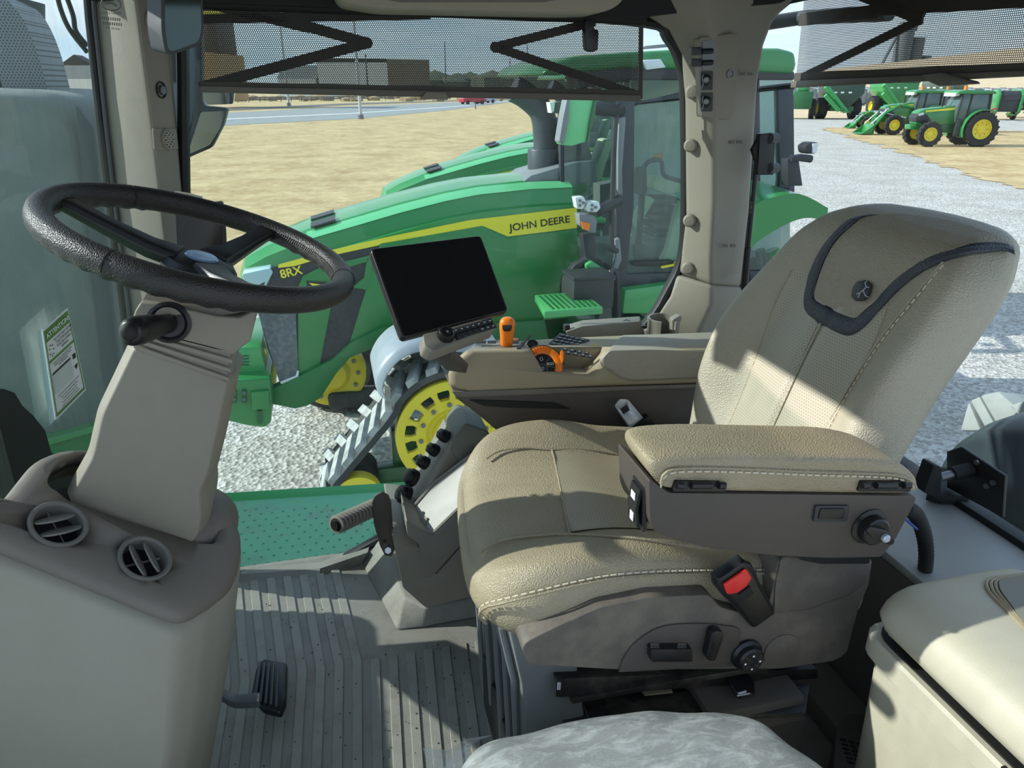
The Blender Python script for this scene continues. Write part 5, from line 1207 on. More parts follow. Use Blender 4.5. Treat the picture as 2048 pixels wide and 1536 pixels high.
# black bracket by the rear window
rb_ = thing('rear_bracket', 'black bracket plate with round spindle and clamp at the rear window corner', 'bracket', (1.2, 1.06, .43))
G().slab([UPL(a, b, V3((1.235, 0, 0)), (1, 0, 0)) for a, b in rpoly([V3((1893, 900, 0)), V3((1925, 895, 0)), V3((2012, 955, 0)), V3((2006, 1032, 0)), V3((1895, 975, 0))], 8) for a, b in [(a, b)]] if False else [UPL(p[0], p[1], V3((1.235, 0, 0)), (1, 0, 0)) for p in [(1893, 903), (1922, 893), (2010, 952), (2004, 1035), (1893, 975)]], (.008, 0, 0)).done('bracket_plate', BLACKP, rb_, bevel=.002, label='black plate')
s0 = UPL(1880, 955, V3((1.17, 0, 0)), (1, 0, 0)); s1 = UPL(1942, 938, V3((1.235, 0, 0)), (1, 0, 0))
G().cyl(s0, s0.lerp(s1, .45), .009, n=16).done('spindle', DSTEEL, rb_); G().cyl(s0.lerp(s1, .4), s1, .0145, n=18).done('spindle_sleeve', BLACKM, rb_)
G().slab(rpoly([U(1850, 1000, Z=.425), U(1890, 960, Z=.425), U(1945, 985, Z=.425), U(1935, 1008, Z=.425), U(1880, 1008, Z=.425)], .004), (0, 0, .02)).done('clamp', BLACKM, rb_, bevel=.003)
G().slab(rpoly([U(1848, 985, Y=1.03), U(1868, 930, Y=1.03), U(1884, 935, Y=1.03), U(1880, 1000, Y=1.03)], .004), (0, .03, 0)).done('clamp_arm', BLACKM, rb_, bevel=.003)
for x, y in ((1955, 925), (1988, 965), (1975, 972)): 
    q_ = UPL(x, y, V3((1.234, 0, 0)), (1, 0, 0)); G().cyl(q_, q_-V3((.005, 0, 0)), .006, n=6).done('nut', DSTEEL, rb_)

# ================================================================ wrapped folding seat at the bottom
bg_ = thing('wrapped_seat', 'seat cushion wrapped in cloudy clear plastic film at the bottom edge', 'wrapped cushion', (.33, .5, 0))
m = bpy.data.materials.new('plastic_film'); m.use_nodes = True; n = m.node_tree.nodes; L = m.node_tree.links
b = n['Principled BSDF']; b.inputs['Roughness'].default_value = .28; b.inputs['Base Color'].default_value = (.62, .66, .66, 1)
tc = n.new('ShaderNodeTexCoord'); mp = n.new('ShaderNodeMapping'); mp.inputs['Scale'].default_value = (1.2, 3, 2); mp.inputs['Rotation'].default_value = (0, 0, .5)
L.new(tc.outputs['Object'], mp.inputs[0])
nz = n.new('ShaderNodeTexNoise'); nz.inputs['Scale'].default_value = 14; nz.inputs['Detail'].default_value = 9; nz.inputs['Roughness'].default_value = .72; nz.inputs['Distortion'].default_value = .5; L.new(mp.outputs[0], nz.inputs['Vector'])
r = n.new('ShaderNodeMapRange'); r.inputs['From Min'].default_value = .46; r.inputs['From Max'].default_value = .70; r.inputs['To Min'].default_value = .38; r.inputs['To Max'].default_value = .85; L.new(nz.outputs['Fac'], r.inputs['Value']); L.new(r.outputs[0], b.inputs['Alpha'])
bp = n.new('ShaderNodeBump'); bp.inputs['Strength'].default_value = .7; bp.inputs['Distance'].default_value = .006; L.new(nz.outputs['Fac'], bp.inputs['Height']); L.new(bp.outputs['Normal'], b.inputs['Normal'])
FILM = m
def lump(P0, seedv, amp, top=0):
    return [p+V3((math.sin(p.y*61+seedv)*amp, math.sin(p.x*47+seedv*2)*amp, math.sin(p.x*31+p.y*43+seedv)*amp+math.sin(p.x*80-p.y*30+seedv)*amp*.4)) for p in P0]
def bagring(ins, z, r_=.06):
    P0 = [V3(q_) for q_ in ((.085, .70, 0), (.17, .742, 0), (.32, .742, 0), (.455, .722, 0), (.525, .69, 0), (.568, .63, 0), (.585, .5, 0), (.585, .30, 0), (.54, .13, 0), (.06, .13, 0), (.045, .42, 0), (.055, .60, 0))]
    P0 = cr([V3((p.x, p.y, 0)) for p in P0], 6, True); c_ = V3((.31, .42, 0))
    return [V3((p.x+(c_.x-p.x)*ins, p.y+(c_.y-p.y)*ins, z+.03)) for p in P0]
G().loft([bagring(.08, .22), bagring(.04, .25), bagring(.03, .33), bagring(.06, .372), bagring(.14, .385), bagring(.4, .392), bagring(.8, .39)]).done('cushion_inside', mat('wrapped_grey', (112, 112, 104), .6), bg_, ang=60, sub=1, label='grey cushion under the film')
g = G().loft([lump(bagring(.03, .20), 1, .004), lump(bagring(.0, .25), 2, .005), lump(bagring(-.005, .33), 3, .005), lump(bagring(.03, .382), 4, .004), lump(bagring(.12, .398), 5, .003), lump(bagring(.25, .404), 6, .0025), lump(bagring(.45, .405), 7, .0025), lump(bagring(.7, .404), 8, .002), lump(bagring(.95, .404), 9, .001)])
g.done('plastic_film', FILM, bg_, ang=180, sub=1, label='cloudy clear plastic film')
tl = [[U(985, 1470, D=1.12), U(940, 1500, D=1.08), U(960, 1600, D=1.02)], [U(930, 1478, D=1.12), U(905, 1508, D=1.08), U(900, 1600, D=1.02)], [U(900, 1500, D=1.12), U(884, 1520, D=1.09), U(880, 1600, D=1.04)], [U(862, 1498, D=1.13), U(866, 1530, D=1.11), U(870, 1600, D=1.06)], [U(845, 1496, D=1.14), U(850, 1512, D=1.14), U(862, 1560, D=1.10)]]
G().loft([cr(r_, 5) for r_ in cr_rows] if False else [cr(r_, 5) for r_ in tl], caps=False, closed=False).done('film_tail', FILM, bg_, ang=180, label='crumpled corner of the film')
G().box((.33, .42, .11), (.40, .36, .22)).done('seat_base', MATS['base_brown'], bg_, bevel=.01)
# small floor pieces between suspension and cool box
vt = thing('floor_vent_cover', 'brown slotted floor vent cover between the seat base and the cool box', 'vent cover', U(1700, 1500, Z=0))
vp = [U(1665, 1560, Z=.10), U(1672, 1455, Z=.10), U(1700, 1425, Z=.10), U(1740, 1430, Z=.10), U(1760, 1560, Z=.10)]
vo = G().slab(rpoly(vp, .015), (0, 0, -.10)).done('cover_shell', MATS['base_brown'], vt, bevel=.01, seg=3)
for i in range(6):
    for j in range(3):
        q_ = U(1680+j*17+i*3, 1478+i*9+j*4, Z=.101); G().bar(q_, q_+V3((.009, -.006, 0)), .003, .002).done('vent_slot', BLACKM, vo)

absorb(di, 'dial_face', co, 'speed_dial', 'orange dial with black ECO sector')
absorb(lv, 'grip', co, 'lever', 'orange lever with black thumb switch')
absorb(yk, 'knob_cap', co, 'yellow_knob', 'small yellow knob')
absorb(ks, 'key_housing', dsp, 'key_strip', 'grey key strip with knurled rotary knob')
# ================================================================ own tractor, outside the glass
dkp = thing('deck_plate', 'green studded deck plate just outside the side window foot', 'deck plate', (-.1, 2.1, -.12))
g = G(); pts = [(-.62, 1.86, -.12), (.75, 1.86, -.12), (.75, 2.27, -.12), (-.55, 2.43, -.12)]
g.slab(pts, (0, 0, -.02))
for i in range(36):
    for j in range(15):
        x = -.6+i*.037+(.0185 if j % 2 else 0); y = 1.885+j*.037
        if y < 2.27+(.2-x)*.19-.03 and x < .72: g.cyl((x, y, -.1205), (x, y, -.1165), .0055, .0025, 8)
g.done('stud_plate', PLATE, dkp, label='dusty green studded plate')
G().slab([(-.56, 2.41, -.125), (.75, 2.25, -.125), (.75, 2.29, -.10), (-.56, 2.45, -.10)], (0, 0, -.06)).done('deck_lip', mat('deck_green', (70, 170, 100), .4), dkp, bevel=.004, label='brighter green folded edge')
ow = thing('own_cowl', 'tall dusty grey-green cowl standing beyond the windshield with dark stack above', 'cowl', (-.8, 2.4, 0))
DUSTC = mat('dusty_cowl', (112, 124, 120), .75, var=(9, (136, 146, 140), .5))
cpx = [(-120, 176), (60, 180), (130, 190), (165, 212), (186, 252), (206, 420), (232, 640), (262, 900), (-120, 980)]
A = rpoly(US(cpx, Y=2.12), [0, .05, .05, .05, .05, 0, 0, 0, 0], 3)
G().loft([[p+V3((-.05, 0, -.01)) for p in A], [p+V3((-.012, .03, 0)) for p in A], [p+V3((0, .08, 0)) for p in A], [p+V3((0, .6, 0)) for p in A]]).done('cowl_shell', DUSTC, ow, bevel=.01, ang=40, label='dusty grey-green shell')
G().slab(rpoly(US([(150, 208), (182, 252), (202, 420), (226, 640), (252, 860), (222, 880), (196, 640), (172, 420)], Y=2.10), .01), (0, .03, 0)).done('cowl_edge', mat('cowl_edge', (80, 92, 94), .7), ow, bevel=.006, label='darker vertical corner strip')
G().tube([U(-40, 200, Y=2.6), U(-32, 90, Y=2.6), U(-36, -20, Y=2.6)], .15, 28).done('stack', mat('stack_grey', (66, 74, 76), .6, var=(6, (86, 94, 94), .5)), ow, label='dark grey stack')
sp2 = cr(US([(-40, -25), (20, 5), (52, 50), (76, 110), (98, 190)], Y=2.36), 6)
G().loft([[p+V3((-.0, 0, 0)), p+V3((-.10, -.02, .0)), p+V3((-.10, .20, 0)), p+V3((0, .20, 0))] for p in sp2]).done('stack_shield', dots_mat('perforated_shield', (128, 138, 140), (70, 76, 80), .008, .0022, (0, 2)), ow, label='perforated stack heat shield')
G().slab(rpoly(US([(-60, 870), (90, 885), (260, 838), (270, 860), (270, 930), (-60, 960)], Y=2.06), .01), (0, .5, 0)).done('own_hood_edge', GREEN, ow, bevel=.01, label='green bodywork at the cowl foot')
G().slab(rpoly(US([(90, 884), (262, 836), (264, 842), (92, 892)], Y=2.05), .002), (0, .02, 0)).done('hood_trim', GREENL, ow)
wr = thing('cable_pair', 'pair of thin black cables looping past the windshield at top left', 'cable', U(140, 30, Y=2.1))
for pts in ([(112, -20), (122, 20), (140, 60), (175, 105)], [(128, -20), (146, 30), (152, 62), (175, 92)]): G().tube(cr(US(pts, Y=2.05), 6), .0055, 8).done('cable', BLACKP, wr)
# warning sticker on the windshield
stk_ = thing('warning_sticker', 'white and green attention sticker stuck inside the windshield, peeling at one edge', 'sticker', onWS(115, 730, .004))
S0, S1, S2, S3 = [onWS(*p, .004) for p in [(80, 660), (131, 615), (168, 780), (108, 840)]]   # TL TR BR BL
def ST(u, v, off=.0): 
    p = (S0*(1-u)+S1*u)*(1-v)+(S3*(1-u)+S2*u)*v
    return p+SN*(off+.0010*(1-u)**2*max(0, 1-v*1.5)+.0008*math.sin(v*3.1)*u)
SN = (S1-S0).cross(S3-S0).normalized(); SN = SN if SN.dot(OR-S0) > 0 else -SN
def spatch(u0, v0, u1, v1, off, nu=6, nv=10): return [[ST(u0+(u1-u0)*i/nu, v0+(v1-v0)*j/nv, off) for i in range(nu+1)] for j in range(nv+1)]
G().loft(spatch(-.16, -.02, 0.02, 1.0, -.002), caps=False, closed=False).done('backing', mat('pale_blue_film', (190, 224, 226), .3), stk_, label='pale blue peeled backing')
G().loft(spatch(0, 0, 1, 1, 0), caps=False, closed=False).done('paper', WHITE, stk_, label='white paper face')
SG = mat('sticker_green', (94, 142, 62), .5)
g_ = G().loft(spatch(.03, .025, .97, .155, .0008), caps=False, closed=False).done('banner', SG, stk_, label='green banner')
for i_, (u0, v0, u1, v1) in enumerate([(.03, .155, .055, .975), (.945, .155, .97, .975), (.03, .36, .97, .385), (.03, .945, .97, .975)]): G().loft(spatch(u0, v0, u1, v1, .0008), caps=False, closed=False).done('border', SG, stk_)
xd = (S1-S0); yd = (S0-S3); L1 = xd.length
text('ATTENTION!', 'lettering', WHITE, g_, ST(.5, .092, .0026), xd, yd, L1*.150, .0001, bold=.0003)
for i, t_ in enumerate(['DO NOT SHUT DOWN', 'TRACTOR ENGINE', 'IF RE-GEN SYMBOL', 'APPEARS!']):
    text(t_, 'lettering', INK, stk_, ST(.64, .188+i*.042, .0022), xd, yd, L1*.068, .0001)
for i, t_ in enumerate(['Be sure AUTO is selected under engine', 'settings to enable automatic exhaust', 'filter cleaning mode']): text(t_, 'lettering', INK, stk_, ST(.48, .408+i*.028, .0022), xd, yd, L1*.046, .0001)
for i, t_ in enumerate(['DO NOT SHUT TRACTOR OFF DURING ACTIVE RE-GEN', 'Failure to comply in completing existing cleaning', 'will result in regen cycles by the computer', 'Refer to operators manual or call your local', 'authorized service department for more information']): text(t_, 'lettering', INK, stk_, ST(.5, .775+i*.034, .0022), xd, yd, L1*.034, .0001)
for k in range(7):
    a = k*.9; p_ = ST(.17+.07*math.cos(a), .265+.06*math.sin(a), .0022); G().slab([p_+xd*.02*sx+yd*.006*sy for sx, sy in ((-1, -1), (1, -1), (1, 1), (-1, 1))], SN*.0002).done('symbol_bar', INK, stk_)
G().loft(spatch(.09, .505, .72, .74, .0008), caps=False, closed=False).done('screenshot', mat('screenshot_grey', (206, 214, 208), .5), stk_, label='pale printed screenshot')
G().loft(spatch(.09, .505, .72, .525, .0012), caps=False, closed=False).done('screenshot_bar', INK, stk_)
G().loft(spatch(.80, .50, .90, .555, .0012), caps=False, closed=False).done('logo_box', INK, stk_)
p_ = ST(.85, .65, .0012); G().slab([p_+xd*-.07+yd*.02, p_+xd*.07+yd*.02, p_-yd*.035], SN*.0002).done('logo_triangle', INK, stk_)
# own outside mirror
om = thing('outside_mirror', 'dark grey outside mirror arm with two mirror glasses beyond the front pillar', 'mirror', U(380, 250, Y=2.3))
MG = mat('mirror_arm_grey', (98, 112, 122), .5, var=(8, (120, 132, 140), .5))
G().slab(rpoly(US([(335, 60), (398, 60), (400, 110), (392, 190), (383, 250), (359, 322), (345, 322), (330, 110)], Y=2.30), .01), (0, .10, 0)).done('mirror_arm', MG, om, bevel=.008, seg=2, label='grey mirror arm')
G().slab(rpoly(US([(340, 108), (368, 108), (372, 164), (342, 164)], Y=2.295), .004), (0, .01, 0)).done('arm_plate', CHARC, om)
h1 = G().slab(rpoly(US([(398, 60), (405, 140), (402, 190), (410, 212), (468, 214), (462, 212), (404, 218), (392, 240), (362, 320), (420, 300), (455, 222), (410, 216), (382, 214), (388, 60)], Y=2.28), .004), (0, .05, 0)) if False else None
G().slab(rpoly(US([(392, 60), (402, 60), (404, 200), (410, 212), (455, 216), (446, 250), (422, 296), (362, 322), (372, 290), (384, 250), (388, 200)], Y=2.28), .006), (0, .06, 0)).done('mirror_frame', CHARC, om, bevel=.004, label='charcoal mirror frame')
def tilted(pts, Y0, tilt): return [U(p[0], p[1], Y=Y0)+V3((0, tilt*(p[0]-380)/90, 0)) for p in pts]
MIR2 = mat('mirror_face', (190, 198, 190), .04, 1.0)
G().slab(rpoly(US([(402, 224), (452, 222), (441, 256), (420, 290), (374, 310), (390, 262)], Y=2.272), .006), (0, .004, 0)).done('mirror_glass', MIR2, om, label='lower mirror glass')
G().slab(rpoly(US([(405, 180), (470, 180), (466, 208), (416, 210), (407, 200)], Y=2.272), .005), (0, .02, 0)).done('mirror_glass', MIR2, om, label='upper mirror glass')
# own rear track beyond the rear window
wt_ = thing('rear_track', 'big dark rear track belt with pale dusty lugs outside the rear window', 'track', (1.9, 1.6, -.3))
def UX(px, py, X): return U(px, py, X=X)
rows = []
for k, (off, w_) in enumerate([((0, 0), 0), ((0, 0), .5), ]): pass
arc = [(1870, 960), (1900, 905), (1940, 872), (2000, 858), (2100, 862), (2300, 900)]
arc = cr([UX(x, y, 1.62) for x, y in arc], 5)
G().loft([[p+V3((0, 0, -.45)) for p in arc], [p+V3((0, 0, -.03)) for p in arc], arc, [p+V3((.05, 0, .03)) for p in arc], [p+V3((.25, .0, .07)) for p in arc], [p+V3((.5, 0, .03)) for p in arc]], caps=False, closed=False).done('belt', mat('belt_dark', (62, 70, 76), .45, var=(3, (90, 98, 104), .6)), wt_, ang=70, label='dark rubber belt')
for pts in ([(1918, 862), (1936, 800), (1962, 862)], [(1938, 800), (1958, 792), (1990, 850), (1972, 862)], [(1958, 790), (1996, 782), (2040, 820), (2012, 846), (1992, 850)], [(2010, 812), (2048, 800), (2110, 800), (2110, 840), (2046, 838)]):
    G().slab([UX(x, y, 2.0) for x, y in pts], (.25, 0, -.05)).done('lug', mat('lug_pale', (150, 158, 156), .8, var=(9, (120, 126, 124), .6)), wt_, bevel=.01, label='pale dusty lug')

# ================================================================ neighbour tractors in a row
def wheel(par, c, ax, R, wd, rr_, lug=0, rim=YEL, n=40, tire=RUBBER, nm='wheel'):
    c = V3(c); ax = V3(ax).normalized(); a, u, w_ = basis(ax)
    t = G().lathe([(rr_, -wd*.36), (rr_*1.06, -wd*.45), (R*.9, -wd*.5), (R*.97, -wd*.42), (R, -wd*.25), (R, wd*.25), (R*.97, wd*.42), (R*.9, wd*.5), (rr_*1.06, wd*.45), (rr_, wd*.36)], c, ax, n).done('tire', tire, par, label='black tire')
    if lug:
        g = G()
        for i in range(lug):
            th = 2*math.pi*i/lug
            for s in (-1, 1):
                th2 = th+(math.pi/lug if s > 0 else 0); e = u*math.cos(th2)+w_*math.sin(th2); e2 = u*math.cos(th2+.16)+w_*math.sin(th2+.16)
                g.bar(c+e*R*1.0+a*s*wd*.03, c+e2*R*.985+a*s*wd*.47, R*.075, R*.09, e)
        g.done('tread_lugs', tire, t)
    r_ = G().lathe([(rr_, wd*.30), (rr_*1.0, wd*.42), (rr_*.93, wd*.42), (rr_*.86, wd*.18), (rr_*.5, wd*.12), (rr_*.42, wd*.25), (rr_*.3, wd*.28), (0, wd*.28)], c, ax, n).done('rim', rim, par, label='yellow rim')
    G().lathe([(rr_, -wd*.30), (rr_, -wd*.42), (rr_*.86, -wd*.2), (0, -wd*.1)], c, ax, n).done('rim_back', rim, par)
    for i in range(8):
        th = 2*math.pi*i/8; p = c+(u*math.cos(th)+w_*math.sin(th))*rr_*.66; G().cyl(p+a*wd*.13, p+a*wd*.20, rr_*.05, n=8).done('rim_bolt', DSTEEL, r_)
    return t
T1 = thing('row_tractor', 'nearest green and yellow tracked tractor beside the cab, its whole hood and lettering in view', 'tractor', (1.5, 6.85, GZ), 'tracked tractors parked in a row')
HYc = 6.85
def hsec(x, zt, zb, hw, cr_=1.):
    L = [(-hw, zb), (-hw, zt-.30), (-hw*.97, zt-.20), (-hw*.90, zt-.185), (-hw*.84, zt-.06), (-hw*.66, zt-.02), (-hw*.58, zt+.005), (-hw*.2, zt+.03)]
    P = [(x, HYc+y, z) for y, z in L]+[(x, HYc-y, z) for y, z in L[::-1]]
    return P
secs = [(-.80, -.28, -.30-.2, .40), (-.74, -.14, -.34, .44), (-.55, -.04, -.34, .49), (-.2, .09, -.28, .52), (.2, .19, -.6, .54), (.6, .29, -.7, .55), (1.0, .375, -.75, .55), (1.3, .42, -.78, .55), (1.75, .45, -.8, .55), (2.15, .455, -.8, .55), (2.18, .44, -.8, .54)]
hd_ = G().loft([hsec(*s) for s in secs]).done('hood', mat('hood_green', (44, 136, 68), .28, coat=.5), T1, ang=22, label='long green hood')
GN = mat('green_panel', (40, 126, 62), .35, coat=.3)
for (x0_, x1_, yo) in ((-.42, -.12, -.30), (.62, .90, -.28)):
    pass
g = G().slab([V3((-.16, HYc-.36, .115)), V3((.05, HYc-.36, .17)), V3((.05, HYc-.22, .185)), V3((-.16, HYc-.22, .13))], (0, 0, .012)).done('hood_vent', CHARC, hd_, label='dark hood vent')
g = G().slab([V3((-.16, HYc-.10, .135)), V3((.05, HYc-.10, .19)), V3((.05, HYc+.05, .195)), V3((-.16, HYc+.05, .14))], (0, 0, .012)).done('hood_vent', CHARC, hd_)
G().loft([[(x, HYc-hw*.86+.0, zt-.055), (x, HYc-hw*.86+.03, zt-.035), (x, HYc-hw*.66, zt-.005), (x, HYc-hw*.66, zt-.03)] for x, zt, zb, hw in secs[3:-1]]).done('hood_lit_facet', mat('hood_lit_green', (98, 186, 128), .25, coat=.5), hd_, label='raised hood crease, lighter green for light on the top facet')  # lighter green stands in for light on the top facet
HY = 6.3
def hp_(pts, Y=HY-.012, th=.02): return G().slab(US(pts, Y=Y), (0, th, 0))
G().loft([US([(557, 529), (650, 503), (760, 477), (940, 440), (1154, 415), (1154, 456), (1016, 473), (968, 453), (760, 490), (650, 514), (590, 532), (556, 536)], Y=HY-.006), US([(557, 529), (650, 503), (760, 477), (940, 440), (1154, 415), (1154, 456), (1016, 473), (968, 453), (760, 490), (650, 514), (590, 532), (556, 536)], Y=HY+.005)]).done('stripe', YELD, T1, label='yellow stripe widening to a lettering panel')
xa, xb = U(1016, 457, Y=HY-.008), U(1143, 438, Y=HY-.008)
text('JOHN DEERE', 'lettering', mat('letter_dark', (34, 44, 26), .5), T1, (xa+xb)/2, xb-xa, (0, 0, 1), .088, .001, bold=.0012, sx=1.12)
hp_([(500, 552), (548, 534), (640, 514), (760, 492), (960, 455), (1000, 480), (1010, 560), (880, 620), (775, 655), (665, 742), (590, 768), (560, 765), (536, 700), (515, 620)], HY-.004, .01).done('engine_screen', mat('engine_black', (30, 36, 40), .5, var=(20, (60, 66, 68), .5)), T1, label='black engine side screen')
hp_([(596, 752), (596, 575), (606, 552), (640, 535), (735, 512), (740, 522), (700, 534), (672, 560), (661, 620), (639, 734)], HY-.016, .012).done('side_panel', GN, T1, bevel=.004, label='green upright side panel')
hp_([(735, 512), (750, 510), (735, 580), (705, 575), (728, 555)], HY-.016, .012).done('side_brace', GN, T1)
hp_([(760, 488), (965, 452), (1012, 476), (1154, 458), (1158, 520), (1128, 560), (1120, 610), (1080, 640), (880, 660), (765, 655), (700, 683)], HY-.014, .012).done('side_panel', GN, T1, bevel=.004, label='large green engine side panel')
hp_([(565, 768), (600, 752), (664, 720), (705, 683), (765, 655), (880, 655), (1090, 640), (1100, 690), (900, 690), (760, 692), (700, 716), (672, 748), (642, 796), (615, 812), (590, 818), (541, 808), (520, 790)], HY-.05, .12).done('side_frame', mat('frame_green', (38, 112, 58), .4), T1, bevel=.01, label='green curved frame rail')
lo_ = U(575, 545, Y=HY-.018)
text('8RX', 'lettering', YELD, T1, U(582, 545, Y=HY-.012), U(600, 541, Y=HY)-U(560, 550, Y=HY), (.25, 0, 1), .10, .001, bold=.002)
lm = hp_([(612, 562), (690, 568), (690, 584), (616, 580)], HY-.030, .004).done('dealer_plate', INK, T1)
text('LANDMARK', 'lettering', WHITE, lm, U(651, 576, Y=HY-.032), (1, 0, -.03), (0, 0, 1), .048, .001, bold=.001, sx=1.1)
hp_([(618, 566), (650, 570), (628, 574)], HY-.034, .003).done('dealer_mark', YELD, lm)
hp_([(484, 548), (540, 536), (546, 545), (528, 582), (505, 590), (490, 572)], HY-.02, .2).done('headlamp', mat('lamp_pale', (176, 204, 206), .15), T1, bevel=.01, label='pale headlamp')
hp_([(508, 600), (590, 600), (597, 745), (592, 754), (564, 768), (558, 762)], HY-.03, .01).done('radiator_screen', mat('radiator_grey', (84, 92, 96), .5, var=(25, (130, 136, 138), .6)), T1, label='grey slanted radiator screen')
hp_([(560, 764), (564, 770), (596, 756), (598, 742), (594, 742), (591, 752)], HY-.04, .01).done('screen_trim', LAMPG, T1)
# weights at the nose
hp_([(430, 762), (540, 756), (545, 800), (542, 846), (530, 856), (500, 853), (400, 830)], 6.12, 1.2).done('weight_block', GREEN, T1, bevel=.02, label='green front weight block')
hp_([(420, 695), (522, 694), (534, 758), (400, 768)], 6.30, .9).done('weight_stack', GREENL, T1, bevel=.02, label='lighter green ribbed weight stack')
for k in range(4): hp_([(455, 712+k*6), (498, 711+k*6), (498, 713+k*6), (455, 714+k*6)], 6.29, .02).done('weight_rib', DGREEN, T1)
hp_([(502, 785), (538, 782), (538, 818), (504, 820)], 6.08, .04).done('hitch_plate', GREEN, T1, bevel=.006)
for x in (463, 483):
    o = hp_([(x, 780), (x+10, 780), (x+10, 806), (x, 806)], 6.10, .02).done('bolt_plate', DGREEN, T1)
    for y in (786, 799): G().cyl(U(x+5, y, Y=6.10), U(x+5, y, Y=6.08), .016, n=10).done('bolt', DSTEEL, o)
hp_([(515, 822), (524, 822), (524, 848), (515, 848)], 6.1, .03).done('hitch_pin', DGREEN, T1)
# chassis
G().box((1.55, 6.85, -1.2), (1.7, .7, .75)).done('chassis', DGREEN, T1, bevel=.03, label='deep green chassis')
# front left track
def track(y0, y1, near):
    dc_ = V3((.83, (y0+y1)/2, -1.40)); r1 = .56; ic = V3((.02, 0, -1.90)); r2 = .25; jc = V3((1.62, 0, -1.90))
    path = []
    for k in range(13): a = math.radians(10+k*12.5); path.append((dc_.x+r1*math.cos(a), dc_.z+r1*math.sin(a)))
    for k in range(11): a = math.radians(140+k*13); path.append((ic.x+r2*math.cos(a), ic.z+r2*math.sin(a)))
    path += [(.4, -2.15), (.9, -2.15), (1.3, -2.15)]
    for k in range(11): a = math.radians(-90+k*11); path.append((jc.x+r2*math.cos(a), jc.z+r2*math.sin(a)))
    path = cr([V3((x, 0, z)) for x, z in path], 3, True); c0_ = V3((.83, 0, -1.7))
    N = len(path); nrm_ = []
    for i in range(N):
        t = (path[(i+1) % N]-path[i-1]).normalized(); nrm_.append(V3((t.z, 0, -t.x)))
    sgn = 1 if nrm_[10].dot(path[10]-c0_) > 0 else -1
    rings = [[p+nrm_[i]*sgn*h+V3((0, y, 0)) for i, p in enumerate(path)] for y, h in ((y0, -.05), (y0, 0), (y1, 0), (y1, -.05), (y0, -.05))]
    b = G().loft(rings, caps=False).done('track_belt', TRACKR, T1, ang=40, label='rubber track belt')
    # lugs down the belt
    Ls = [0]
    for i in range(N): Ls.append(Ls[-1]+(path[(i+1) % N]-path[i]).length)
    def at(s):
        s %= Ls[-1]; i = max(j for j in range(N) if Ls[j] <= s); t = (s-Ls[i])/(Ls[i+1]-Ls[i]); p = path[i].lerp(path[(i+1) % N], t); d = (path[(i+1) % N]-path[i]).normalized(); return p, nrm_[i]*sgn, d
    g = G(); ym = (y0+y1)/2; n_ = int(Ls[-1]/.165)
    for k in range(n_):
        for s_, yy in ((0, y0), (.08, y1)):
            s0 = k*Ls[-1]/n_+s_; pa, na, da_ = at(s0); pb, nb, db = at(s0+.10)
            sg = 1 if yy == y0 else -1; y_in = ym+sg*.015; y_out = yy+sg*.004
            A_ = [pa-da_*.045+V3((0, y_in, 0)), pa+da_*.050+V3((0, y_in, 0)), pb+db*.050+V3((0, y_out, 0)), pb-db*.050+V3((0, y_out, 0))]
            g.prism(A_, [A_[0]+na*.055+da_*.012, A_[1]+na*.055-da_*.012, A_[2]+nb*.055-db*.012, A_[3]+nb*.055+db*.012])
    g.done('track_lugs', TRACKL, b, flat=True, label='dusty chevron lugs')
    # drive wheel
    yw = y0+.02; c = V3((dc_.x, yw, dc_.z)); ax = (0, -1, 0); a_, u_, w_ = basis(ax); P = lambda r_, t, h=0: c+(u_*math.cos(t)+w_*math.sin(t))*r_+a_*h
    dw = G().lathe([(.475, -.06), (.475, .03), (.455, .04), (.405, .035), (.40, -.03), (.44, -.06)], c, ax, 64).done('wheel_rim', YEL, T1, label='yellow drive wheel rim')
    G().lathe([(.315, -.03), (.31, .02), (.235, .022), (.20, -.01), (.17, -.01), (.16, .05), (.15, .07), (.06, .10), (0, .10)], c, ax, 48).done('wheel_hub', YEL, dw, label='yellow hub dish')
    for i in range(16):
        t = i*math.pi/8; G().prism([P(.30, t-.10, .018), P(.30, t+.10, .018), P(.35, t+.055, .024), P(.425, t+.085, .034), P(.425, t-.085, .034), P(.35, t-.055, .024)], [P(.30, t-.10, -.02), P(.30, t+.10, -.02), P(.35, t+.055, -.02), P(.425, t+.085, -.02), P(.425, t-.085, -.02), P(.35, t-.055, -.02)]).done('spoke', YEL, dw, bevel=.006)
        if i % 2 == 0 or True:
            if i < 12: t2 = i*math.pi/6+.1; G().cyl(P(.272, t2, .02), P(.272, t2, .035), .019, n=12).done('wheel_bolt', DSTEEL, dw)
    for ic_ in (ic, jc):
        c2 = V3((ic_.x, y0+.03, ic_.z)); G().lathe([(.20, -.1), (.20, .02), (.16, .03), (.10, .03), (.09, .05), (0, .05)], c2, ax, 36).done('idler', YEL, T1, label='yellow idler wheel')
        G().cyl(c2+V3((0, .5, 0)), c2+V3((0, .1, 0)), .20, n=30).done('idler_drum', RUBBER, T1)
    G().box((.8, (y0+y1)/2, -1.85), (1.2, .16, .16)).done('track_frame', DGREEN, T1, bevel=.02)
    G().box((.45, (y0+y1)/2+.1, -1.62), (.22, .25, .35)).done('track_frame', DGREEN, T1, bevel=.02)
track(5.30, 5.92, True)
FG = mat('fender_grey', (142, 152, 160), .45, var=(4, (120, 130, 138), .5))
fp = cr(US([(762, 795), (755, 775), (757, 756), (773, 727), (803, 701), (845, 689), (920, 690), (1000, 700)], Y=5.30), 4)
cf = U(905, 870, Y=5.3)
g = G(); 
inn = lambda p, k: p+(cf-p).normalized()*k
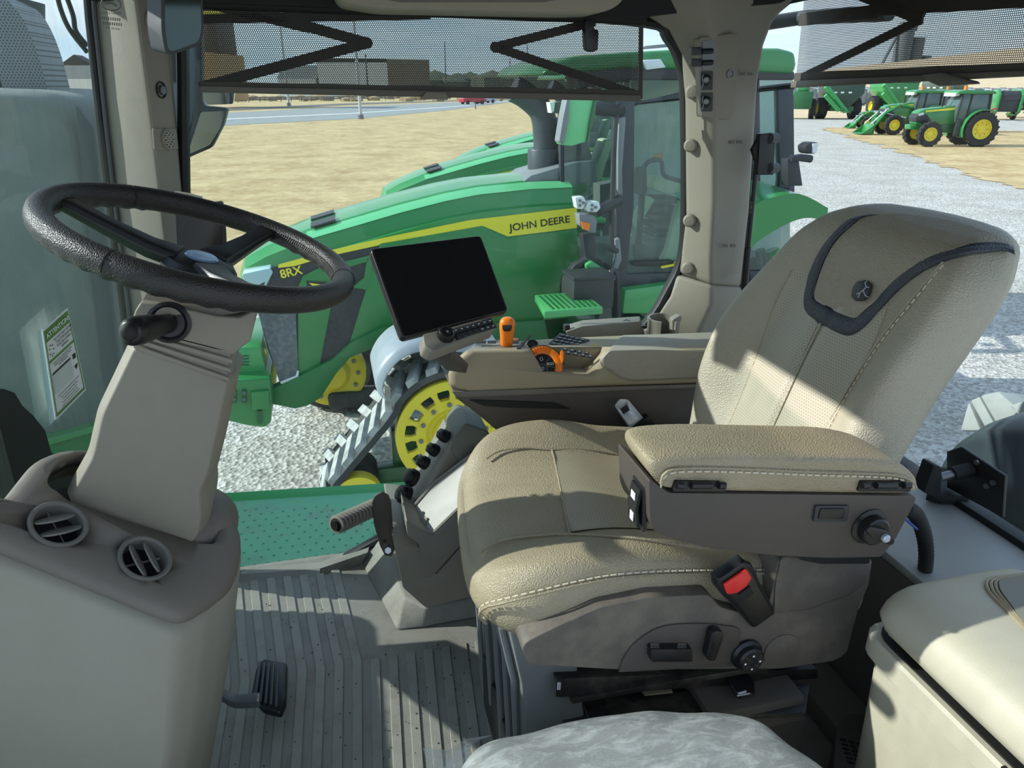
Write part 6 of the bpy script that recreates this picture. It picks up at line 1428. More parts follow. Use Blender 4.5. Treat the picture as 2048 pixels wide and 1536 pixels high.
g.loft([[inn(p, .06) for p in fp], [inn(p, .05)+V3((0, -.006, 0)) for p in fp], [p+V3((0, .02, 0)) for p in fp], [inn(p, -.02)+V3((0, .06, 0)) for p in fp], [inn(p, -.02)+V3((0, .60, 0)) for p in fp], [inn(p, .05)+V3((0, .62, 0)) for p in fp]], caps=False, closed=False)
g.done('fender', FG, T1, ang=50, label='grey plastic track fender')
# far front track idler and wheel seen under the hood
for c_, r_ in ((U(664, 746, Y=7.75), .37),):
    w2 = G().lathe([(r_, -.05), (r_, .05), (r_*.93, .06), (r_*.55, .04), (r_*.4, .10), (0, .10)], c_, (0, -1, 0), 48).done('far_wheel', YEL, T1, label='yellow wheel of the far track')
    for i in range(12):
        t = i*math.pi/6; p = c_+V3((math.cos(t)*r_*.76, -.055, math.sin(t)*r_*.76)); G().cyl(p, p-V3((0, .02, 0)), .022, n=10).done('wheel_bolt', DSTEEL, w2)
    G().tube([c_+V3((math.cos(k*math.pi/16)*(r_+.06), .15, math.sin(k*math.pi/16)*(r_+.06))) for k in range(32)], .07, 8, True).done('far_belt', TRACKR, T1)
G().box((.75, 7.9, -2.02), (1.9, .5, .2)).done('far_belt', TRACKR, T1, bevel=.05)
# exhaust stack and cowl in front of the cab
G().tube(cr([V3((1.72, HYc, 1.22)), V3((1.84, HYc, 1.16)), V3((1.99, HYc, 1.02)), V3((2.03, HYc, .8)), V3((2.03, HYc, .68))], 6), .115, 20).done('stack_elbow', mat('stack_dark', (64, 72, 78), .4, .3), T1, label='dark curved exhaust elbow')
G().cyl((2.03, HYc, .30), (2.03, HYc, .70), .165, n=28).done('stack_can', MATS['stack_dark'], T1, bevel=.01)
G().loft([[(1.68, HYc-.30, .42), (1.68, HYc+.3, .42), (1.9, HYc+.3, .60), (1.9, HYc-.3, .60)], [(1.70, HYc-.32, .30), (1.70, HYc+.3, .30), (2.45, HYc+.3, .30), (2.45, HYc-.32, .30)]]).done('stack_base', GREYC, T1, bevel=.02) if False else None
G().slab([(1.66, HYc-.34, .40), (1.80, HYc-.34, .50), (2.20, HYc-.34, .60), (2.42, HYc-.34, .62), (2.44, HYc-.34, .42), (2.0, HYc-.34, .38)], (0, .6, 0)).done('stack_cowl', GREYC, T1, bevel=.02, label='grey stack cowl')
G().slab([(2.10, HYc-.25, .60), (2.14, HYc-.25, .98), (2.30, HYc-.25, .92), (2.42, HYc-.25, .62)], (0, .5, 0)).done('stack_guard', DARKC, T1, bevel=.02)
# cab
KY = 6.12
def cq(pts, Y=KY, th=.05): return G().slab(US(pts, Y=Y), (0, th, 0))
cab = cq([(1262, 345), (1262, 400), (1262, 560), (1262, 640), (1360, 640), (1580, 640), (1580, 360), (1586, 160), (1300, 150), (1262, 160), (1262, 205)], 7.55, .04).done('cab_far_wall', mat('far_window', (150, 178, 170), .3, var=(1.2, (214, 212, 186), .7)), T1, label='far side windows of the cab')
rf = cq([(1083, 150), (1100, 128), (1150, 112), (1260, 104), (1400, 96), (1560, 96), (1592, 104), (1595, 128), (1590, 148), (1400, 140), (1250, 136), (1120, 150)], KY-.05, 1.7).done('cab_roof', GREEN, T1, bevel=.04, seg=3, label='green cab roof')
cq([(1150, 150), (1170, 135), (1290, 124), (1400, 128), (1590, 142), (1592, 160), (1372, 160), (1270, 160), (1210, 160), (1160, 178)], KY-.02, .3).done('roof_underside', CHARC, T1, bevel=.02, label='charcoal roof rail')
lp2 = cq([(1286, 120), (1322, 118), (1333, 135), (1294, 140)], KY-.08, .05).done('work_lamp', LAMPG, T1, bevel=.01, label='rectangular white roof lamp')
G().cyl(U(1313, 96, Y=6.5), U(1313, 90, Y=6.5), .16, .1, 24).done('antenna_dome', DARKC, T1, label='grey antenna dome')
cq([(1146, 112), (1184, 108), (1190, 118), (1150, 122)], 6.4, .3).done('roof_beacon', YEL, T1, bevel=.02)
FR = mat('door_frame', (48, 54, 60), .4)
cq([(1118, 205), (1128, 203), (1130, 400), (1150, 540), (1142, 545), (1122, 400)], 6.46, .06).done('door_frame', FR, T1, bevel=.012)
for pts, th in (([(1238, 200), (1270, 200), (1268, 420), (1252, 560), (1245, 640), (1230, 640), (1234, 420)], .07),
                ([(1252, 548), (1362, 545), (1580, 540), (1580, 562), (1362, 570), (1248, 580)], .07), ([(1268, 204), (1590, 165), (1590, 180), (1372, 186), (1280, 208), (1268, 215)], .06),
                ([(1556, 180), (1588, 170), (1590, 350), (1580, 395), (1555, 395), (1560, 360)], .08), ([(1508, 388), (1590, 368), (1590, 386), (1510, 402)], .06), ([(1506, 140), (1520, 140), (1522, 390), (1506, 395)], .06)):
    cq(pts, KY, th).done('door_frame', FR, T1, bevel=.012, label='charcoal door frame')
cq([(1128, 205), (1240, 200), (1234, 420), (1236, 540), (1150, 540), (1130, 400)], 6.42, .006).done('front_window', GLASST, T1, label='front side window')
cq([(1268, 205), (1372, 190), (1560, 180), (1560, 395), (1560, 548), (1362, 545), (1252, 548), (1266, 420)], KY+.03, .006).done('door_window', GLASST, T1, label='door window')
# things inside the neighbour cab
def cin(pts, Y, th, m, n_, **k): return cq(pts, Y, th).done(n_, m, T1, **k)
CR = mat('pale_cream', (206, 204, 176), .5)
cin([(1175, 345), (1190, 340), (1212, 280), (1225, 278), (1222, 300), (1206, 350), (1200, 365), (1172, 362)], 6.7, .25, CR, 'inner_seat', bevel=.02, label='cream seat seen through the glass')
cin([(1305, 362), (1330, 356), (1362, 362), (1362, 388), (1330, 388), (1308, 380)], 6.45, .35, CR, 'inner_seat', bevel=.03, label='cream seat cushion seen through the glass')
for k in range(5): cin([(1306, 396+k*17), (1362, 396+k*17), (1362, 408+k*17), (1306, 408+k*17)], 6.5, .3, DARKC, 'bellows_fold', bevel=.02)
cin([(1335, 500), (1352, 430), (1364, 400), (1364, 520), (1322, 524)], 6.3, .1, CR, 'inner_trim', bevel=.02)
cin([(1262, 440), (1300, 392), (1310, 400), (1272, 462)], 6.5, .1, CR, 'inner_trim', bevel=.01)
cin([(1272, 335), (1294, 332), (1295, 385), (1288, 392), (1272, 388)], 6.2, .06, BLACKP, 'handle_plate', bevel=.01, label='black grab handle plate')
G().cyl(U(1284, 390, Y=6.25), U(1276, 500, Y=6.25), .03, n=12).done('handle_tube', BLACKM, T1)
G().tube(cr(US([(1287, 335), (1300, 322), (1322, 322), (1328, 350), (1362, 362)], Y=6.3), 5), .022, 8).done('handle_loop', BLACKP, T1)
cin([(1268, 490), (1292, 490), (1290, 516), (1268, 516)], 6.18, .05, BLACKP, 'hinge_box', bevel=.01)
cin([(1262, 524), (1345, 520), (1352, 528), (1345, 534), (1268, 532)], 6.09, .06, BLACKP, 'door_latch', bevel=.01)
cin([(1322, 533), (1348, 528), (1350, 523), (1352, 531), (1324, 537)], 6.07, .02, YEL, 'latch_strap', label='thin yellow strap')
cin([(1310, 310), (1325, 306), (1327, 316), (1312, 320)], 6.6, .05, ORNG, 'inner_lever', label='orange lever inside')
cin([(1200, 370), (1240, 362), (1240, 420), (1200, 430)], 7.3, .2, MATS['back_wall'], 'inner_dark')
# grab rail
G().tube(cr(US([(1246, 210), (1236, 222), (1230, 260), (1224, 420), (1224, 490), (1228, 500), (1236, 502)], Y=KY-.15), 5), .022, 10).done('grab_rail', CHARC, T1, label='long charcoal grab rail')
cq([(1238, 235), (1252, 233), (1252, 245), (1245, 340), (1246, 395), (1236, 380), (1236, 300)], KY-.06, .05).done('rail_guard', GREYC, T1, bevel=.01, label='grey guard strip')
cq([(1232, 390), (1242, 388), (1240, 425), (1232, 430)], KY-.08, .05).done('rail_clamp', DARKC, T1)
cq([(1230, 480), (1240, 476), (1244, 520), (1232, 548), (1224, 545), (1232, 515)], KY-.1, .06).done('rail_foot', GREYC, T1, bevel=.01)
G().tube(cr(US([(1226, 560), (1219, 545), (1216, 570), (1208, 660), (1206, 720)], Y=KY-.35), 5), .022, 10).done('step_rail', DSTEEL, T1, label='grey step hand rail')
G().tube(cr(US([(1220, 545), (1232, 545), (1236, 600), (1238, 720)], Y=KY-.25), 5), .025, 10).done('step_rail', CHARC, T1)
# mirror of the neighbour
cq([(1120, 284), (1126, 240), (1134, 203), (1138, 190), (1188, 190), (1186, 230), (1172, 284), (1145, 292), (1122, 290)], KY-.9, .12).done('mirror_shell', mat('mirror_green', (110, 200, 134), .3), T1, bevel=.015, label='light green mirror shell')
cq([(1118, 284), (1126, 235), (1134, 196), (1140, 196), (1138, 240), (1128, 290)], KY-.93, .12).done('mirror_edge', GREYC, T1, bevel=.01)
cq([(1178, 250), (1190, 190), (1196, 190), (1190, 240), (1174, 286)], KY-.92, .14).done('mirror_back', DGREEN, T1, bevel=.01)
G().cyl(U(1180, 215, Y=KY-.8), U(1240, 222, Y=KY+.02), .05, n=14).done('mirror_bracket', BLACKM, T1)
cq([(1108, 205), (1125, 203), (1128, 220), (1122, 228), (1110, 226)], KY-.6, .12).done('front_lamp', DARKC, T1, bevel=.01)
cq([(1100, 205), (1110, 204), (1108, 222), (1103, 226)], KY-.62, .1).done('lamp_glass', LAMPG, T1)
# lamps on the bracket by the hood
for k, pts in enumerate([[(1150, 395), (1168, 393), (1173, 404), (1166, 419), (1154, 418)], [(1176, 404), (1198, 403), (1202, 416), (1194, 425), (1176, 424), (1172, 416)]]):
    o = cq(pts, KY-.28, .10).done('cluster_lamp', LAMPG, T1, bevel=.01, label='white work lamp')
    c_ = sum(US(pts, Y=KY-.285), V3())/len(pts)
    for a in (0, 2.1, 4.2): G().cyl(c_+V3((.022*math.cos(a), 0, .022*math.sin(a))), c_+V3((.022*math.cos(a), -.01, .022*math.sin(a))), .012, n=10).done('led', DSTEEL, o)
cq([(1158, 428), (1186, 430), (1195, 442), (1192, 466), (1180, 466), (1160, 452)], KY-.26, .12).done('indicator_body', GREYC, T1, bevel=.01)
cq([(1162, 443), (1181, 447), (1178, 462), (1166, 458)], KY-.275, .02).done('indicator_lens', AMBER, T1, label='amber indicator lens')
G().tube(US([(1190, 425), (1215, 412), (1240, 400)], Y=KY-.15), .05, 8).done('lamp_arm', CHARC, T1)
cq([(1165, 470), (1190, 466), (1194, 540), (1176, 545)], KY-.1, .1).done('lamp_post', CHARC, T1, bevel=.01)
# lower deck, toolbox, steps, rear fender
cq([(1122, 610), (1128, 560), (1150, 530), (1176, 516), (1178, 528), (1155, 545), (1140, 575), (1136, 620)], KY-.15, .1).done('wheel_arch_edge', CHARC, T1, bevel=.01)
cq([(1171, 530), (1185, 522), (1220, 545), (1214, 560), (1175, 545)], KY-.2, .2).done('step_cover', GREENL, T1, bevel=.02, label='light green step cover')
tb_ = cq([(1140, 552), (1178, 575), (1176, 605), (1142, 585)], KY-.55, .0); 
TBC = U(1176, 580, Y=5.75)
tb = G().box(TBC, (.36, .30, .26)).done('toolbox', mat('toolbox_black', (44, 48, 50), .5), T1, bevel=.01, label='black toolbox on the step')
G().box(TBC+V3((0, 0, .14)), (.38, .32, .03)).done('toolbox_lid', CHARC, tb, bevel=.008)
cq([(1250, 580), (1355, 566), (1345, 600), (1330, 628), (1245, 628)], KY-.1, .4).done('deck_green', GREENL, T1, bevel=.02, label='light green rear deck')
g = G(); 
SZ = U(1135, 605, Y=5.55).z; SX = U(1135, 605, Y=5.55).x
g.slab([(SX-.26, 5.35, SZ), (SX+.24, 5.35, SZ), (SX+.24, 5.85, SZ), (SX-.20, 5.85, SZ)], (0, 0, -.06)); stp_ = g.done('step_plate', GREENL, T1, bevel=.01, label='light green slatted step')
for k in range(9): G().slab([(SX-.18+k*.045, 5.39, SZ+.004), (SX-.16+k*.045, 5.39, SZ+.004), (SX-.16+k*.045, 5.80, SZ+.004), (SX-.18+k*.045, 5.80, SZ+.004)], (0, 0, -.005)).done('step_slot', DGREEN, stp_)
cq([(1155, 640), (1300, 640), (1320, 680), (1300, 760), (1150, 760)], KY-.1, .5).done('tank', DGREEN, T1, bevel=.03)
cq([(1200, 620), (1222, 575), (1224, 650), (1190, 690)], KY-.4, .1).done('step_side', DARKC, T1)
rfp = cr(US([(1500, 520), (1506, 492), (1560, 455), (1610, 436), (1655, 442)], Y=5.45), 4); rft = cr(US([(1500, 430), (1510, 410), (1545, 395), (1600, 388), (1656, 416)], Y=5.45), 4)
G().loft([[p for p in rfp], [p for p in rft], [p+V3((0, .9, .05)) for p in rft], [p+V3((0, .9, 0)) for p in rfp]], caps=False, closed=False).done('rear_fender', GREEN, T1, ang=40, label='green rear fender')
G().box((4.4, 6.85, -1.2), (1.5, 2.6, 1.1)).done('rear_tracks', TRACKR, T1, bevel=.15, seg=4, label='dark rear tracks')
for k in range(5): G().tube(US([(1520+k*24, 500), (1530+k*26, 560+10*(k % 2)), (1525+k*22, 640)], Y=6.2), .05+.02*(k % 2), 8).done('hitch_link', GREEN if k % 2 else DARKC, T1)
G().box((4.9, 6.4, -.4), (.5, .5, .4)).done('hitch_block', CHARC, T1, bevel=.03)
# rear lamp bracket
lb_ = cq([(1575, 318), (1598, 318), (1602, 345), (1606, 372), (1576, 372)], 5.5, .1).done('lamp_bracket', CHARC, T1, bevel=.01, label='charcoal lamp bracket')
G().tube(US([(1580, 318), (1600, 315), (1622, 318)], Y=5.5), .03, 8).done('lamp_arm', CHARC, T1)
cq([(1610, 292), (1622, 284), (1640, 285), (1634, 308), (1612, 308)], 5.5, .12).done('rear_lamp', CHARC, T1, bevel=.02)
cq([(1626, 287), (1638, 286), (1632, 306), (1625, 306)], 5.49, .01).done('rear_lamp_glass', LAMPG, T1)
G().box((3.35, 6.95, -.55), (1.7, 1.4, .5)).done('cab_floor', CHARC, T1, bevel=.05)
for dx, dy, lab in ((1.55, 4.0, 'second tracked tractor of the row, its hood nose rising behind the nearest one'), (3.35, 8.2, 'third tracked tractor, farthest of the row, only its hood nose and stack in view')):
    c = copy_tree(T1); c.location = V3(T1.location)+V3((dx, dy, 0)); c['label'] = lab
G().box((-2.0, 1.12, .02), (2.6, 1.28, .84)).done('bonnet_sun_block', GREEN, ow, bevel=.06, seg=3, label='unseen green hood ahead of the windshield, added to block low sun')  # unseen hood box, sized to block low sun from the left floor
# ================================================================ far machinery, buildings, road side
class Loc:
    """a metric place on the ground: e1 = its own length direction, e3 = its width direction"""
    def __init__(s, px, py, fwd, name, label, cat, group=None, scl=None):
        s.o = U(px, py, Z=GZ); s.e1 = V3((fwd[0], fwd[1], 0)).normalized(); s.e3 = V3((s.e1.y, -s.e1.x, 0))
        s.t = thing(name, label, cat, s.o, group); s.k = (s.o-OR).dot(FW)/F
    def p(s, a, h, d=0): return s.o+s.e1*a+V3((0, 0, h))+s.e3*d
    def slab(s, pts, d0, d1, name, m, bevel=.0, par=None, **k):
        A = [s.p(a, h, d0) for a, h in pts]; return G().slab(A, s.e3*(d1-d0)).done(name, m, par or s.t, bevel=bevel, **k)
    def box(s, a0, a1, h0, h1, d0, d1, name, m, bevel=.0, par=None, **k): return s.slab([(a0, h0), (a1, h0), (a1, h1), (a0, h1)], d0, d1, name, m, bevel, par, **k)
    def cyl(s, p0, p1, r, name, m, r1=None, **k): return G().cyl(s.p(*p0), s.p(*p1), r, r1, 16).done(name, m, s.t, **k)
IML = (-.97, .243)     # length direction of machines that stand square to the view, nose to the left
def util_tractor(px, py, label, k=1., fwd=IML, cab=True, beacon=True, grp='tractors parked on the grass'):
    L_ = Loc(px, py, fwd, 'utility_tractor', label, 'tractor', grp); S_ = k
    q = lambda *a: tuple(v*S_ for v in a)
    sp = lambda pts: [(a*S_, h*S_) for a, h in pts]
    W = .85*S_
    cdir = L_.e3 if L_.e3.dot(OR-L_.o) > 0 else -L_.e3
    sg = 1 if L_.e3.dot(OR-L_.o) > 0 else -1
    for d in (sg*W, -sg*W):
        wheel(L_.t, L_.p(0, .98*S_, d), cdir if d == sg*W else -cdir, .98*S_, .45*S_, .56*S_, 18, n=28, nm='rear')
        wheel(L_.t, L_.p(2.95*S_, .70*S_, d*.98), cdir if d == sg*W else -cdir, .70*S_, .38*S_, .39*S_, 16, n=28)
    L_.slab(sp([(3.65, 1.25), (3.72, 1.6), (3.6, 1.95), (3.3, 2.08), (1.3, 2.30), (1.25, 1.25), (2.2, 1.2), (3.3, 1.15)]), -.42*S_, .42*S_, 'hood', GREEN, .06*S_, label='green hood')
    L_.slab(sp([(3.68, 1.35), (3.74, 1.6), (3.62, 1.88), (3.1, 1.80), (2.7, 1.35), (3.0, 1.22)]), -.435*S_, .435*S_, 'grille', CHARC, .03*S_, label='charcoal grille')
    L_.slab(sp([(3.2, 2.0), (1.3, 2.20), (1.3, 2.08), (1.9, 2.02), (3.2, 1.92)]), -.44*S_, .44*S_, 'stripe', YELD, label='yellow hood stripe')
    L_.slab(sp([(3.62, 1.84), (3.35, 1.90), (3.3, 1.78), (3.6, 1.70)]), -.45*S_, .45*S_, 'headlamp', LAMPG)
    L_.slab(sp([(3.9, .95), (3.95, 1.2), (3.3, 1.25), (3.3, .9)]), -.35*S_, .35*S_, 'front_bracket', GREEN, .03*S_)
    L_.box(-.2*S_, 3.0*S_, .75*S_, 1.3*S_, -.3*S_, .3*S_, 'chassis', DGREEN, .04*S_)
    L_.box(1.15*S_, 1.45*S_, .55*S_, 1.55*S_, sg*.62*S_, sg*.80*S_, 'tank', CHARC, .04*S_)
    L_.box(.75*S_, 1.15*S_, .50*S_, 1.15*S_, sg*.55*S_, sg*.85*S_, 'steps', DGREEN, .03*S_)
    for d in (1, -1):
        arc = [L_.p(math.cos(a)*1.12*S_, (.98+math.sin(a)*1.12)*S_, 0) for a in [math.radians(v) for v in range(-20, 130, 12)]]
        G().loft([[p+L_.e3*d*.62*S_ for p in arc], [p+L_.e3*d*1.05*S_ for p in arc], [p+L_.e3*d*1.05*S_+V3((0, 0, -.06)) for p in arc], [p+L_.e3*d*.62*S_+V3((0, 0, -.06)) for p in arc]], caps=False, closed=False).done('fender', GREEN, L_.t, ang=50, label='green rear fender')
    if cab:
        c_ = mat('dark_cab_glass', (70, 92, 92), .08, spec=.8)
        L_.slab(sp([(1.45, 1.35), (1.55, 2.2), (1.35, 2.95), (-.30, 2.95), (-.42, 1.9), (.2, 1.3)]), -.68*S_, .68*S_, 'cab_glass', c_, .04*S_, label='dark cab glass')
        for a, b in (((1.5, 1.35), (1.38, 2.95)), ((.9, 1.3), (.82, 2.95)), ((-.36, 1.9), (-.28, 2.95)), ((1.5, 1.38), (.2, 1.3))):
            for d in (.70, -.70): G().bar(L_.p(a[0]*S_, a[1]*S_, d*S_), L_.p(b[0]*S_, b[1]*S_, d*S_), .09*S_, .09*S_).done('cab_post', CHARC, L_.t)
        L_.slab(sp([(1.75, 2.92), (1.7, 3.08), (1.2, 3.15), (-.35, 3.10), (-.55, 3.0), (-.5, 2.92)]), -.78*S_, .78*S_, 'cab_roof', GREEN, .05*S_, label='green cab roof')
        L_.slab(sp([(1.8, 2.78), (1.78, 2.98), (1.5, 3.0), (1.5, 2.85)]), -.6*S_, .6*S_, 'roof_lamps', LAMPG, .02*S_)
        if beacon: L_.cyl((.9*S_, 3.15*S_, 0), (.9*S_, 3.38*S_, 0), .10*S_, 'beacon', AMBER)
        L_.cyl((1.75*S_, 1.9*S_, -sg*.62*S_), (1.75*S_, 2.95*S_, -sg*.62*S_), .06*S_, 'exhaust', CHARC)
    return L_
u1 = util_tractor(1936, 291, 'large green cab tractor with yellow wheels, nearest on the grass at right')
G().bar(u1.p(-.6, 1.9, .3), u1.p(-1.6, 2.1, .6), .08, .08).done('red_link', RED, u1.t)
u2 = util_tractor(1850, 268.5, 'green cab tractor with front loader, standing behind the nearest cab tractor', k=.98)
u3 = util_tractor(1900, 263, 'green cab tractor half hidden right behind the largest one', k=.98)
def loader(L_, S_, a_off=0, bw=1.7):
    for d in (-.5, .5):
        G().tube([L_.p((a+a_off)*S_, h*S_, d*S_) for a, h in ((1.3, 1.9), (2.6, 2.1), (3.6, 1.5), (4.3, .5))], .10*S_, 8).done('loader_arm', GREEN, L_.t, label='green loader arm')
        G().cyl(L_.p((1.9+a_off)*S_, 1.2*S_, (d+.1)*S_), L_.p((3.9+a_off)*S_, 1.6*S_, (d+.1)*S_), .05*S_, n=8).done('loader_ram', LAMPG, L_.t)
        G().cyl(L_.p((3.5+a_off)*S_, 1.75*S_, (d+.05)*S_), L_.p((4.5+a_off)*S_, .75*S_, (d+.05)*S_), .05*S_, n=8).done('loader_ram', LAMPG, L_.t)
    L_.slab([((a+a_off)*S_, h*S_) for a, h in ((4.3, .75), (4.35, .1), (4.5, .02), (5.3, .05), (5.3, .1), (4.5, .14), (4.42, .75))], -bw/2*S_, bw/2*S_, 'bucket', GREEN, .01, label='green loader bucket')
    for d in (-bw/2, bw/2): L_.slab([((a+a_off)*S_, h*S_) for a, h in ((4.32, .75), (4.35, .05), (5.25, .05))], d*S_, d*S_+.03, 'bucket_side', GREEN)
loader(u2, .98)
u4 = util_tractor(1768, 256, 'small open compact tractor with loader and yellow seat beside the grain cart', k=.62, cab=False)
loader(u4, .62, 0, 1.9)
u4.box(-.1*.62, .45*.62, 1.3*.62, 2.1*.62, -.2, .2, 'driver_seat', YEL, .04, label='yellow seat')
G().tube([u4.p(-.2, 1.0, -.4), u4.p(-.2, 1.75, -.4), u4.p(-.2, 1.75, .4), u4.p(-.2, 1.0, .4)], .04, 8).done('roll_bar', CHARC, u4.t)
# grain carts
def cart(px, py, label, k=1., fwd=(-.6, -.8), dark=False, auger=1, hi=0):
    L_ = Loc(px, py, fwd, 'grain_cart', label, 'grain cart', 'grain carts at the field edge')
    R = 1.05*k
    for d in (-1.75*k, 1.75*k): wheel(L_.t, L_.p(0, R, d), (L_.e3 if d > 0 else -L_.e3), R, .95*k, .5*k, 16, n=24)
    g = G(); q = lambda pts, a: [L_.p(a*k, h*k, d*k) for d, h in pts]
    g.loft([q([(-.5, 1.1), (.5, 1.1), (1.9, 2.6), (1.9, 3.5), (-1.9, 3.5), (-1.9, 2.6)], -1.6), q([(-.5, .9), (.5, .9), (2.0, 2.6), (2.0, 3.6), (-2.0, 3.6), (-2.0, 2.6)], 0), q([(-.5, 1.1), (.5, 1.1), (1.9, 2.6), (1.9, 3.5), (-1.9, 3.5), (-1.9, 2.6)], 2.0)])
    g.done('hopper', mat('cart_dark', (52, 74, 60), .5) if dark else GREEN, L_.t, bevel=.04*k, label='hopper')
    L_.box(-1.65*k, 2.05*k, 3.5*k, 3.62*k, -2.0*k, 2.0*k, 'hopper_rim', mat('tarp_black', (44, 48, 50), .6), .03)
    if auger:
        G().cyl(L_.p(2.3*k, .8*k, -.2*k), L_.p(2.6*k, 3.3*k, auger*2.3*k), .26*k, n=18).done('auger', mat('auger_green', (58, 156, 82), .35, coat=.3), L_.t, label='bright green auger tube')
        G().cyl(L_.p(2.6*k, .9*k, auger*.6*k), L_.p(2.8*k, 2.4*k, auger*2.3*k), .22*k, n=16).done('auger_fold', MATS['auger_green'], L_.t)
    L_.box(1.8*k, 4.2*k, .7*k, .95*k, -.2*k, .2*k, 'drawbar', DGREEN, .03); L_.box(-.5*k, 1.6*k, .8*k, 1.3*k, -1.2*k, 1.2*k, 'cart_frame', DGREEN, .05)
    for d in (-.6, .2, .9): L_.box(1.95*k, 2.05*k, (2.6+hi)*k, (2.75+hi)*k, d*k, (d+.3)*k, 'cart_mark', WHITE)
    return L_
cart(1672, 237, 'dark topped grain cart with big tires, leftmost by the rear window strut', 1.0, (-.35, -.94), True, 1)
cart(1775, 232, 'bright green grain cart with two auger tubes, middle of the field edge', 1.05, (-.25, -.97), False, 1, .3)
cart(1880, 222, 'long dark green cart behind the tractors, rightmost of the carts', 1.15, (-.9, -.4), True, 0)
lc = Loc(1598, 237, (-.5, -.86), 'field_sprayer', 'green implement with tall tires cut off by the rear pillar', 'implement')
for d in (-1.2, 1.2): wheel(lc.t, lc.p(0, 1.0, d), lc.e3 if d > 0 else -lc.e3, 1.0, .5, .5, 16, n=24)
lc.box(-1, 1.5, 1.0, 2.8, -1.0, 1.0, 'tank_body', DGREEN, .1, label='deep green tank body'); lc.box(-.5, 1.0, 2.8, 3.3, -.6, .6, 'tank_top', GREEN, .1)
# balers
for i, (px, py, lab) in enumerate([(2003, 239, 'green round baler at the right edge, left of the pair'), (2038, 235, 'green round baler cut by the right edge of the photo, right of the pair')]):
    L_ = Loc(px, py, (-.5, -.86), 'round_baler', lab, 'baler', 'round balers at the right edge')
    for d in (-1.0, 1.0): wheel(L_.t, L_.p(0, .45, d), L_.e3 if d > 0 else -L_.e3, .45, .4, .25, 0, n=20)
    for d in (-1.2, .95): L_.slab([(-1.3, .9), (-1.4, 2.4), (-.7, 3.0), (.9, 3.0), (1.5, 2.5), (1.4, .8), (.5, .45), (-.6, .45)], d, d+.25, 'side_shield', GREEN, .05, label='green side shield')
    L_.slab([(-1.2, .9), (-1.3, 2.3), (-.6, 2.85), (.8, 2.85), (1.3, 2.4), (1.2, .8)], -.95, .95, 'bale_chamber', CHARC, .03)
    L_.box(1.3, 1.36, 2.0, 2.5, -.9, .9, 'front_panel', CHARC); L_.slab([(1.42, 1.2), (1.45, 1.35), (.4, 1.9), (.4, 1.75)], -1.23, -1.2, 'stripe', YELD)
    L_.box(1.3, 3.6, .5, .65, -.12, .12, 'drawbar', DGREEN)
# rows of crated goods far behind, beige hillside, long pale shed
g = G()
for r_ in range(4):
    for i in range(60):
        b = U(1560+i*11+r_*4, 211-r_*7, Z=GZ); k = 1.0
        g.box(b+V3((0, 0, 1.4)), (2.0, 1.5, 2.0+.4*((i*7+r_) % 3)))
g.done('crated_goods', mat('crate_grey', (124, 132, 138), .8, var=(.3, (176, 182, 186), .8)), label='long rows of grey crated goods stored across the far yard', category='crates', kind='stuff')
def farbox(px0, px1, py_top, py_base, name, label, cat, m, depth=12, base=None, roof=None, bd=None):
    a = U(px0, py_base, Z=GZ); b = U(px1, py_base, Z=GZ); D_ = ((a+b)/2-OR).dot(FW); 
    top = U((px0+px1)/2, py_top, D=D_).z; ax = (b-a); n_ = V3((-ax.y, ax.x, 0)).normalized(); t = thing(name, label, cat, (a+b)/2)
    G().slab([a, b, b+V3((0, 0, top-GZ)), a+V3((0, 0, top-GZ))], n_*depth).done('wall', m, t, label=None or 'wall') if False else None
    w_ = G().slab([a, b, V3((b.x, b.y, top)), V3((a.x, a.y, top))], n_*depth).done('wall', m, t)
    if roof:
        h = (top-GZ)*roof[1]; mid = n_*depth/2
        G().loft([[V3((a.x, a.y, top))-ax*.03, V3((a.x, a.y, top+h))+mid-ax*.03, V3((a.x, a.y, top))+n_*depth-ax*.03], [V3((b.x, b.y, top))+ax*.03, V3((b.x, b.y, top+h))+mid+ax*.03, V3((b.x, b.y, top))+n_*depth+ax*.03]]).done('roof', roof[0], t)
    return t, a, b, top, w_
PALEW = mat('pale_wall', (214, 218, 214), .7); DRF = mat('dark_roof', (58, 58, 56), .8)
t, a, b, top, w_ = farbox(640, 778, 126, 193, 'warehouse', 'large pale flat warehouse seen through the side blind', 'building', PALEW, 40)
G().slab([V3((a.x, a.y, top)), V3((b.x, b.y, top)), V3((b.x, b.y, top+1.2)), V3((a.x, a.y, top+1.2))], V3((0, 40, 0))).done('parapet', DRF, t)
G().slab([b, b+V3((14, 3, 0)), V3((b.x+14, b.y+3, top+1)), V3((b.x, b.y, top+1))], V3((0, 30, 0))).done('side_wing', mat('brown_wall', (120, 108, 92), .8), t)
t, a, b, top, w_ = farbox(560, 634, 158, 193, 'white_house', 'low white building with grey roof at the end of the warehouse', 'building', PALEW, 14, roof=(mat('grey_roof', (110, 116, 112), .8), .8))
t, a, b, top, w_ = farbox(136, 232, 158, 192, 'farm_house', 'white building with dark roofed tower beyond the windshield', 'building', PALEW, 14)
tt = U(160, 150, D=(a-OR).dot(FW)); ax = (b-a)
G().slab([a+ax*.02+V3((0, 0, top-GZ)), a+ax*.62+V3((0, 0, top-GZ)), a+ax*.62+V3((0, 0, top-GZ+4.2)), a+ax*.02+V3((0, 0, top-GZ+4.2))], V3((0, 10, 0))).done('upper_floor', mat('grey_siding', (150, 158, 160), .8), t)
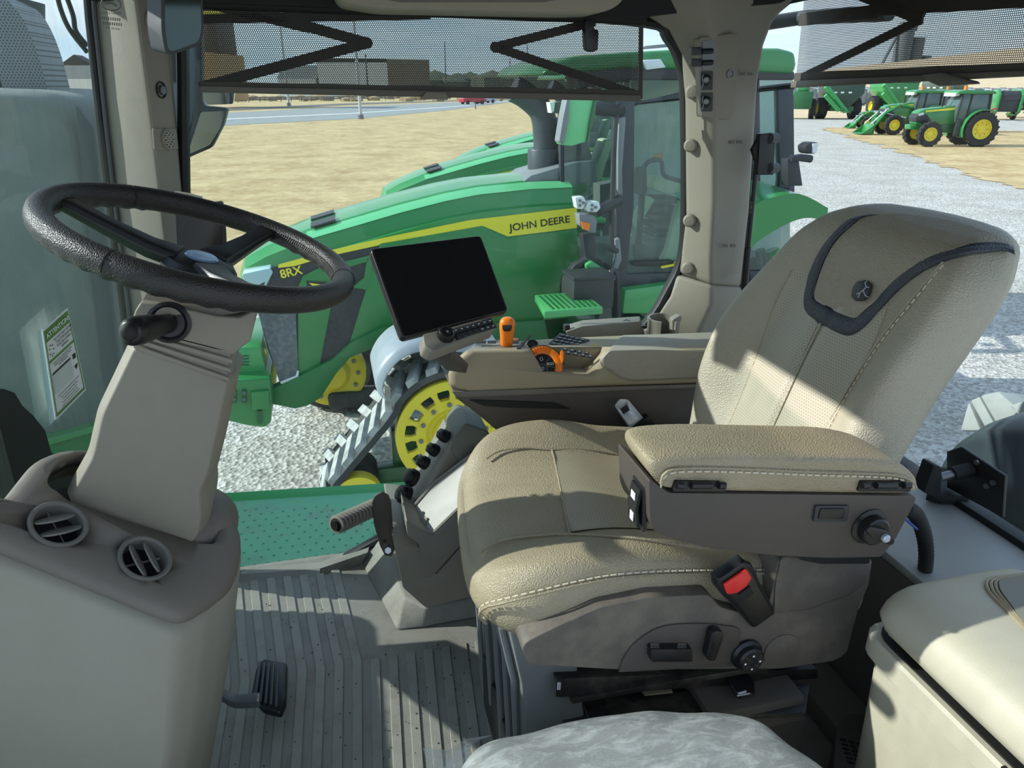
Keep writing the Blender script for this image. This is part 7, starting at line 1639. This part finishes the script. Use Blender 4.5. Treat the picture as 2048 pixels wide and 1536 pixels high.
G().slab([a-ax*.05+V3((0, 0, top-GZ+4.2)), a+ax*.66+V3((0, 0, top-GZ+4.2)), a+ax*.30+V3((0, 0, top-GZ+7.5))], V3((0, 10, 0))).done('gable_roof', DRF, t)
t, a, b, top, w_ = farbox(78, 128, 168, 191, 'small_shed', 'low pale shed left of the towered white building', 'building', mat('shed_grey', (170, 178, 180), .8), 10, roof=(DRF, .6))
t, a, b, top, w_ = farbox(1560, 1990, 176, 190, 'long_shed', 'long pale shed with wide doors behind the far machines', 'building', PALEW, 20)
for i in range(5):
    q0 = a.lerp(b, .12+.17*i); q1 = a.lerp(b, .22+.17*i); G().slab([q0, q1, V3((q1.x, q1.y, top-1)), V3((q0.x, q0.y, top-1))], V3((-.3, -.4, 0))).done('door', mat('shed_door', (120, 130, 138), .7), t)
hb_ = US([(1880, 196), (2600, 200)], Z=GZ)
G().slab([hb_[0]+V3((0, 60, 0)), hb_[1]+V3((0, 60, 0)), hb_[1]+V3((200, 260, 26)), hb_[0]+V3((120, 260, 10))], (0, 0, -3)).done('hillside', DIRT, kind='structure', label='tan hillside behind the far yard')
# elevator with conveyor seen through the rear blind
el = Loc(1790, 180, (-1, 0), 'grain_elevator', 'grey grain elevator towers with slanting leg seen through the rear blind', 'silo')
SIL = mat('silo_grey', (120, 126, 130), .6)
k_ = el.k
for a, r_, h in ((0, 16, 112), (-30, 14, 100), (-58, 10, 66)): el.cyl((a*k_, 0, 0), (a*k_, h*k_*.95, 0), r_*k_, 'silo_bin', SIL)
el.cyl((62*k_, 0, 0), (8*k_, 128*k_*.95, 0), 3*k_, 'leg_conveyor', SIL); el.box(-20*k_, 14*k_, 112*k_*.95, 128*k_*.95, -6*k_, 6*k_, 'head_house', SIL)
el.box(-100*k_, -60*k_, 0, 40*k_, -9*k_, 9*k_, 'annex', SIL)
# light poles and sign posts
PM = mat('pole_grey', (176, 182, 184), .5)
def pole(px, py, py_top, wpx, label, col=PM, arm=0):
    b = U(px, py, Z=GZ); D_ = (b-OR).dot(FW); r_ = wpx/2*D_/F; d = ray(px, py_top); 
    hz = math.hypot(b.x, b.y); t_ = hz/math.hypot(d.x, d.y); top = EYE+d.z*t_
    t = thing('light_pole', label, 'pole', b, 'light poles along the highway')
    G().cyl(b, (b.x, b.y, top), r_*1.15, r_*.8, 12).done('pole_shaft', col, t)
    G().cyl(b, b+V3((0, 0, r_*3)), r_*2.0, n=12).done('pole_base', DSTEEL, t)
    if arm: G().bar((b.x, b.y, top), (b.x+arm, b.y, top+.3), .12, .1).done('pole_arm', col, t)
    return t
pole(722, 238, -10, 5.5, 'nearest pale steel light pole, standing on the grass verge behind the side blind')
pole(578, 212, 20, 4, 'pale light pole beyond the highway, left of the nearest pole')
pole(737, 196, 108, 3, 'short dark pole just right of the nearest light pole', DARKC)
pole(893, 200, 84, 2, 'thin grey pole in the middle of the side blind', DARKC)
pole(951, 218, 160, 1.6, 'thin sign post beside the red car', DARKC)
pole(1054, 196, 90, 2, 'thin grey pole near the neighbour tractor roof', DARKC)
pole(1020, 196, 118, 2, 'thin grey pole left of the neighbour tractor roof', DARKC)
# red and silver cars on the highway
def car(px, py, k, m, label):
    L_ = Loc(px, py, (1, .35), 'car', label, 'car')
    L_.slab([(-2.2*k, .35*k), (-2.25*k, .9*k), (-1.2*k, 1.0*k), (1.4*k, 1.0*k), (2.2*k, .85*k), (2.25*k, .35*k)], -.9*k, .9*k, 'car_body', m, .08*k)
    L_.slab([(-1.5*k, 1.0*k), (-1.0*k, 1.5*k), (.7*k, 1.5*k), (1.3*k, 1.0*k)], -.8*k, .8*k, 'car_cabin', mat('car_glass', (60, 66, 72), .2), .06*k)
    for a in (-1.4, 1.4):
        for d in (-.85, .85): G().cyl(L_.p(a*k, .33*k, d*k-.1), L_.p(a*k, .33*k, d*k+.1), .33*k, n=14).done('car_wheel', RUBBER, L_.t)
car(945, 208.5, 1.15, mat('car_red', (176, 40, 52), .3), 'small dark red car driving on the highway')
car(968, 206.2, 1.1, mat('car_silver', (176, 182, 190), .3), 'small silver car just behind the red car on the highway')
# rail fence / tracks along the highway
g = G(); a = U(-300, 216, Z=GZ); b = U(1040, 196.5, Z=GZ)
for h in (.5, .9): g.bar(a+V3((0, 0, h)), b+V3((0, 0, h)), .25, .25)
for i in range(60): p = a.lerp(b, i/59); g.bar(p, p+V3((0, 0, 1.0)), .15, .15)
g.done('guard_rail', mat('rail_dark', (96, 96, 94), .8), label='low dark rail running along the far side of the highway', category='rail')
# bare trees and scrub
def bare_tree(px, py, h, label, sd):
    random.seed(sd); b = U(px, py, Z=GZ); D_ = (b-OR).dot(FW); H_ = h*D_/F; t = thing('bare_tree', label, 'tree', b, 'bare trees near the far buildings')
    G().cyl(b, b+V3((0, 0, H_*.4)), H_*.035, H_*.02, 8).done('trunk', mat('bark', (112, 102, 92), .9), t)
    g = G()
    for i in range(46):
        a = random.uniform(0, 6.28); s = b+V3((0, 0, H_*random.uniform(.2, .5))); e = s+V3((math.cos(a)*H_*random.uniform(.15, .42), math.sin(a)*H_*.3, H_*random.uniform(.2, .5)))
        m_ = s.lerp(e, .6)+V3((0, 0, H_*.04)); g.tube([s, m_, e], [H_*.009, H_*.006, H_*.002], 4)
    g.done('branches', mat('twig', (140, 132, 122), .9), t)
bare_tree(108, 193, 46, 'pale bare tree before the low shed beyond the windshield', 3)
bare_tree(118, 194, 30, 'smaller bare tree just right of the taller bare one', 5)
random.seed(11); g = G()
for i in range(160):
    b = U(random.uniform(-100, 1050), random.uniform(196, 203), Z=GZ); g.sph(b+V3((0, 0, .3)), random.uniform(.4, 1.1), (1.8, 1, .8), 6)
g.done('scrub', mat('scrub_brown', (150, 128, 96), .95), label='low brown scrub scattered beyond the highway', category='scrub', kind='stuff')
g = G()
for i in range(90):
    b = U(800+i*7+random.uniform(-4, 4), 188+random.uniform(-1, 1), Z=GZ); s = random.uniform(3, 7); g.sph(b+V3((0, 0, s*.5)), s, (1.5, 1, .8), 6)
g.done('tree_line', mat('far_trees', (92, 98, 80), .95), label='low dark line of distant trees on the horizon', category='trees', kind='stuff')
# yellow machine seen through the blind at upper left
ym = Loc(452, 215, (-.3, -.95), 'yellow_machine', 'tall tan and yellow machine seen through the left end of the side blind', 'machine')
k_ = ym.k
TAN = mat('machine_tan', (176, 140, 84), .6)
ym.box(-6, 6, 1.0, 8, -1.7, 1.7, 'machine_body', TAN, .2); ym.box(-4, 3, 8, 13, -1.5, 1.5, 'machine_cab', mat('machine_dark', (80, 72, 60), .5), .2); ym.box(-5, 4, 13, 14.5, -1.9, 1.9, 'machine_roof', YEL, .2)
# shadow casting neighbours of the row: green tractor roof behind pillar is the row itself
